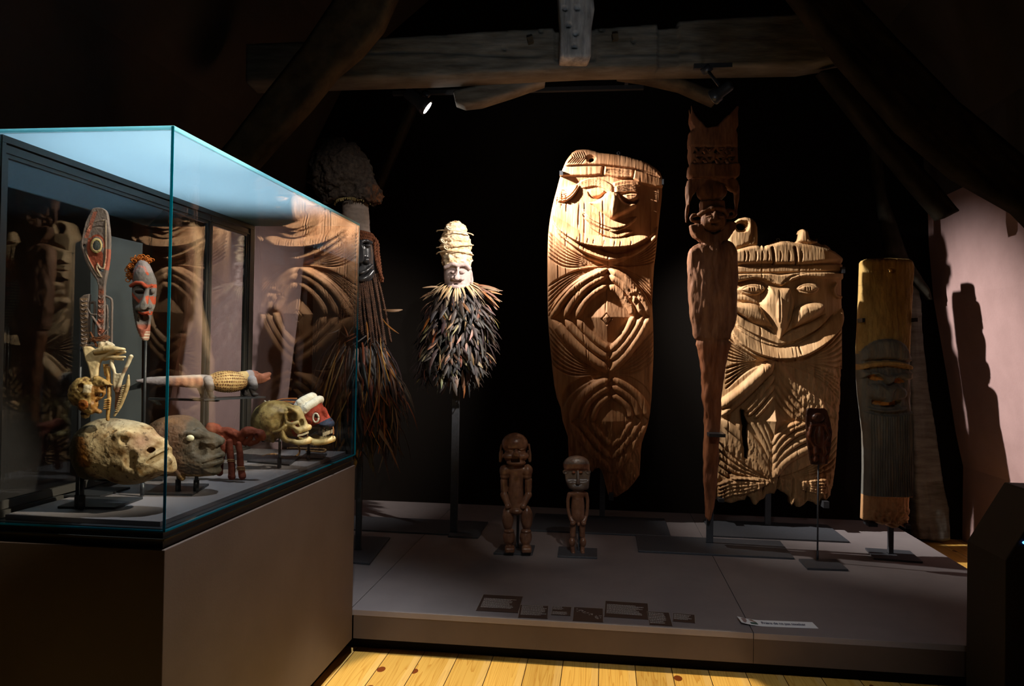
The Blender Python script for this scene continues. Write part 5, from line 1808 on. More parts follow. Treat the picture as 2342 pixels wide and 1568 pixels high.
f10 = Frame(818, 1060, 3.86)
mk = empty('feather_mask', f10.M, 'dark glossy mask with woolly hair dome, cord beard and long feather cloak', 'mask', 'feathered masks on stands')
bpy.context.view_layer.update()
v = Vol(692, 890, 306, 490, -84, 84, 1.7)
v.slab(z10(290, 70, 360, 62, 440, 100, 540, 170, 640, 330, 700, 450, 750, 570, 765, 670, 740, 665, 700, 660, 650, 600, 560, 630, 450, 640, 360, 650, 260, 650, 200, 560, 110, 450, 150, 330, 165, 200, 220, 120), 0, 34, 26, k=2)
v.ell(q10(400, 380), (66, 66, 66), k=14)
v.ell(q10(330, 200), (38, 34, 38), k=10)
v.ell(q10(610, 560), (38, 28, 50), k=10)
v.ell(q10(430, 720), (62, 28, 62), op='sub', k=6)
v.noise(7.0, 17, 5, octv=2)
v.noise(2.6, 7, 9, octv=3)


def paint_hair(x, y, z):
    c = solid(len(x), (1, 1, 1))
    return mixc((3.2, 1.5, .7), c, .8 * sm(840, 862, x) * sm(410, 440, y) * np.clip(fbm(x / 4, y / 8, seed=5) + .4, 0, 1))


M_HAIR = mat('woolly_dark_hair', srgb(40, 34, 31), srgb(62, 54, 48), rough=0.95, scale=60, bump=1.0, bscale=160, paint=True, spec=0.05)
v.build('hair_headdress', M_HAIR, f10, mk, paint=paint_hair)
mb = MB()
rnd = random.Random(3)
for i in range(46):
    a = -1.5 + 3.0 * i / 45
    bx, by = 680 + (470 + 165 * math.sin(a)) / 3.919 + 10, 300 + (645 - 22 * math.cos(a)) / 3.919
    mb.tube([(bx, by, -44 * math.cos(a)), (bx + rnd.uniform(-2, 2), by + rnd.uniform(4, 8), -46 * math.cos(a))], .9, 5)
mb.build('fringe', mat('dry_fibre', srgb(120, 104, 68), rough=0.9, spec=0.05), mk, frame=f10)
v = Vol(776, 854, 462, 546, -44, 44, 1.6)
v.cap(q10(520, 640), q10(526, 905), 29, 32)
v.noise(.8, 9, 3, sy=.6)
v.build('forehead_drum', mat('grey_brown_bark', srgb(96, 84, 76), srgb(120, 106, 98), rough=0.7, scale=14, stretch=(1, 1, 3), bump=0.5, bscale=40, spec=0.2), f10, mk)
mb = MB()
for yy, rr in ((918, 36.5), (945, 38), (972, 38.5)):
    cord(mb, [q10(524 + rr * 3.919 * math.sin(a), yy + 16 * math.sin(a) ** 2 * (1 if a > 0 else .3), -rr * math.cos(a)) for a in np.linspace(-2.2, 2.2, 15)], 4.6, pitch=11)
cord(mb, [q10(680, 950, -8), q10(716, 1000, -4), q10(722, 1080, -3), q10(735, 1180, -3), q10(748, 1300, -2), q10(755, 1350, 0)], 4.8, pitch=14)
cord(mb, [q10(700, 1000, -10), q10(706, 1120, -9), q10(735, 1240, -8), q10(770, 1330, -4)], 3.6, pitch=12)
mb.build('rope_band', mat('rust_brown_rope', srgb(70, 42, 30), srgb(110, 66, 44), rough=0.85, scale=50, bump=.8, bscale=140, spec=0.1), mk, frame=f10, smooth=True)
v = Vol(782, 872, 544, 662, -58, 24, 1.1)
v.slab(z10(440, 985, 600, 975, 670, 1000, 690, 1080, 695, 1220, 700, 1280, 670, 1340, 610, 1372, 540, 1365, 470, 1330, 430, 1250, 425, 1100), -14, 24, 16, smoothpoly=3, bow=lambda X, Y: 10 * ((X - 826) / 34) ** 2)
v.path([q10(607, 1015, -46), q10(606, 1080, -54), q10(606, 1160, -56), q10(604, 1195, -46)], [4, 9, 9.5, 4], k=2)
v.ell(q10(565, 1170, -40), (10, 9, 10), k=2)
v.ell(q10(648, 1172, -38), (9, 9, 10), k=2)
for ex, ey in ((548, 1045), (656, 1042)):
    v.ell(q10(ex, ey, -42), (11, 7, 8), op='sub', k=3)
    v.ell(q10(ex, ey, -34), (7, 4, 5), k=1)
v.path([q10(490, 1010, -34), q10(560, 1000, -42), q10(606, 1012, -45), q10(650, 1003, -42), q10(686, 1015, -32)], 4, k=2)
v.path([q10(500, 1215, -30), q10(560, 1270, -44), q10(606, 1285, -48), q10(650, 1265, -43), q10(690, 1215, -30)], 4, k=1)
v.path([q10(505, 1240, -30), q10(560, 1295, -42), q10(606, 1312, -46), q10(650, 1290, -41), q10(688, 1240, -30)], 2.6, op='sub', k=1)
v.path([q10(500, 1275, -28), q10(556, 1325, -38), q10(606, 1340, -42), q10(655, 1318, -38), q10(692, 1265, -28)], 6, k=1)
v.build('carved_face', mat('glossy_black_wood', srgb(44, 43, 45), srgb(56, 55, 57), rough=0.24, scale=20, bump=0.1, bscale=60, spec=0.7), f10, mk)
rnd = random.Random(21)
M_CORD = mat('brown_black_cord', srgb(52, 38, 32), srgb(86, 60, 46), rough=0.8, scale=40, bump=.8, bscale=140, spec=0.15)
for i in range(22):
    t = i / 21
    x0 = 786 + 76 * t
    y0_ = 640 + 8 * math.sin(t * math.pi) + (0 if 2 < i < 19 else -14)
    x1 = 776 + 116 * t + rnd.uniform(-3, 3)
    mb = MB()
    dz = -36 * math.sin(t * math.pi) - 2
    cord(mb, [(x0, y0_, dz), (x0 + (x1 - x0) * .5 + rnd.uniform(-2, 2), y0_ + 70, dz * 1.1), (x1, 778 + rnd.uniform(-10, 18), dz * .9 - 4)], 2.7, pitch=9, n=5)
    mb.build('beard_cord', M_CORD, mk, frame=f10, smooth=True)
CL2 = (FC_DARK, FC_TAN, FC_RUST, .72, .84)
mb = cloak('x', mk, f10, M_FEA, 520, (765, 960), [(0, 44), (2, 62), (2, 70), (0, 72), (-4, 66)], 820, (60, 120), (4.5, 8.5), 15, CL2, outk=.30, rag=.32, sag=.12)
for i in range(60):
    x0 = rnd.uniform(770, 890)
    R_ = x0 > 826
    feather(mb, (x0, rnd.uniform(770, 900), rnd.uniform(-60, -20)), ((.45 if R_ else -.45) * rnd.random(), 1, rnd.uniform(-.5, 0)), (rnd.uniform(-.4, .4), 0, -1), rnd.uniform(80, 140), rnd.uniform(2, 4), rnd.uniform(-.5, .5) * .6,
            rnd.choice(FC_RUST + FC_TAN + [srgb(206, 150, 60)]), rnd.choice(FC_RUST + [srgb(220, 164, 70)]), n=7, sag=.1)
for i in range(14):
    feather(mb, (rnd.uniform(775, 880), rnd.uniform(725, 770), -30), (rnd.choice([-1, 1]) * rnd.uniform(.3, .9), rnd.uniform(.5, 1.0), -.3), (0, 0, -1), rnd.uniform(30, 60), 3.4, rnd.uniform(-.4, .4), rnd.choice(FC_DARK + FC_RUST), n=6)
feather(mb, (878, 708, -10), (1, .35, -.1), (0, -.3, -1), 42, 7, -.35, FC_TAN[1], FC_TAN[0], n=7)
mb.build('feather_cloak', M_FEA, mk, frame=f10, paint=True, smooth=True)
v = Vol(750, 890, 690, 1010, -56, 56, 3.2)
v.path([(824, 700, 0), (822, 780, 0), (820, 880, 0), (818, 960, 0)], [34, 46, 52, 40])
v.build('cloak_lining', MATS['black_cloth'], f10, mk)
bpy.context.view_layer.update()
stand('black plate and pole under the dark woolly haired mask', [[(-1.42, 3.60), (-1.098, 3.565), (-1.145, 4.08), (-1.42, 4.08)]],
      [(-1.232, 3.80, 0.014, 0.010, f10.world(818, 960)[2])], base=(-1.232, 3.80))

# ================================================================ things in the glass case
def Q(z, x_, y_, d_=0.0):
    p = z(x_, y_)[0]
    return (p[0], p[1], d_)


M_PAINTW = mat('painted_carved_wood', srgb(206, 206, 206), srgb(250, 250, 250), rough=0.7, scale=30, bump=0.4, bscale=120, paint=True, spec=0.2)
M_BONE = mat('aged_bone', srgb(214, 206, 190), srgb(255, 252, 244), rough=0.5, scale=22, bump=0.25, bscale=90, paint=True, spec=0.35)
M_CLAY = mat('overmodelled_clay', srgb(196, 186, 172), srgb(255, 252, 244), rough=0.75, scale=26, bump=0.5, bscale=110, paint=True, spec=0.2)


def casestand(label, poly, posts, tubes=(), zt=0.006):
    """small black plate on the case deck; posts = (px, py at foot, top z, radius)"""
    P = [g2(x_, y_, ZD) for x_, y_ in poly]
    b0 = (sum(p[0] for p in P) / 4, sum(p[1] for p in P) / 4)
    r = empty('metal_stand', (b0[0], b0[1], ZD), label, 'display stand', 'small black stands in the glass case')
    bpy.context.view_layer.update()
    MB().prism([(p[0] - b0[0], p[1] - b0[1]) for p in P][::-1], 0.0004, zt).build('base_plate', M_BLACK, r, bevel=.0006)
    for (wx, wy, top, rr) in posts:
        mb = MB()
        mb.tube([(wx - b0[0], wy - b0[1], zt * .5), (wx - b0[0], wy - b0[1], top - ZD)], rr, 10)
        mb.tube([(wx - b0[0], wy - b0[1], zt * .5), (wx - b0[0], wy - b0[1], zt + .03)], rr * 1.5, 10)
        mb.build('post', M_BLACK, r, smooth=True)
    for pts in tubes:
        MB().tube([(p[0] - b0[0], p[1] - b0[1], p[2] - ZD) for p in pts], 0.0028, 8).build('cradle_arm', M_BLACK, r, smooth=True)
    return r


# ---------------- suspension hook with long beaked head
z12 = zz(150, 460, 3.92)
fh = Frame(215, 790, 1.85)
v = Vol(176, 258, 468, 806, -16, 16, .75)
v.slab(z12(250, 64, 290, 58, 330, 62, 362, 80, 380, 115, 388, 170, 398, 250, 404, 340, 402, 440, 394, 540, 378, 640, 362, 720, 356, 780, 356, 860, 360, 1000, 352, 1150, 340, 1230, 302, 1232, 292, 1150, 290, 1000, 298, 860, 300, 770, 282, 706,
           250, 660, 215, 600, 180, 530, 158, 460, 140, 392, 150, 340, 166, 270, 185, 200, 215, 130), 0, 5, 2, smoothpoly=2)
v.path([Q(z12, 196, 190, -4), Q(z12, 170, 300, -4), Q(z12, 158, 380, -4), Q(z12, 180, 480, -4), Q(z12, 235, 600, -4), Q(z12, 295, 700, -4)], 1.6, k=1)
v.path([Q(z12, 200, 270, -5), Q(z12, 240, 210, -5), Q(z12, 300, 180, -5), Q(z12, 370, 172, -5)], 1.3, k=1)
v.path([Q(z12, 372, 180, -5), Q(z12, 372, 330, -5), Q(z12, 372, 500, -5), Q(z12, 350, 610, -5)], 1.6, k=1)
v.path([Q(z12, 190, 450, -5), Q(z12, 240, 560, -5), Q(z12, 300, 660, -5), Q(z12, 330, 680, -5)], 1.5, k=1)
v.ell(Q(z12, 292, 402, -5), (17, 22, 3), k=1)
v.ell(Q(z12, 292, 402, -8), (13.5, 17.5, 3), k=.6)
v.ell(Q(z12, 298, 402, -11), (9.5, 12.5, 4), op='sub', k=.8)
v.ell(Q(z12, 298, 402, -8.5), (8, 11, 2), k=.6)
v.cap(Q(z12, 178, 402, -9), Q(z12, 178, 402, 9), 4, op='sub', k=.6)
v.slab(z12(300, 560, 322, 592, 345, 608, 356, 600, 348, 632, 326, 634, 306, 606), 0, 20, 1, op='sub', k=.5)
v.path([Q(z12, 300, 560, -4), Q(z12, 292, 600, -5), Q(z12, 310, 640, -5), Q(z12, 332, 680, -4)], 2.4, k=1)
v.path([Q(z12, 300, 566, -5), Q(z12, 320, 600, -5), Q(z12, 352, 604, -5), Q(z12, 364, 570, -5)], 2.2, k=1)
for i in range(14):
    v.ell(Q(z12, 228 + 10 * i, 255 - 6 * i + .45 * i * i * .8 - (i > 9) * 0, -5), (2.0, 2.4, 1.6), op='sub', k=.6)
for i in range(9):
    yy = 850 + i * 42
    v.path([Q(z12, 304, yy, -5), Q(z12, 326, yy + 22, -6), Q(z12, 348, yy, -5)], 1.2, k=.6)
v.slab(z12(122, 868, 160, 840, 214, 828, 210, 900, 204, 1100, 196, 1250, 180, 1310, 150, 1330, 136, 1290, 132, 1100, 124, 960), 4, 5, 2, smoothpoly=0)
for i in range(11):
    yy = 890 + i * 38
    v.path([Q(z12, 146, yy, -1.5), Q(z12, 166, yy + 12, -2.4), Q(z12, 188, yy, -1.5)], 1.4, k=.6)
v.path([Q(z12, 358, 850, 2), Q(z12, 395, 868, 2), Q(z12, 412, 905, 2), Q(z12, 410, 1050, 2), Q(z12, 408, 1290, 2)], 2.6, k=1)
v.path([Q(z12, 228, 908, 3), Q(z12, 250, 905, 3), Q(z12, 258, 960, 3), Q(z12, 246, 1100, 3), Q(z12, 240, 1240, 3)], 3, k=1)
v.path([Q(z12, 368, 935, 2), Q(z12, 374, 1000, 2), Q(z12, 372, 1250, 2)], 2.6, k=1)
v.path([Q(z12, 205, 960, -4), Q(z12, 240, 1010, -6), Q(z12, 290, 1015, -6)], 1.6, k=1)
v.path([Q(z12, 250, 1035, -5), Q(z12, 290, 1090, -6), Q(z12, 320, 1140, -6)], 2.8, k=1)
v.path([Q(z12, 300, 1230, -4), Q(z12, 350, 1190, -6), Q(z12, 395, 1130, -3)], 1.3, k=1)
v.cap(Q(z12, 130, 1290, 3), Q(z12, 408, 1290, 3), 3.0, k=1)
v.cap(Q(z12, 320, 1230, 3), Q(z12, 320, 1330, 3), 5.0, k=1)
v.noise(.3, 5, 3)


def paint_hook(x, y, z):
    n = len(x)
    X, Y = (x - 150) * 3.92, (y - 460) * 3.92
    c = solid(n, srgb(132, 116, 110))
    red = srgb(172, 88, 66)
    cream = srgb(222, 200, 140)
    tri = inside(np.array([(215, 330), (250, 330), (345, 470), (345, 600), (300, 560), (310, 660), (260, 600), (215, 500), (200, 420)]), X, Y)
    c = mixc(red, c, tri * 1.0)
    c = mixc(red, c, (np.abs(np.hypot((X - 292), (Y - 395) * .8) - 68) < 8) & (Y < 420) & (z < -2))
    c = mixc(srgb(178, 104, 84), c, ((Y > 95) & (Y < 330) & (np.abs((X - 150) * .9 - (400 - Y) * .32 + 2 - 20) < 16)) * .9)
    c = mixc(srgb(186, 98, 76), c, ((X > 360) & (Y > 430) & (Y < 620)) * .8)
    r = np.hypot(X - 296, (Y - 402) * .80)
    c = mixc(cream, c, (r > 36) & (r < 56) & (z < -8))
    c = mixc(srgb(96, 100, 96), c, (r < 34) & (z < -5))
    c = mixc(srgb(176, 100, 76), c, ((X > 296) & (X < 352) & (Y > 760)) * (.55 + .4 * np.sin(Y / 14)))
    c = mixc(srgb(190, 150, 112), c, ((X > 130) & (X < 200) & (Y > 850)) * (.25 + .4 * np.sin(Y / 6)))
    c = mixc(srgb(206, 180, 150), c, (z < -6.2) & (Y < 760) & (r > 70))
    return c


oh = v.build('suspension_hook', M_PAINTW, fh, paint=paint_hook)
tag(oh, 'tall carved hook with long beaked head and ringed eye, left end of the glass case', 'carving')
w = fh.world(172, 800, 8)
casestand('black plate with tall thin rod behind the carved hook', [(113, 1136), (229, 1138), (298, 1118), (159, 1116)], [(w[0], w[1] + .012, fh.world(172, 700)[2], .0042)],
          [[(w[0], w[1] + .012, fh.world(172, 720)[2]), tuple(fh.world(190, 720, 12))]])

# ---------------- bones tied below the hook
z13 = zz(140, 740, 6.815)
fb = Frame(230, 955, 1.80)
tb = empty('skull_trophy', fb.M, 'bundle of animal skulls, beak and toothed jaw bones hanging under the hook', 'skull')
bpy.context.view_layer.update()


def bonepaint(a=srgb(238, 216, 176), b=srgb(168, 110, 52), k=.5, s=9, seed=1, extra=None):
    def f(x, y, z):
        c = mixc(b, solid(len(x), a), k * np.clip(fbm(x / s, y / s, z / s, seed=seed) + .25, 0, 1))
        return extra(c, x, y, z) if extra else c
    return f


v = Vol(186, 300, 774, 886, -22, 20, .85)
v.slab(z13(368, 362, 410, 350, 470, 356, 540, 402, 640, 382, 720, 358, 800, 345, 870, 362, 930, 378, 998, 388, 996, 408, 930, 420, 850, 452, 760, 500, 680, 540, 620, 590, 596, 660, 584, 740, 572, 820, 560, 880, 520, 936, 488, 926, 472, 880, 462, 800, 446, 720, 420, 620, 388, 520, 370, 430), -2, 7, 5, smoothpoly=3,
       bow=lambda X, Y: 4 * np.sin((X - 200) / 16))
v.path([Q(z13, 560, 430, -8), Q(z13, 720, 390, -10), Q(z13, 860, 385, -8), Q(z13, 985, 398, -4)], [5, 7, 5, 3], k=4)
v.path([Q(z13, 660, 545, 4), Q(z13, 760, 520, 0), Q(z13, 880, 530, -2), Q(z13, 1000, 518, -2)], [5, 6, 5, 2.5], k=2)
v.path([Q(z13, 740, 500, 6), Q(z13, 850, 470, 5), Q(z13, 980, 440, 3)], [5, 5, 3], k=2)
v.path([Q(z13, 860, 540, 2), Q(z13, 960, 560, 0)], [4, 3], k=2)
v.noise(.5, 8, 3)
v.build('forked_bone', M_BONE, fb, tb, paint=bonepaint(k=.25))
v = Vol(214, 262, 772, 800, -4, 26, .9)
v.slab(z13(555, 380, 560, 310, 600, 258, 650, 262, 720, 290, 782, 332, 760, 360, 640, 392), 12, 9, 5)
v.ell(Q(z13, 610, 330, 12), (10, 9, 13), k=4)
v.noise(1.2, 7, 8)
v.build('small_skull', M_BONE, fb, tb, paint=bonepaint(srgb(236, 222, 200), k=.2))
mb = MB()
mb.tube([Q(z13, 440, 125, 4), Q(z13, 480, 220, 4), Q(z13, 550, 360, 2)], [1.6, 3, 2.4], 7)
for i in range(14):
    a = i * 1.7
    mb.tube([Q(z13, 470 + 20 * math.cos(a), 210 + i * 6, 6 * math.sin(a)), Q(z13, 560 + 40 * math.sin(a), 240 - 30 * math.cos(a), 4 + 5 * math.cos(a)), Q(z13, 700 + 50 * math.sin(a * 2), 170 + i * 7, 4)], .9, 5)
mb.build('twig_binding', mat('dark_rattan', srgb(88, 48, 30), srgb(120, 74, 44), rough=.7, scale=40, spec=.2), tb, frame=fb, smooth=True)
v = Vol(154, 262, 852, 966, -38, 34, 1.0)
v.ell(Q(z13, 330, 1060), (28, 36, 28), rot=(28, 0, 0))
v.ell(Q(z13, 470, 1060, -4), (20, 26, 22), k=7)
v.ell(Q(z13, 440, 1250, -6), (22, 20, 20), k=6)
v.ell(Q(z13, 390, 990, -22), (9, 10, 14), op='sub', k=3)
v.path([Q(z13, 470, 930, -14), Q(z13, 520, 960, -16), Q(z13, 480, 1040, -22), Q(z13, 400, 1070, -24), Q(z13, 330, 1030, -20)], 3, k=2)
v.slab(z13(545, 830, 600, 815, 690, 860, 780, 925, 815, 955, 730, 958, 640, 990, 560, 975), -8, 8, 4, k=3)
v.cap(Q(z13, 545, 840, -8), Q(z13, 560, 1010, -10), 3, k=2)
v.slab(z13(540, 985, 620, 990, 690, 1060, 600, 1080, 540, 1040), -8, 10, 4, k=4)
v.path([Q(z13, 700, 1000, -8), Q(z13, 690, 1080, -8), Q(z13, 620, 1160, -8), Q(z13, 560, 1180, -8)], 4, k=3)
v.ell(Q(z13, 640, 1110, -14), (6, 6, 8), op='sub', k=2)
v.ell(Q(z13, 430, 1240, -24), (11, 11, 8), k=2)
v.ell(Q(z13, 430, 1255, -33), (6, 6, 7), op='sub', k=2)
v.path([Q(z13, 470, 1370, -8), Q(z13, 560, 1345, -10), Q(z13, 625, 1365, -8)], 6, k=4)
v.ell(Q(z13, 390, 1410, -4), (9, 9, 8), k=5)
v.noise(1.6, 9, 3, octv=3)


def px_(c, x, y, z):
    X, Y = (x - 140) * 6.815, (y - 740) * 6.815
    c = mixc(srgb(96, 70, 40), c, .8 * sm(1120, 1220, Y + (X - 300) * -.2) * (X < 400))
    c = mixc(srgb(190, 104, 24), c, (np.hypot(X - 430, Y - 1250) < 80) * .9)
    c = mixc(srgb(170, 108, 40), c, .6 * (X > 540) * (Y > 960))
    return mixc(srgb(240, 226, 200), c, ((X > 440) & (X < 545) & (Y > 940) & (Y < 1060)) * .8)


v.build('brown_skull', M_BONE, fb, tb, paint=bonepaint(srgb(200, 168, 110), srgb(84, 52, 28), .9, 7, 4, px_))
v = Vol(240, 304, 806, 964, -16, 14, .8)
v.path([Q(z13, 790, 560), Q(z13, 790, 640), Q(z13, 830, 750), Q(z13, 830, 900), Q(z13, 845, 1020)], [4, 5, 3, 3.4, 4], k=1)
v.path([Q(z13, 1090, 510), Q(z13, 1040, 620), Q(z13, 975, 760), Q(z13, 930, 880), Q(z13, 880, 1050)], [4.5, 4.2, 3.6, 4, 6], k=2)
v.slab(z13(835, 750, 880, 775, 945, 775, 930, 860, 880, 980, 850, 1010, 835, 900), 0, 3, 2, k=2)
v.path([Q(z13, 870, 1030, 4), Q(z13, 865, 1160, 4), Q(z13, 850, 1320, 4)], [6, 5, 4], k=3)
v.noise(.4, 6, 3)
v.build('jaw_bone', M_BONE, fb, tb, paint=bonepaint(srgb(244, 230, 204), srgb(126, 60, 26), .2, 8, 2, lambda c, x, y, z: mixc(srgb(118, 58, 28), c, .85 * sm(878, 888, y) + .7 * (x > 272) * sm(836, 842, y) * (1 - sm(850, 856, y)))))
v = Vol(252, 300, 850, 962, -14, 14, .7)
v.path([Q(z13, 1050, 805), Q(z13, 1035, 960), Q(z13, 980, 1130), Q(z13, 910, 1300), Q(z13, 830, 1430)], [2, 5, 4.6, 4, 2.5], k=1)
for i in range(13):
    t = i / 12
    xx, yy = 975 - 110 * t * 1.05, 960 + 400 * t
    v.cap(Q(z13, xx + 30, yy, -2), Q(z13, xx - 6 + 4 * t, yy + 8, -5), 2.2, 1.1, k=.5)
v.build('jaw_bone', M_BONE, fb, tb, paint=bonepaint(srgb(222, 196, 150), srgb(130, 96, 60), .5, 6, 5))
v = Vol(236, 262, 832, 964, -14, 16, .8)
v.path([Q(z13, 720, 690, 2), Q(z13, 735, 900, 2), Q(z13, 750, 1150, 0), Q(z13, 740, 1300, 0), Q(z13, 725, 1490, 0)], [5, 5, 4.6, 5, 4], k=1)
for i in range(5):
    v.cap(Q(z13, 730, 1180 + i * 34, -4), Q(z13, 700 - 3 * i, 1185 + i * 34, -7), 2.6, 1.6, k=.5)
    v.cap(Q(z13, 740, 1180 + i * 34, -4), Q(z13, 772, 1180 + i * 34, -6), 2.6, 1.8, k=.5)
v.path([Q(z13, 690, 590, 4), Q(z13, 660, 640, 4), Q(z13, 665, 800, 6)], [9, 7, 3], k=2)
v.build('jaw_bone', M_BONE, fb, tb, paint=bonepaint(srgb(216, 176, 110), srgb(150, 84, 34), .6, 6, 6))
# ---------------- grey panel and long mask
fg = Frame(262, 1060, 2.16, 18)
g = MB().prism([(207, 541), (252, 539), (325, 556), (321, 1092), (207, 1102)], 0, 8).build('backing_panel', mat('slate_grey_panel', srgb(66, 70, 72), srgb(74, 78, 80), rough=0.6, scale=8, spec=0.25), None, fg.M, frame=fg)
tag(g, 'tall slate grey backing panel standing behind the hook and painted mask', 'panel')
fm = Frame(320, 780, 2.02)
mm = empty('painted_mask', fm.M, 'narrow painted mask with red bands, shell dotted rim and tuft of orange hair', 'mask')
bpy.context.view_layer.update()
v = Vol(288, 366, 584, 786, -36, 26, .9)
v.slab(z12(640, 562, 680, 532, 715, 535, 745, 560, 765, 610, 785, 660, 798, 710, 800, 780, 795, 860, 790, 930, 770, 1000, 757, 1090, 752, 1180, 742, 1240, 715, 1250, 690, 1225, 655, 1160, 625, 1080, 600, 990, 582, 900, 576, 800, 585, 720, 600, 640), 0, 12, 8, smoothpoly=3,
       bow=lambda X, Y: 10 * ((X - 332) / 24) ** 2 - 4)
v.ell(Q(z12, 700, 660, -6), (19, 24, 15), k=8)
v.path([Q(z12, 600, 760, -8), Q(z12, 660, 738, -16), Q(z12, 720, 742, -20), Q(z12, 765, 772, -22), Q(z12, 805, 760, -18)], 4, k=2.5)
v.ell(Q(z12, 690, 806, -18), (19, 10, 9), op='sub', k=3)
v.ell(Q(z12, 690, 806, -8), (14, 6, 8), k=1)
v.path([Q(z12, 655, 810, -16), Q(z12, 690, 822, -17), Q(z12, 730, 816, -16)], 1.6, op='sub', k=1)
v.ell(Q(z12, 800, 806, -10), (5, 7, 7), k=1)
v.path([Q(z12, 770, 770, -18), Q(z12, 768, 850, -24), Q(z12, 760, 930, -30), Q(z12, 752, 955, -30)], [4, 6, 8, 7], k=3)
v.ell(Q(z12, 710, 960, -18), (13, 8, 10), k=4)
v.ell(Q(z12, 792, 950, -20), (5, 6, 7), k=3)
v.path([Q(z12, 690, 998, -14), Q(z12, 735, 1004, -20), Q(z12, 780, 1000, -18)], 3.6, k=2)
v.path([Q(z12, 690, 1014, -14), Q(z12, 735, 1024, -20), Q(z12, 775, 1016, -18)], 1.8, op='sub', k=1)
v.ell(Q(z12, 715, 1070, -10), (12, 22, 9), op='sub', k=4)
v.path([Q(z12, 700, 1110, -6), Q(z12, 720, 1150, -8), Q(z12, 745, 1110, -8)], 1.6, op='sub', k=1)
v.noise(.3, 5, 3)


def paint_mask(x, y, z):
    X, Y = (x - 150) * 3.92, (y - 460) * 3.92
    c = solid(len(x), srgb(128, 120, 118))
    red, grey, cream, dk = srgb(198, 88, 60), srgb(150, 142, 136), srgb(222, 208, 186), srgb(64, 52, 46)
    c = mixc(srgb(84, 74, 68), c, .9 * sm(840, 900, Y) * (X < 700) * (1 - sm(1060, 1100, Y)))
    d1, _, _ = seg_dist(np.array([(600, 720), (640, 640), (690, 585), (740, 600), (765, 660)]), X, Y)
    c = mixc(red, c, (d1 < 8))
    d1, _, _ = seg_dist(np.array([(598, 762), (660, 735), (720, 740), (765, 772), (808, 758)]), X, Y)
    c = mixc(red, c, (d1 < 15))
    d1, _, _ = seg_dist(np.array([(600, 830), (650, 870), (690, 905), (730, 870), (745, 830)]), X, Y)
    c = mixc(red, c, (d1 < 13))
    c = mixc(red, c, inside(np.array([(770, 860), (795, 850), (795, 930), (775, 920)]), X, Y))
    c = mixc(red, c, inside(np.array([(680, 985), (730, 1000), (785, 985), (790, 1010), (735, 1030), (685, 1015)]), X, Y))
    c = mixc(srgb(176, 96, 74), c, .9 * sm(1090, 1120, Y))
    c = mixc(dk, c, (np.hypot((X - 692) / 48, (Y - 812) / 24) < 1) & (Y > 800))
    c = mixc(grey, c, inside(np.array([(745, 830), (770, 850), (800, 960), (730, 985), (660, 980), (690, 910)]), X, Y) * .8)
    e = (X < 560 + 40 * np.clip((Y - 850) / 200, 0, 3) ** .95 + 30) & (Y > 720)
    rim, _, _ = seg_dist(np.array([(585, 720), (578, 800), (585, 900), (604, 990), (630, 1080), (660, 1160), (695, 1228), (735, 1240), (750, 1180)]), X, Y)
    c = mixc(cream, c, (rim < 13) * (.55 + .45 * np.sin(Y / 4.2)))
    return mixc(srgb(170, 150, 150), c, (rim > 16) * (Y < 640) * .5)


v.build('face', M_PAINTW, fm, mm, paint=paint_mask)
mb = MB()
rnd = random.Random(4)
edge_ = cr(z12(560, 690, 570, 620, 590, 560, 640, 510, 690, 500, 740, 520), 8)
for i in range(110):
    p = edge_[rnd.randrange(len(edge_))]
    x0, y0 = p[0] + rnd.uniform(-4, 5), p[1] + rnd.uniform(-3, 8)
    z0 = rnd.uniform(-8, 16)
    r = rnd.uniform(3, 6)
    a = rnd.uniform(0, 6)
    mb.tube([(x0 + r * math.cos(a + t), y0 + r * math.sin(a + t) * .8 - t * .4, z0 + t) for t in np.linspace(0, 4.5, 8)], 1.2, 5)
mb.build('hair_tuft', mat('orange_fibre_hair', srgb(150, 78, 30), srgb(190, 108, 48), rough=0.85, scale=50, spec=.1), mm, frame=fm, smooth=True)
wm = fm.world(322, 760, 14)
casestand('slim black rod behind the painted mask', [(292, 1100), (372, 1100), (388, 1086), (318, 1086)], [(wm[0], wm[1] + .01, fm.world(322, 700)[2], .004)])

# ---------------- crocodile on a shelf
z14 = zz(300, 820, 4.258)
fc = Frame(470, 900, 2.32, 53)
cr_ = empty('wooden_crocodile', fc.M, 'painted wooden crocodile with knobbly back standing on a dark shelf', 'carved animal')
bpy.context.view_layer.update()
v = Vol(306, 626, 840, 915, -34, 34, 1.05)
v.path([Q(z14, 60, 215), Q(z14, 200, 214), Q(z14, 400, 218), Q(z14, 600, 220), Q(z14, 720, 222)], [3, 9, 12, 15, 16], k=2)
v.ell(Q(z14, 930, 222), (46, 25, 27), k=6)
v.cap(Q(z14, 1080, 190), Q(z14, 1180, 180), 16, 15, k=5)
v.path([Q(z14, 1160, 175), Q(z14, 1240, 185), Q(z14, 1290, 175), Q(z14, 1340, 150)], [15, 11, 8, 5], k=4)
v.path([Q(z14, 1200, 215), Q(z14, 1270, 212), Q(z14, 1340, 190)], [10, 6, 4], k=3)
v.path([Q(z14, 1262, 208, -20), Q(z14, 1352, 182, -20)], 1.3, op='sub', k=.6)
v.path([Q(z14, 1262, 208, 0), Q(z14, 1352, 182, 0)], 1.5, op='sub', k=.6)
v.ell(Q(z14, 1195, 135, -8), (5, 4, 5), k=1)
v.ell(Q(z14, 1195, 135, 8), (5, 4, 5), k=1)
v.noise(.4, 6, 3)


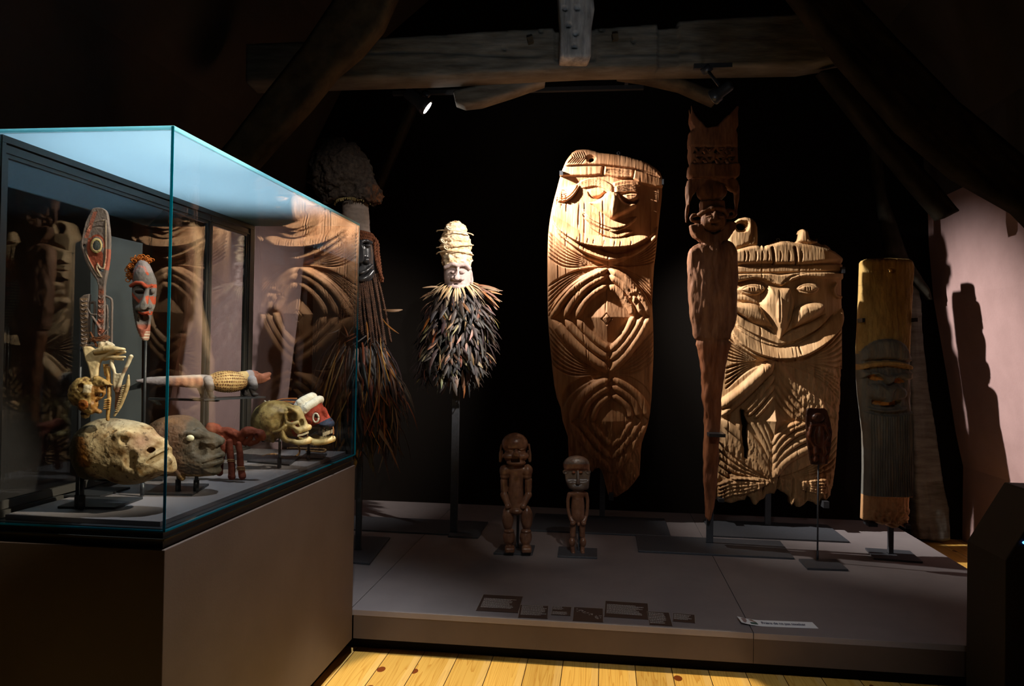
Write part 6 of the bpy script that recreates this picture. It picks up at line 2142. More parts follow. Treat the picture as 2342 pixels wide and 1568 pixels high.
def paint_croc(x, y, z):
    X, Y = (x - 300) * 4.258, (y - 820) * 4.258
    c = solid(len(x), srgb(142, 96, 78))
    c = mixc(srgb(140, 130, 134), c, sm(430, 330, X))
    c = mixc(srgb(196, 140, 110), c, .6 * (X > 330) * (X < 700) * (.5 + .5 * np.sin(X / 11)))
    c = mixc(srgb(206, 196, 186), c, .7 * sm(200, 160, Y) * (X < 700))
    c = mixc(srgb(158, 150, 152), c, .9 * ((X > 665) & (X < 765)) + .8 * ((X > 1112) & (X < 1168)))
    c = mixc(srgb(206, 172, 116), c, ((X > 765) & (X < 1112)) * 1.0)
    return mixc(srgb(150, 92, 72), c, (X > 1165) * .9)


v.build('body', M_PAINTW, fc, cr_, paint=paint_croc)
mb = MB()
for j in range(9):
    ph = -1.25 + j * .31
    n_ = 16
    for i in range(n_):
        t = (i + .5 * (j % 2)) / n_
        X = 770 + 335 * t
        q = ((X / 4.258 + 300) - 518.4) / 46
        rr = math.sqrt(max(.05, 1 - q * q))
        cx_, cy_ = 300 + X / 4.258, 820 + 222 / 4.258
        sx, sy = 27 * rr * math.cos(ph) * -1, 25 * rr * math.sin(ph)
        a, b_ = [], []
        pc = np.array([cx_, cy_ + sy, sx])
        u = np.array([0, math.sin(ph), -math.cos(ph)])
        w_ = np.array([0, math.cos(ph), math.sin(ph)])
        V = [pc + u * 2.0]
        for k in range(6):
            t6 = k * math.pi / 3
            V.append(pc + np.array([2.9 * math.cos(t6), 0, 0]) + w_ * 3.0 * math.sin(t6) - u * .6)
        mb.add(V, [(0, 1 + k, 1 + (k + 1) % 6) for k in range(6)], (1, 1, 1))
mb.build('knobbly_hide', mat('knobbly_hide', srgb(84, 48, 30), srgb(150, 108, 68), rough=.7, scale=120, spec=.2, ramp=(.42, .55)), cr_, frame=fc, smooth=True)
for (xt, yt, xf, yf) in ((712, 210, 742, 372), (1138, 205, 1148, 345)):
    for sd_ in (-1, 1):
        v = Vol(300 + (xt - 70) / 4.258, 300 + (xf + 70) / 4.258, 852, 912, -34, 34, 1.1)
        v.path([Q(z14, xt, yt, sd_ * 13), Q(z14, xt + 12, yt + 70, sd_ * 18), Q(z14, xf - 18, yf - 60, sd_ * 17), Q(z14, xf, yf, sd_ * 18)], [11, 9, 6, 5], k=1)
        v.ell(Q(z14, xf + 12, yf, sd_ * 20), (7, 4, 5), k=2)
        v.build('leg', M_PAINTW, fc, cr_, paint=lambda x, y, z: mixc(srgb(60, 54, 54), solid(len(x), srgb(158, 150, 152)), sm(872, 882, y)))
sh = MB().prism([(452, 912.5), (490, 914.5), (590, 904), (556, 902.5)], -26, 26)
MBs = MB()
P4 = [fc.world(453, 913, -24), fc.world(594, 901.6, -24), fc.world(594, 901.6, 24), fc.world(453, 913, 24)]
zsh = min(fc.world(476, 909.2, 0)[2], fc.world(570, 902.0, 0)[2]) - .001
MBs.prism([(p[0], p[1]) for p in P4], zsh - .005, zsh)
pm = fc.world(500, 905, 0)
MBs.box(-1.4019, pm[0], pm[1] - .006, pm[1] + .006, zsh - .012, zsh - .005)
so = MBs.build('case_shelf', M_BLACK)
tag(so, 'thin dark shelf under the wooden crocodile', 'shelf')

# ---------------- clay covered skull, the nearest
z2c = zz(0, 740, 3.015)
fs = Frame(285, 1105, 1.86)
zk = zz(60, 689, 3.003)
v = Vol(160, 408, 948, 1114, -74, 74, 1.25)
v.puff(zk(325, 990, 345, 920, 395, 860, 450, 825, 530, 803, 650, 806, 740, 828, 800, 868, 835, 895, 900, 925, 950, 948, 962, 985, 985, 1010, 988, 1050, 1005, 1075, 1018, 1120, 1020, 1165, 985, 1182, 930, 1190,
            860, 1225, 780, 1250, 690, 1256, 620, 1240, 560, 1215, 480, 1222, 400, 1208, 350, 1130, 328, 1050), 0, 60, 62)
v.ell(Q(zk, 520, 1000), (58, 58, 60), k=12)
v.ell(Q(zk, 740, 960, 0), (50, 44, 54), k=14)
v.ell(Q(zk, 800, 1120, -26), (40, 30, 26), k=14)
v.path([Q(zk, 700, 905, -50), Q(zk, 745, 890, -50), Q(zk, 800, 905, -40)], 7, k=8)
v.ell(Q(zk, 752, 932, -58), (9, 9, 13), op='sub', k=3)
v.ell(Q(zk, 768, 926, -58), (9, 5, 6), op='sub', k=4)
v.path([Q(zk, 800, 900, -20), Q(zk, 870, 940, -22), Q(zk, 930, 960, -14)], [12, 13, 9], k=8)
v.ell(Q(zk, 905, 1008, -34), (9, 8, 14), op='sub', k=2.5)
v.path([Q(zk, 855, 1040, -34), Q(zk, 868, 985, -38), Q(zk, 905, 978, -34), Q(zk, 940, 990, -24), Q(zk, 930, 1030, -26), Q(zk, 880, 1050, -33)], 3.6, k=3)
v.path([Q(zk, 840, 1072, -50), Q(zk, 900, 1056, -46), Q(zk, 950, 1028, -36), Q(zk, 985, 1008, -16)], 6, k=4)
v.path([Q(zk, 862, 1100, -52), Q(zk, 900, 1084, -49), Q(zk, 950, 1060, -42), Q(zk, 1000, 1036, -22), Q(zk, 1010, 1030, 0)], [1, 4.0, 7.5, 8, 7], op='sub', k=1.5)
v.path([Q(zk, 860, 1160, -50), Q(zk, 940, 1128, -40), Q(zk, 1000, 1090, -18)], 9, k=6)
v.ell(Q(zk, 800, 1060, -56), (12, 18, 8), op='sub', k=9)
v.path([Q(zk, 500, 900, -62), Q(zk, 485, 960, -66), Q(zk, 510, 1030, -66), Q(zk, 545, 1100, -60), Q(zk, 570, 1160, -52), Q(zk, 580, 1210, -40)], 2.0, op='sub', k=2)
v.path([Q(zk, 640, 900, -62), Q(zk, 560, 955, -66), Q(zk, 500, 960, -66)], 1.2, op='sub', k=1)
v.path([Q(zk, 690, 985, -62), Q(zk, 740, 960, -60), Q(zk, 790, 965, -50)], 1.2, op='sub', k=1.5)
v.noise(.8, 22, 3, octv=2)
v.noise(.35, 6, 8)


def paint_clay(x, y, z):
    X, Y = x * 3.015, (y - 740) * 3.015
    n = fbm(x / 18, y / 18, z / 18, seed=11)
    n2 = fbm(x / 7, y / 7, z / 7, seed=13)
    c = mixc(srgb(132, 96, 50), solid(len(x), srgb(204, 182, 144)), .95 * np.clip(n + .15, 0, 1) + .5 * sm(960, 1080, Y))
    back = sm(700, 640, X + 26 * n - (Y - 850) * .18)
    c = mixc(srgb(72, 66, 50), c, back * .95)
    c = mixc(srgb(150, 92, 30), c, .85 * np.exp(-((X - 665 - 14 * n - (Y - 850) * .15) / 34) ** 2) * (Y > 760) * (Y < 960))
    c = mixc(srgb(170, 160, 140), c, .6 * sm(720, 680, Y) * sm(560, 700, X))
    c = mixc(srgb(176, 128, 112), c, .7 * np.exp(-(((X - 1040) / 70) ** 2 + ((Y - 800) / 60) ** 2)))
    c = mixc(srgb(60, 44, 32), c, .8 * (np.abs(fbm(x / 26, y / 26, z / 26, seed=17)) < .022) * (X < 900))
    return mixc(srgb(76, 52, 36), c, .6 * (n2 > .65))


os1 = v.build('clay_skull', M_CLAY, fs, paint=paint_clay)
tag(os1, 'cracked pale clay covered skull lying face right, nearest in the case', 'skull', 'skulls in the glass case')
a = fs.world(188, 1090, 0)
b = fs.world(300, 1093, 0)
casestand('black plate and cradle under the pale clay skull', [(131, 1163), (262, 1165), (327, 1141), (196, 1140)],
          [(a[0], a[1], a[2] + .025, .0055)], [[(a[0], a[1], a[2]), (a[0] + .05, a[1] + .005, a[2] - .008), tuple(b + np.array([0, 0, -.012]))]])

# ---------------- dark clay covered head
fd = Frame(430, 1090, 2.10)
v = Vol(326, 524, 940, 1100, -62, 62, 1.15)
v.puff(zk(800, 960, 815, 890, 870, 830, 950, 795, 1040, 780, 1110, 785, 1170, 815, 1210, 860, 1240, 890, 1290, 905, 1340, 935, 1355, 955, 1345, 985, 1320, 998, 1330, 1020, 1352, 1040, 1358, 1062, 1345, 1078, 1352, 1100, 1340, 1122,
            1325, 1140, 1335, 1168, 1300, 1192, 1200, 1198, 1090, 1200, 1000, 1196, 900, 1190, 830, 1120, 800, 1040), 0, 50, 52)
v.ell(Q(zk, 1000, 960), (60, 52, 50), k=10)
v.ell(Q(zk, 1180, 1080), (42, 34, 44), k=12)
v.path([Q(zk, 1220, 885, -30), Q(zk, 1290, 930, -22), Q(zk, 1335, 960, -10)], [10, 10, 9], k=6)
v.ell(Q(zk, 1310, 975, -22), (11, 8, 9), k=4)
v.ell(Q(zk, 1300, 985, -30), (8, 6, 8), op='sub', k=3)
v.ell(Q(zk, 1250, 1000, -42), (13, 16, 14), op='sub', k=7)
v.path([Q(zk, 1265, 1075, -34), Q(zk, 1310, 1060, -26), Q(zk, 1348, 1048, -10)], 6, k=4)
v.path([Q(zk, 1270, 1108, -34), Q(zk, 1312, 1100, -26), Q(zk, 1345, 1090, -10)], 6.5, k=4)
v.path([Q(zk, 1262, 1094, -42), Q(zk, 1310, 1082, -34), Q(zk, 1352, 1070, -12)], 2.2, op='sub', k=1.5)
v.path([Q(zk, 1130, 900, -44), Q(zk, 1180, 888, -44), Q(zk, 1225, 905, -36)], 5, k=5)
v.ell(Q(zk, 1184, 925, -50), (12, 10, 8), op='sub', k=4)
v.path([Q(zk, 1040, 1080, -40), Q(zk, 1080, 1140, -40), Q(zk, 1110, 1196, -30)], [3, 6, 7], k=4)
v.noise(.6, 18, 3, octv=2)
v.noise(.5, 3.6, 5)


def paint_dark(x, y, z):
    X, Y = (x - 300) * 4.258, (y - 820) * 4.258
    n = fbm(x / 14, y / 14, z / 14, seed=21)
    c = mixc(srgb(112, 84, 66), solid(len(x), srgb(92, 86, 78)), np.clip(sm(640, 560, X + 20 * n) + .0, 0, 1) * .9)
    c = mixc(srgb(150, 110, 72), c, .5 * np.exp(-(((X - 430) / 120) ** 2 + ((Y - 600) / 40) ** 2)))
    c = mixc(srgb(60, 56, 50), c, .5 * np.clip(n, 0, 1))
    return mixc(srgb(140, 110, 60), c, .6 * sm(1090, 1120, Y))


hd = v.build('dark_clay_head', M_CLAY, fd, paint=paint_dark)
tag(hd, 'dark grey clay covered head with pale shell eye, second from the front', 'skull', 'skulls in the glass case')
v = Vol(442, 470, 984, 1008, -60, -34, .5)
v.ell(Q(z14, 660, 747, -48), (9, 7.2, 5))
v.path([Q(z14, 632, 762, -53), Q(z14, 660, 748, -54), Q(z14, 690, 730, -53)], 1.0, op='sub', k=.6)
v.build('shell_eye', mat('cowrie_shell', srgb(232, 222, 184), rough=.25, spec=.5), fd, hd)
a = fd.world(408, 1080, 0)
casestand('black plate under the dark clay head', [(330, 1132), (440, 1134), (478, 1110), (372, 1108)], [(a[0], a[1], a[2] + .02, .005), (a[0] + .05, a[1] + .005, a[2] + .015, .005)])

# ---------------- red crouching figure
fr2 = Frame(540, 1084, 2.30)
v = Vol(464, 612, 964, 1094, -34, 34, 1.0)
v.ell(Q(z14, 790, 690), (18, 15, 15))
v.path([Q(z14, 770, 660), Q(z14, 830, 680), Q(z14, 868, 740)], [9, 11, 9], k=3)
v.path([Q(z14, 850, 700), Q(z14, 960, 710), Q(z14, 1080, 770)], [7, 10, 9], k=4)
v.slab(z14(860, 690, 960, 695, 1085, 760, 1080, 840, 1050, 850, 960, 820, 870, 760), 0, 7, 4, k=3)
v.path([Q(z14, 1070, 740), Q(z14, 1130, 710), Q(z14, 1200, 710)], [9, 12, 9], k=3)
v.path([Q(z14, 1180, 715), Q(z14, 1160, 770), Q(z14, 1110, 825)], [7, 6, 6], k=2)
v.path([Q(z14, 1150, 830), Q(z14, 1220, 810), Q(z14, 1250, 770)], [6, 5, 5], k=2)
v.ell(Q(z14, 1250, 740), (13, 13, 13), k=3)
v.ell(Q(z14, 1285, 760), (7, 10, 8), k=3)
v.ell(Q(z14, 1230, 745, -13), (4, 4, 5), op='sub', k=2)
v.path([Q(z14, 890, 780, -12), Q(z14, 920, 850, -12), Q(z14, 900, 960, -12)], [8, 8, 7], k=3)
v.noise(.8, 8, 3)
M_RED = mat('red_ochre_wood', srgb(92, 40, 28), srgb(132, 66, 46), rough=.7, scale=26, bump=.4, bscale=90, spec=.15)
rf = v.build('crouching_figure', M_RED, fr2)
tag(rf, 'red ochre wooden crouching figure on straight legs, between dark head and bare skull', 'carved animal')
for (pts, rr) in (([(980, 800, -14), (985, 900, -14), (1000, 1030, -14), (1000, 1130, -14)], [7, 8, 8, 7.5]), ([(1070, 820, -16), (1082, 900, -16), (1090, 1030, -16), (1105, 1125, -16)], [6, 7, 7.5, 7.5]),
                  ([(880, 880, 14), (850, 1000, 14), (835, 1110, 14)], [8, 7, 8]), ([(1010, 860, 20), (1030, 960, 20), (1040, 1080, 20)], [6, 6, 6])):
    v = Vol(300 + min(p[0] for p in pts) / 4.258 - 14, 300 + max(p[0] for p in pts) / 4.258 + 14, 1000, 1094, pts[0][2] - 14, pts[0][2] + 14, 1.0)
    v.path([Q(z14, *p) for p in pts], rr)
    v.cap(Q(z14, *pts[-1]), Q(z14, pts[-1][0] + 2, pts[-1][1] + 8, pts[-1][2]), 8, k=1)
    v.noise(.5, 8, 5)
    v.build('leg', M_RED, fr2, rf)
mb = MB()
for (cx_, cy_, z0) in ((995, 975, -14), (995, 990, -14), (1092, 1045, -16), (1092, 1058, -16), (1094, 1072, -16)):
    mb.tube([Q(z14, cx_ + 36 * math.cos(t), cy_ + 8 * math.sin(t), z0 + 8.6 * math.sin(t)) for t in np.linspace(0, 6.3, 13)], 1.1, 5)
mb.build('leg_binding', mat('tan_cord', srgb(150, 104, 62), rough=.8), rf, frame=fr2, smooth=True)

# ---------------- bare brown skull
fk = Frame(650, 1010, 2.55)


def skull(v, z, dx, dy, s, col):
    def P(x_, y_, d=0):
        return Q(z, dx + (x_ - 1450) * s, dy + (y_ - 640) * s, d)
    r = s
    v.puff(z14(1180, 640, 1190, 560, 1225, 490, 1290, 435, 1370, 408, 1450, 408, 1530, 430, 1590, 470, 1615, 515, 1590, 560, 1545, 610, 1500, 680, 1440, 740, 1400, 800, 1330, 810, 1260, 770, 1200, 710), 0, 44, 46)
    v.ell(P(1360, 600), (44, 42, 44), k=8)
    v.path([P(1530, 500, -26), P(1545, 470, -22), P(1590, 480, -24), P(1628, 510, -18), P(1640, 545, -12)], [3, 4, 4, 3.6, 3], k=4)
    v.path([P(1545, 490, -28), P(1535, 550, -30), P(1548, 600, -30), P(1590, 622, -27), P(1640, 612, -20)], [3, 3, 3.4, 4, 4], k=3)
    v.path([P(1600, 520, -2), P(1640, 590, 0), P(1680, 640, 0)], [16, 13, 9], k=7)
    v.ell(P(1590, 552, -24), (10.5, 11.5, 16), op='sub', k=2)
    v.ell(P(1500, 600, -46), (15, 24, 12), op='sub', k=6)
    v.path([P(1430, 700, -36), P(1490, 680, -38), P(1540, 640, -34)], [2.6, 3, 3.6], k=2)
    v.path([P(1560, 630, -28), P(1610, 665, -24), P(1650, 690, -18)], [5, 6, 7], k=5)
    v.ell(P(1668, 618, -9), (5.5, 9, 8), op='sub', k=1.5)
    v.path([P(1640, 690, -14), P(1700, 675, -6), P(1722, 670, 6)], [7, 7, 7], k=4)
    v.path([P(1600, 790, -22), P(1660, 808, -18), P(1715, 800, -6), P(1725, 792, 6)], [5, 6.5, 7, 7], k=3)
    v.path([P(1600, 790, 22), P(1660, 808, 18), P(1715, 800, 6)], [5, 6, 7], k=3)
    v.path([P(1500, 690, -28), P(1515, 740, -27), P(1545, 778, -24), P(1610, 795, -22)], [6, 8, 7, 5], k=4)
    v.ell(P(1590, 720, -30), (12, 14, 12), op='sub', k=4)
    v.path([P(1400, 740, -26), P(1410, 790, -24)], [6, 4], k=4)
    v.noise(.5, 9, 3)
    return P


v = Vol(568, 716, 906, 1020, -56, 56, 1.1)
P = skull(v, z14, 1450, 640, 1.0, None)


def paint_sk(x, y, z):
    X, Y = (x - 300) * 4.258, (y - 820) * 4.258
    n = fbm(x / 12, y / 12, z / 12, seed=31)
    n2 = fbm(x / 4, y / 4, z / 4, seed=33)
    c = mixc(srgb(92, 70, 36), solid(len(x), srgb(160, 138, 88)), .7 * np.clip(n + .4, 0, 1) + .3 * np.clip(n2, 0, 1) + .4 * sm(640, 760, Y) * (X < 1480))
    c = mixc(srgb(60, 44, 26), c, .7 * (np.abs(fbm(x / 20, y / 20, z / 20, seed=35)) < .025) * (X < 1500))
    return mixc(srgb(214, 194, 146), c, .7 * sm(1600, 1650, X))


sk = v.build('bare_skull', M_BONE, fk, paint=paint_sk)
tag(sk, 'bare olive brown human skull facing right, beside the banded skull', 'skull', 'skulls in the glass case')
mb = MB()
for i in range(8):
    t = i / 7
    x0, y0, d0 = 1646 + 74 * t, 706 - 22 * t + 6 * math.sin(t * 3), -16 + 18 * t
    for (dy_, h) in ((0, 22), (32, 18)):
        V = []
        cx_, cy_, _ = Q(z14, x0, y0 + dy_)
        for (a_, b_, c_) in ((-1.25, -h / 8.5, -2), (1.25, -h / 8.5, -2), (1.4, h / 8.5, -2.6), (-1.4, h / 8.5, -2.6)):
            V.append((cx_ + a_, cy_ + b_, d0 + c_))
        V += [(q[0], q[1], q[2] + 3.6) for q in V]
        mb.add(V, [(0, 1, 2, 3), (4, 7, 6, 5), (0, 4, 5, 1), (1, 5, 6, 2), (2, 6, 7, 3), (3, 7, 4, 0)])
mb.build('teeth', mat('ivory_teeth', srgb(226, 216, 190), rough=.35, spec=.5), sk, frame=fk)
a = fk.world(594, 1010, 0)
b = fk.world(640, 1008, 0)
casestand('black plate and cradle under the bare skull', [(565, 1057), (662, 1065), (687, 1046), (600, 1043)], [(b[0], b[1], b[2] + .012, .0045)],
          [[tuple(b), (a[0] + .01, a[1], b[2] - .002), tuple(a + np.array([0, 0, .01]))]])

# ---------------- banded, painted skull
f4 = Frame(720, 1010, 2.74)
v = Vol(610, 775, 896, 1022, -48, 48, 1.1)
v.puff(z14(1400, 560, 1440, 470, 1520, 420, 1620, 400, 1720, 380, 1800, 385, 1850, 430, 1880, 490, 1905, 550, 1945, 580, 1975, 620, 1970, 660, 1930, 690, 1880, 705, 1820, 700, 1740, 745, 1660, 760, 1500, 740, 1420, 660), 0, 40, 40)
v.ell(Q(z14, 1840, 560, -30), (10, 12, 6), op='sub', k=3)
v.path([Q(z14, 1880, 500, -10), Q(z14, 1925, 590, -8)], [8, 7], k=4)
v.noise(.7, 9, 3)


def paint_b(x, y, z):
    X, Y = (x - 300) * 4.258, (y - 820) * 4.258
    c = solid(len(x), srgb(160, 62, 46))
    c = mixc(srgb(150, 120, 76), c, (X < 1600) * 1.0)
    blue = (Y - 650) > -(X - 1790) * .52
    c = mixc(srgb(34, 44, 66), c, blue & (X > 1700))
    return mixc(srgb(60, 30, 26), c, .7 * (fbm(x / 3, y / 3, seed=7) > .85))


bs = v.build('banded_skull', M_CLAY, f4, paint=paint_b)
tag(bs, 'red and blue painted skull with wide white headband, far end of the case', 'skull', 'skulls in the glass case')
v = Vol(666, 740, 894, 964, -50, 50, 1.0)
v.path([Q(z14, 1618, 540, -30), Q(z14, 1690, 420, -38), Q(z14, 1745, 375, -10), Q(z14, 1760, 372, 10), Q(z14, 1720, 420, 36)], [9, 10, 9, 9, 8])
v.path([Q(z14, 1650, 560, -33), Q(z14, 1740, 470, -40), Q(z14, 1815, 410, -18), Q(z14, 1830, 400, 6), Q(z14, 1790, 440, 34)], [9, 10, 9, 9, 8], k=2)
v.path([Q(z14, 1640, 520, -42), Q(z14, 1720, 445, -49), Q(z14, 1790, 392, -24)], 1.2, op='sub', k=1.5)
v.noise(.9, 9, 3, octv=3)
v.build('headband', mat('white_bark_cloth', srgb(214, 204, 184), srgb(240, 232, 214), rough=.9, scale=30, bump=.8, bscale=90, spec=.05), f4, bs)
mb = MB()
for e_, dd in ((0, -34),):
    mb.tube([Q(z14, 1836 + 27 * math.cos(t), 561 + 42 * math.sin(t), dd - 1) for t in np.linspace(0, 2 * math.pi, 17)], 2.2, 7)
mb.build('shell_ring', mat('white_shell', srgb(226, 214, 190), rough=.35), bs, frame=f4, smooth=True)
v = Vol(722, 738, 940, 960, -44, -22, .6)
v.ell(Q(z14, 1840, 545, -32), (5, 4.6, 5))
v.build('eye_bead', mat('black_bead', srgb(30, 24, 22), rough=.3), f4, bs)
v = Vol(700, 772, 986, 1020, -34, 34, 1.0)
v.path([Q(z14, 1750, 770, -22), Q(z14, 1800, 800, -20), Q(z14, 1900, 800, -8), Q(z14, 1960, 780, 2)], [7, 8, 7, 7])
v.path([Q(z14, 1750, 770, 22), Q(z14, 1850, 800, 18), Q(z14, 1955, 782, 4)], [7, 7, 7], k=3)
v.build('lower_jaw', M_BONE, f4, bs, paint=bonepaint(srgb(232, 212, 158), srgb(170, 130, 76), .5))
mb = MB()
for i in range(7):
    t = i / 6
    cx_, cy_, _ = Q(z14, 1888 + 74 * t, 730 - 26 * t)
    V = [(cx_ - 1.3, cy_ - 4.6, -17 + 18 * t), (cx_ + 1.3, cy_ - 4.6, -17 + 18 * t), (cx_ + 1.2, cy_ + 4, -18 + 18 * t), (cx_ - 1.2, cy_ + 4, -18 + 18 * t)]
    V += [(q[0], q[1], q[2] + 3.4) for q in V]
    mb.add(V, [(0, 1, 2, 3), (4, 7, 6, 5), (0, 4, 5, 1), (1, 5, 6, 2), (2, 6, 7, 3), (3, 7, 4, 0)])
mb.build('teeth', MATS.get('ivory_teeth'), bs, frame=f4)
M_NET = feather_mat('coloured_cords', .85)
for i, c_ in enumerate((srgb(190, 112, 54), srgb(52, 56, 74), srgb(190, 112, 54), srgb(52, 56, 74))):
    mb = MB()
    cord(mb, [Q(z14, 1385 + i * 12, 425 + i * 6, -26 - i * 3), Q(z14, 1470 + i * 8, 392 + i * 9, -26 - i * 3), Q(z14, 1560, 380 + i * 12, -28 - i * 3), Q(z14, 1650, 378 + i * 18, -30 - i * 3)], 1.5, c_, pitch=6, n=5)
    mb.build('net_cord', M_NET, bs, frame=f4, paint=True, smooth=True)
mb = MB()
cord(mb, [Q(z14, 1740, 760, -26), Q(z14, 1748, 700, -26), Q(z14, 1720, 650, -30), Q(z14, 1690, 640, -30)], 2.0, srgb(104, 70, 44), pitch=6, n=5)
mb.build('jaw_cord', M_NET, bs, frame=f4, paint=True, smooth=True)
mb = MB()
cord(mb, [Q(z14, 1975, 735, -6), Q(z14, 1975, 690, -6), Q(z14, 1968, 660, -4)], 1.6, srgb(150, 96, 50), pitch=5, n=5)
mb.build('jaw_cord', M_NET, bs, frame=f4, paint=True, smooth=True)
v = Vol(586, 622, 910, 938, -6, 14, .8)
v.path([Q(z14, 1240, 475, 4), Q(z14, 1290, 440, 4), Q(z14, 1320, 430, 4), Q(z14, 1340, 415, 4)], [2, 4, 3, 2])
v.path([Q(z14, 1320, 430, 4), Q(z14, 1295, 412, 4)], [2, 1.5], k=1)
v.build('cloth_tie', MATS['white_bark_cloth'], f4, bs)
a = f4.world(706, 1008, 0)
casestand('black plate under the banded skull', [(686, 1049), (738, 1051), (748, 1040), (700, 1038)], [(a[0], a[1], a[2] + .02, .0045)])
# rope lying on the deck
fro = Frame(690, 1035, 2.62)
mb = MB()


def on_deck(pts, lift=.004):
    return [tuple(ground(x_, y_, ZD + lift)) for x_, y_ in pts]


cord(mb, on_deck(z14(1275, 955, 1330, 935, 1400, 928, 1450, 955, 1500, 972, 1560, 965, 1610, 945, 1640, 905)) + [tuple(f4.world(*z14(1655, 840)[0], -20))], .0034, pitch=.014, n=6)
cord(mb, on_deck(z14(1520, 872, 1600, 868, 1700, 872, 1800, 876, 1880, 880, 1895, 892, 1870, 905, 1790, 900, 1700, 893)), .0034, pitch=.014, n=6)
o = mb.build('coiled_rope', mat('pale_brown_rope', srgb(140, 100, 64), srgb(180, 136, 92), rough=.85, scale=60, spec=.1), smooth=True)
tag(o, 'loops of twisted brown rope lying on the case deck below the skulls', 'rope')

# ================================================================ captions, notice, kiosk
M_CAP = mat('dark_brown_caption', srgb(66, 50, 44), rough=0.5, spec=0.3)
M_CAPL = mat('caption_print', srgb(178, 172, 166), rough=0.7, spec=0.1)
M_CAPE = mat('caption_edge', srgb(150, 140, 130), rough=0.6)


def caption(poly, lines, label, heading=None, extra=None):
    """poly: far left, far right, near right, near left in photo pixels"""
    W_ = [np.array(ground(x_, y_, PZ)) for x_, y_ in poly]
    o = W_[3]
    ux = W_[2] - W_[3]
    uy = W_[0] - W_[3]
    w, h = np.linalg.norm(ux), np.linalg.norm(uy)
    a = math.atan2(ux[1], ux[0])
    M = Matrix.Translation(Vector((o[0], o[1], PZ))) @ Matrix.Rotation(a, 4, 'Z')
    r = empty('caption_panel', M, label, 'caption panel', 'caption panels on the platform edge')
    bpy.context.view_layer.update()
    MB().box(0, w, 0, h, .0002, .0022).build('board', M_CAP, r)
    MB().box(0, .0012, 0, h, .0021, .0026).box(w - .0012, w, 0, h, .0021, .0026).box(0, w, h - .0012, h, .0021, .0026).build('pale_edge', M_CAPE, r)
    rnd = random.Random(int(w * 1e5))
    for (x0, x1, y0, y1, n) in lines:
        mb = MB()
        for i in range(n):
            yy = h * (y1 - (y1 - y0) * (i + .5) / n)
            e = x1 * (1 - rnd.random() * .22)
            x = x0 * w
            while x < e * w:
                l = rnd.uniform(.003, .011)
                th = h * (y1 - y0) / n * .21
                mb.box(x, min(x + l, e * w), yy - th, yy + th, .0022, .0024)
                x += l + .0016
        mb.build('print', M_CAPL, r)
    if extra:
        mb = MB()
        extra(mb, w, h)
        mb.build('map_print', M_CAPL, r)
    if heading:
        text(heading, r, (w * .10, h * .88, .0025), h * .085, M_CAPL)
    return r


def text(s, parent, loc, size, m, name='lettering', bold=0.0):
    cu = bpy.data.curves.new(name, 'FONT')
    cu.body = s
    cu.size = size
    cu.extrude = 0.0001
    cu.offset = bold
    o = bpy.data.objects.new(name, cu)
    COL.objects.link(o)
    bpy.context.view_layer.update()
    me = bpy.data.meshes.new_from_object(o.evaluated_get(bpy.context.evaluated_depsgraph_get()))
    bpy.data.objects.remove(o)
    me.materials.clear()
    me.materials.append(m)
    o = bpy.data.objects.new(name, me)
    COL.objects.link(o)
    o.parent = parent
    o.location = loc
    return o


zc = zz(1070, 1340, 4.337)
caption(zc(155, 85, 560, 108, 500, 268, 78, 245), [(.07, .88, .20, .78, 9)], 'large brown caption panel, leftmost on the platform edge')
caption(zc(545, 190, 832, 200, 792, 325, 497, 313), [(.07, .95, .20, .98, 9)], 'small brown caption panel touching the leftmost large one')
caption(zc(838, 200, 1033, 210, 1020, 297, 825, 286), [(.05, .60, .60, .98, 4), (.05, .9, .05, .40, 4)], 'shortest brown caption panel with two blocks of print, third from left')


def mapish(mb, w, h):
    rnd = random.Random(5)
    for i in range(34):
        t = rnd.random()
        x, y = w * (.08 + .85 * t), h * (.75 - .45 * t + rnd.uniform(-.14, .14))
        r = rnd.uniform(.001, .0055)
        mb.prism([(x + r * math.cos(k) * rnd.uniform(.6, 1.4), y + r * .6 * math.sin(k)) for k in np.linspace(0, 6.28, 7)[:-1]], .0022, .0024)


caption(zc(1052, 210, 1350, 222, 1345, 362, 1038, 345), [], 'brown caption panel with a pale map of islands', extra=mapish)
caption(zc(1352, 147, 1775, 172, 1800, 335, 1350, 305), [(.05, .90, .20, .80, 9)], 'large brown caption panel in the middle of the row, right of the map')
caption(zc(1785, 255, 2022, 268, 2032, 398, 1800, 385), [(.05, .80, .10, .95, 7)], 'narrow brown caption panel, second from right end of the row')
caption(zc(2024, 268, 2232, 278, 2256, 370, 2032, 350), [(.05, .85, .25, .92, 5)], 'small brown caption panel at the right end of the row')

# notice card
zn = zz(1660, 1390, 9.758)
Pn = [np.array(ground(*p, PZ)) for p in zn(228, 255, 1912, 305, 2068, 458, 350, 392)]
o = Pn[3]
ux = Pn[2] - Pn[3]
w, h = np.linalg.norm(ux), np.linalg.norm(Pn[0] - Pn[3])
nr = empty('notice_card', Matrix.Translation(Vector((o[0], o[1], PZ))) @ Matrix.Rotation(math.atan2(ux[1], ux[0]), 4, 'Z'), 'white card reading Prière de ne pas toucher on the platform edge', 'notice')
bpy.context.view_layer.update()
sh_ = Pn[0] - Pn[3]
sx = float(sh_ @ (ux / w))
hy = math.sqrt(max(1e-6, h * h - sx * sx))
n_ = 14
V, Fc = [], []
for i in range(n_ + 1):
    t = i / n_
    lift = .012 * max(0, 1 - t * 3.2) ** 2 + .0012
    for (yy, sxx) in ((0, 0), (hy, sx)):
        V.append((w * t + sxx * .3, yy, lift))
    for (yy, sxx) in ((0, 0), (hy, sx)):
        V.append((w * t + sxx * .3, yy, lift - .0008))
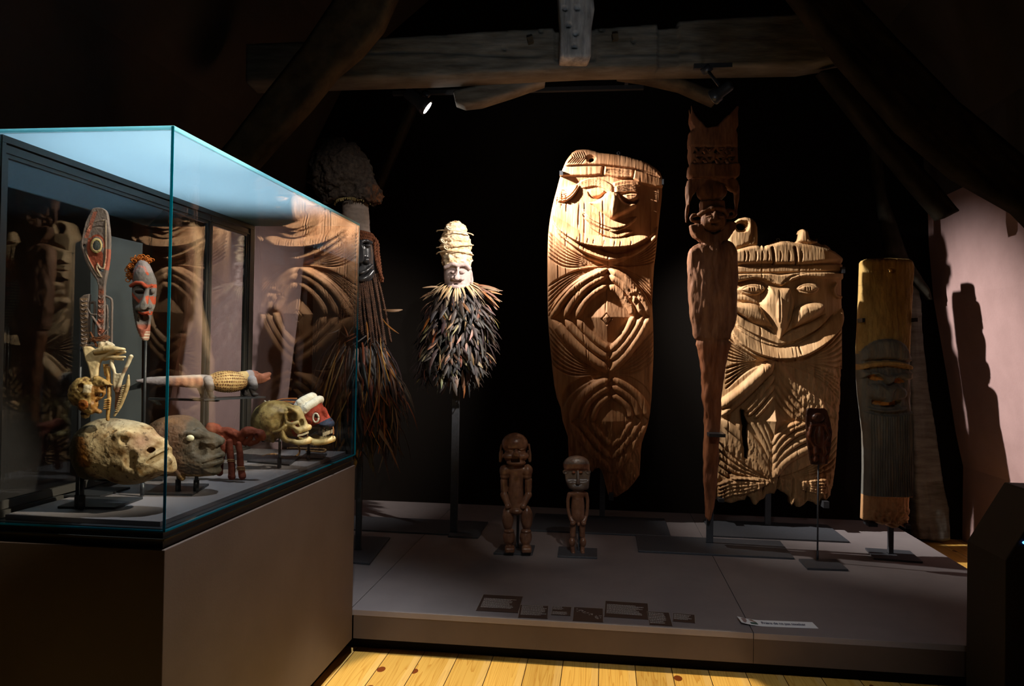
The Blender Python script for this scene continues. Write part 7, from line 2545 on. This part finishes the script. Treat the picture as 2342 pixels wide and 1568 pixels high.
for i in range(n_):
    a = i * 4
    Fc += [(a, a + 4, a + 5, a + 1), (a + 2, a + 3, a + 7, a + 6), (a, a + 2, a + 6, a + 4), (a + 1, a + 5, a + 7, a + 3)]
Fc += [(0, 1, 3, 2), (n_ * 4, n_ * 4 + 2, n_ * 4 + 3, n_ * 4 + 1)]
mesh_np('card', V, Fc, mat('white_card', srgb(236, 238, 240), rough=.6), nr, smooth=False)
M_INK = mat('blue_grey_ink', srgb(60, 76, 110), rough=.7)
tx = text('Prière de ne pas toucher', nr, (w * .285, hy * .30, .0035), hy * .5, M_INK, bold=.0002)
k_ = w * .58 / max(v.co.x for v in tx.data.vertices)
for v_ in tx.data.vertices:
    v_.co.x *= k_


def lz(x):
    return .012 * max(0, 1 - x / w * 3.2) ** 2 + .0018


mb = MB()
x0 = w * .055
mb.prism([(x0 + a_ * .011, hy * .5 + b_ * hy * .36) for a_, b_ in ((-1, 1), (1, 1), (1, -.1), (.6, -.7), (0, -1), (-.6, -.7), (-1, -.1))][::-1], lz(x0) - .0004, lz(x0) + .0006)
mb.build('shield_emblem', mat('grey_pink_print', srgb(150, 128, 126), rough=.7), nr)
x0 = w * .165
mb = MB()
mb.prism([(x0 - .016, hy * .18), (x0 + .018, hy * .14), (x0 + .016, hy * .42), (x0 - .014, hy * .46)], lz(x0) - .0002, lz(x0) + .0006)
mb.build('green_emblem', mat('green_print', srgb(58, 92, 84), rough=.7), nr)
mb = MB()
mb.prism([(x0 - .010, hy * .86), (x0 + .004, hy * .88), (x0 + .016, hy * .46), (x0 + .004, hy * .60)][::-1], lz(x0) - .0002, lz(x0) + .0006)
mb.build('brown_emblem', mat('brown_print', srgb(140, 112, 92), rough=.7), nr)

# kiosk at the right edge of the picture
YK = 2.62
kp = [on_y(2297, 1560, YK), on_y(2297, 1281, YK), on_y(2350, 1202, YK)]
X0_ = kp[0][0]
kr = empty('touch_kiosk', (X0_ + .15, YK, 0), 'dark slant topped kiosk with a blue light at the right edge', 'kiosk')
bpy.context.view_layer.update()
zt1, zt2 = kp[1][2], kp[2][2]
sl = (zt2 - zt1) / (kp[2][0] - X0_)
mb = MB()
prof = [(X0_, .0), (X0_ + .3, .0), (X0_ + .3, zt1 + .12 * sl), (X0_ + .12, zt1 + .12 * sl), (X0_, zt1)]
v_ = [(x_ - X0_ - .15, y_, z_) for y_ in (0, .26) for x_, z_ in prof]
mb.add(v_, [(0, 1, 2, 3, 4), (9, 8, 7, 6, 5)] + [(i, 5 + i, 5 + (i + 1) % 5, (i + 1) % 5) for i in range(5)])
mb.build('cabinet', mat('black_kiosk', srgb(38, 36, 34), rough=.6, spec=.2), kr, bevel=.003)
lp_ = on_y(2341, 1240, YK)
MB().lathe([(.004, 0), (.004, .004), (.001, .005)], 12).build('indicator', emit_mat('blue_led', (.08, .3, 1.0), 4.0), kr).matrix_world = Matrix.Translation(Vector((lp_[0], YK - .0002, lp_[2]))) @ Matrix.Rotation(math.radians(90), 4, 'X')
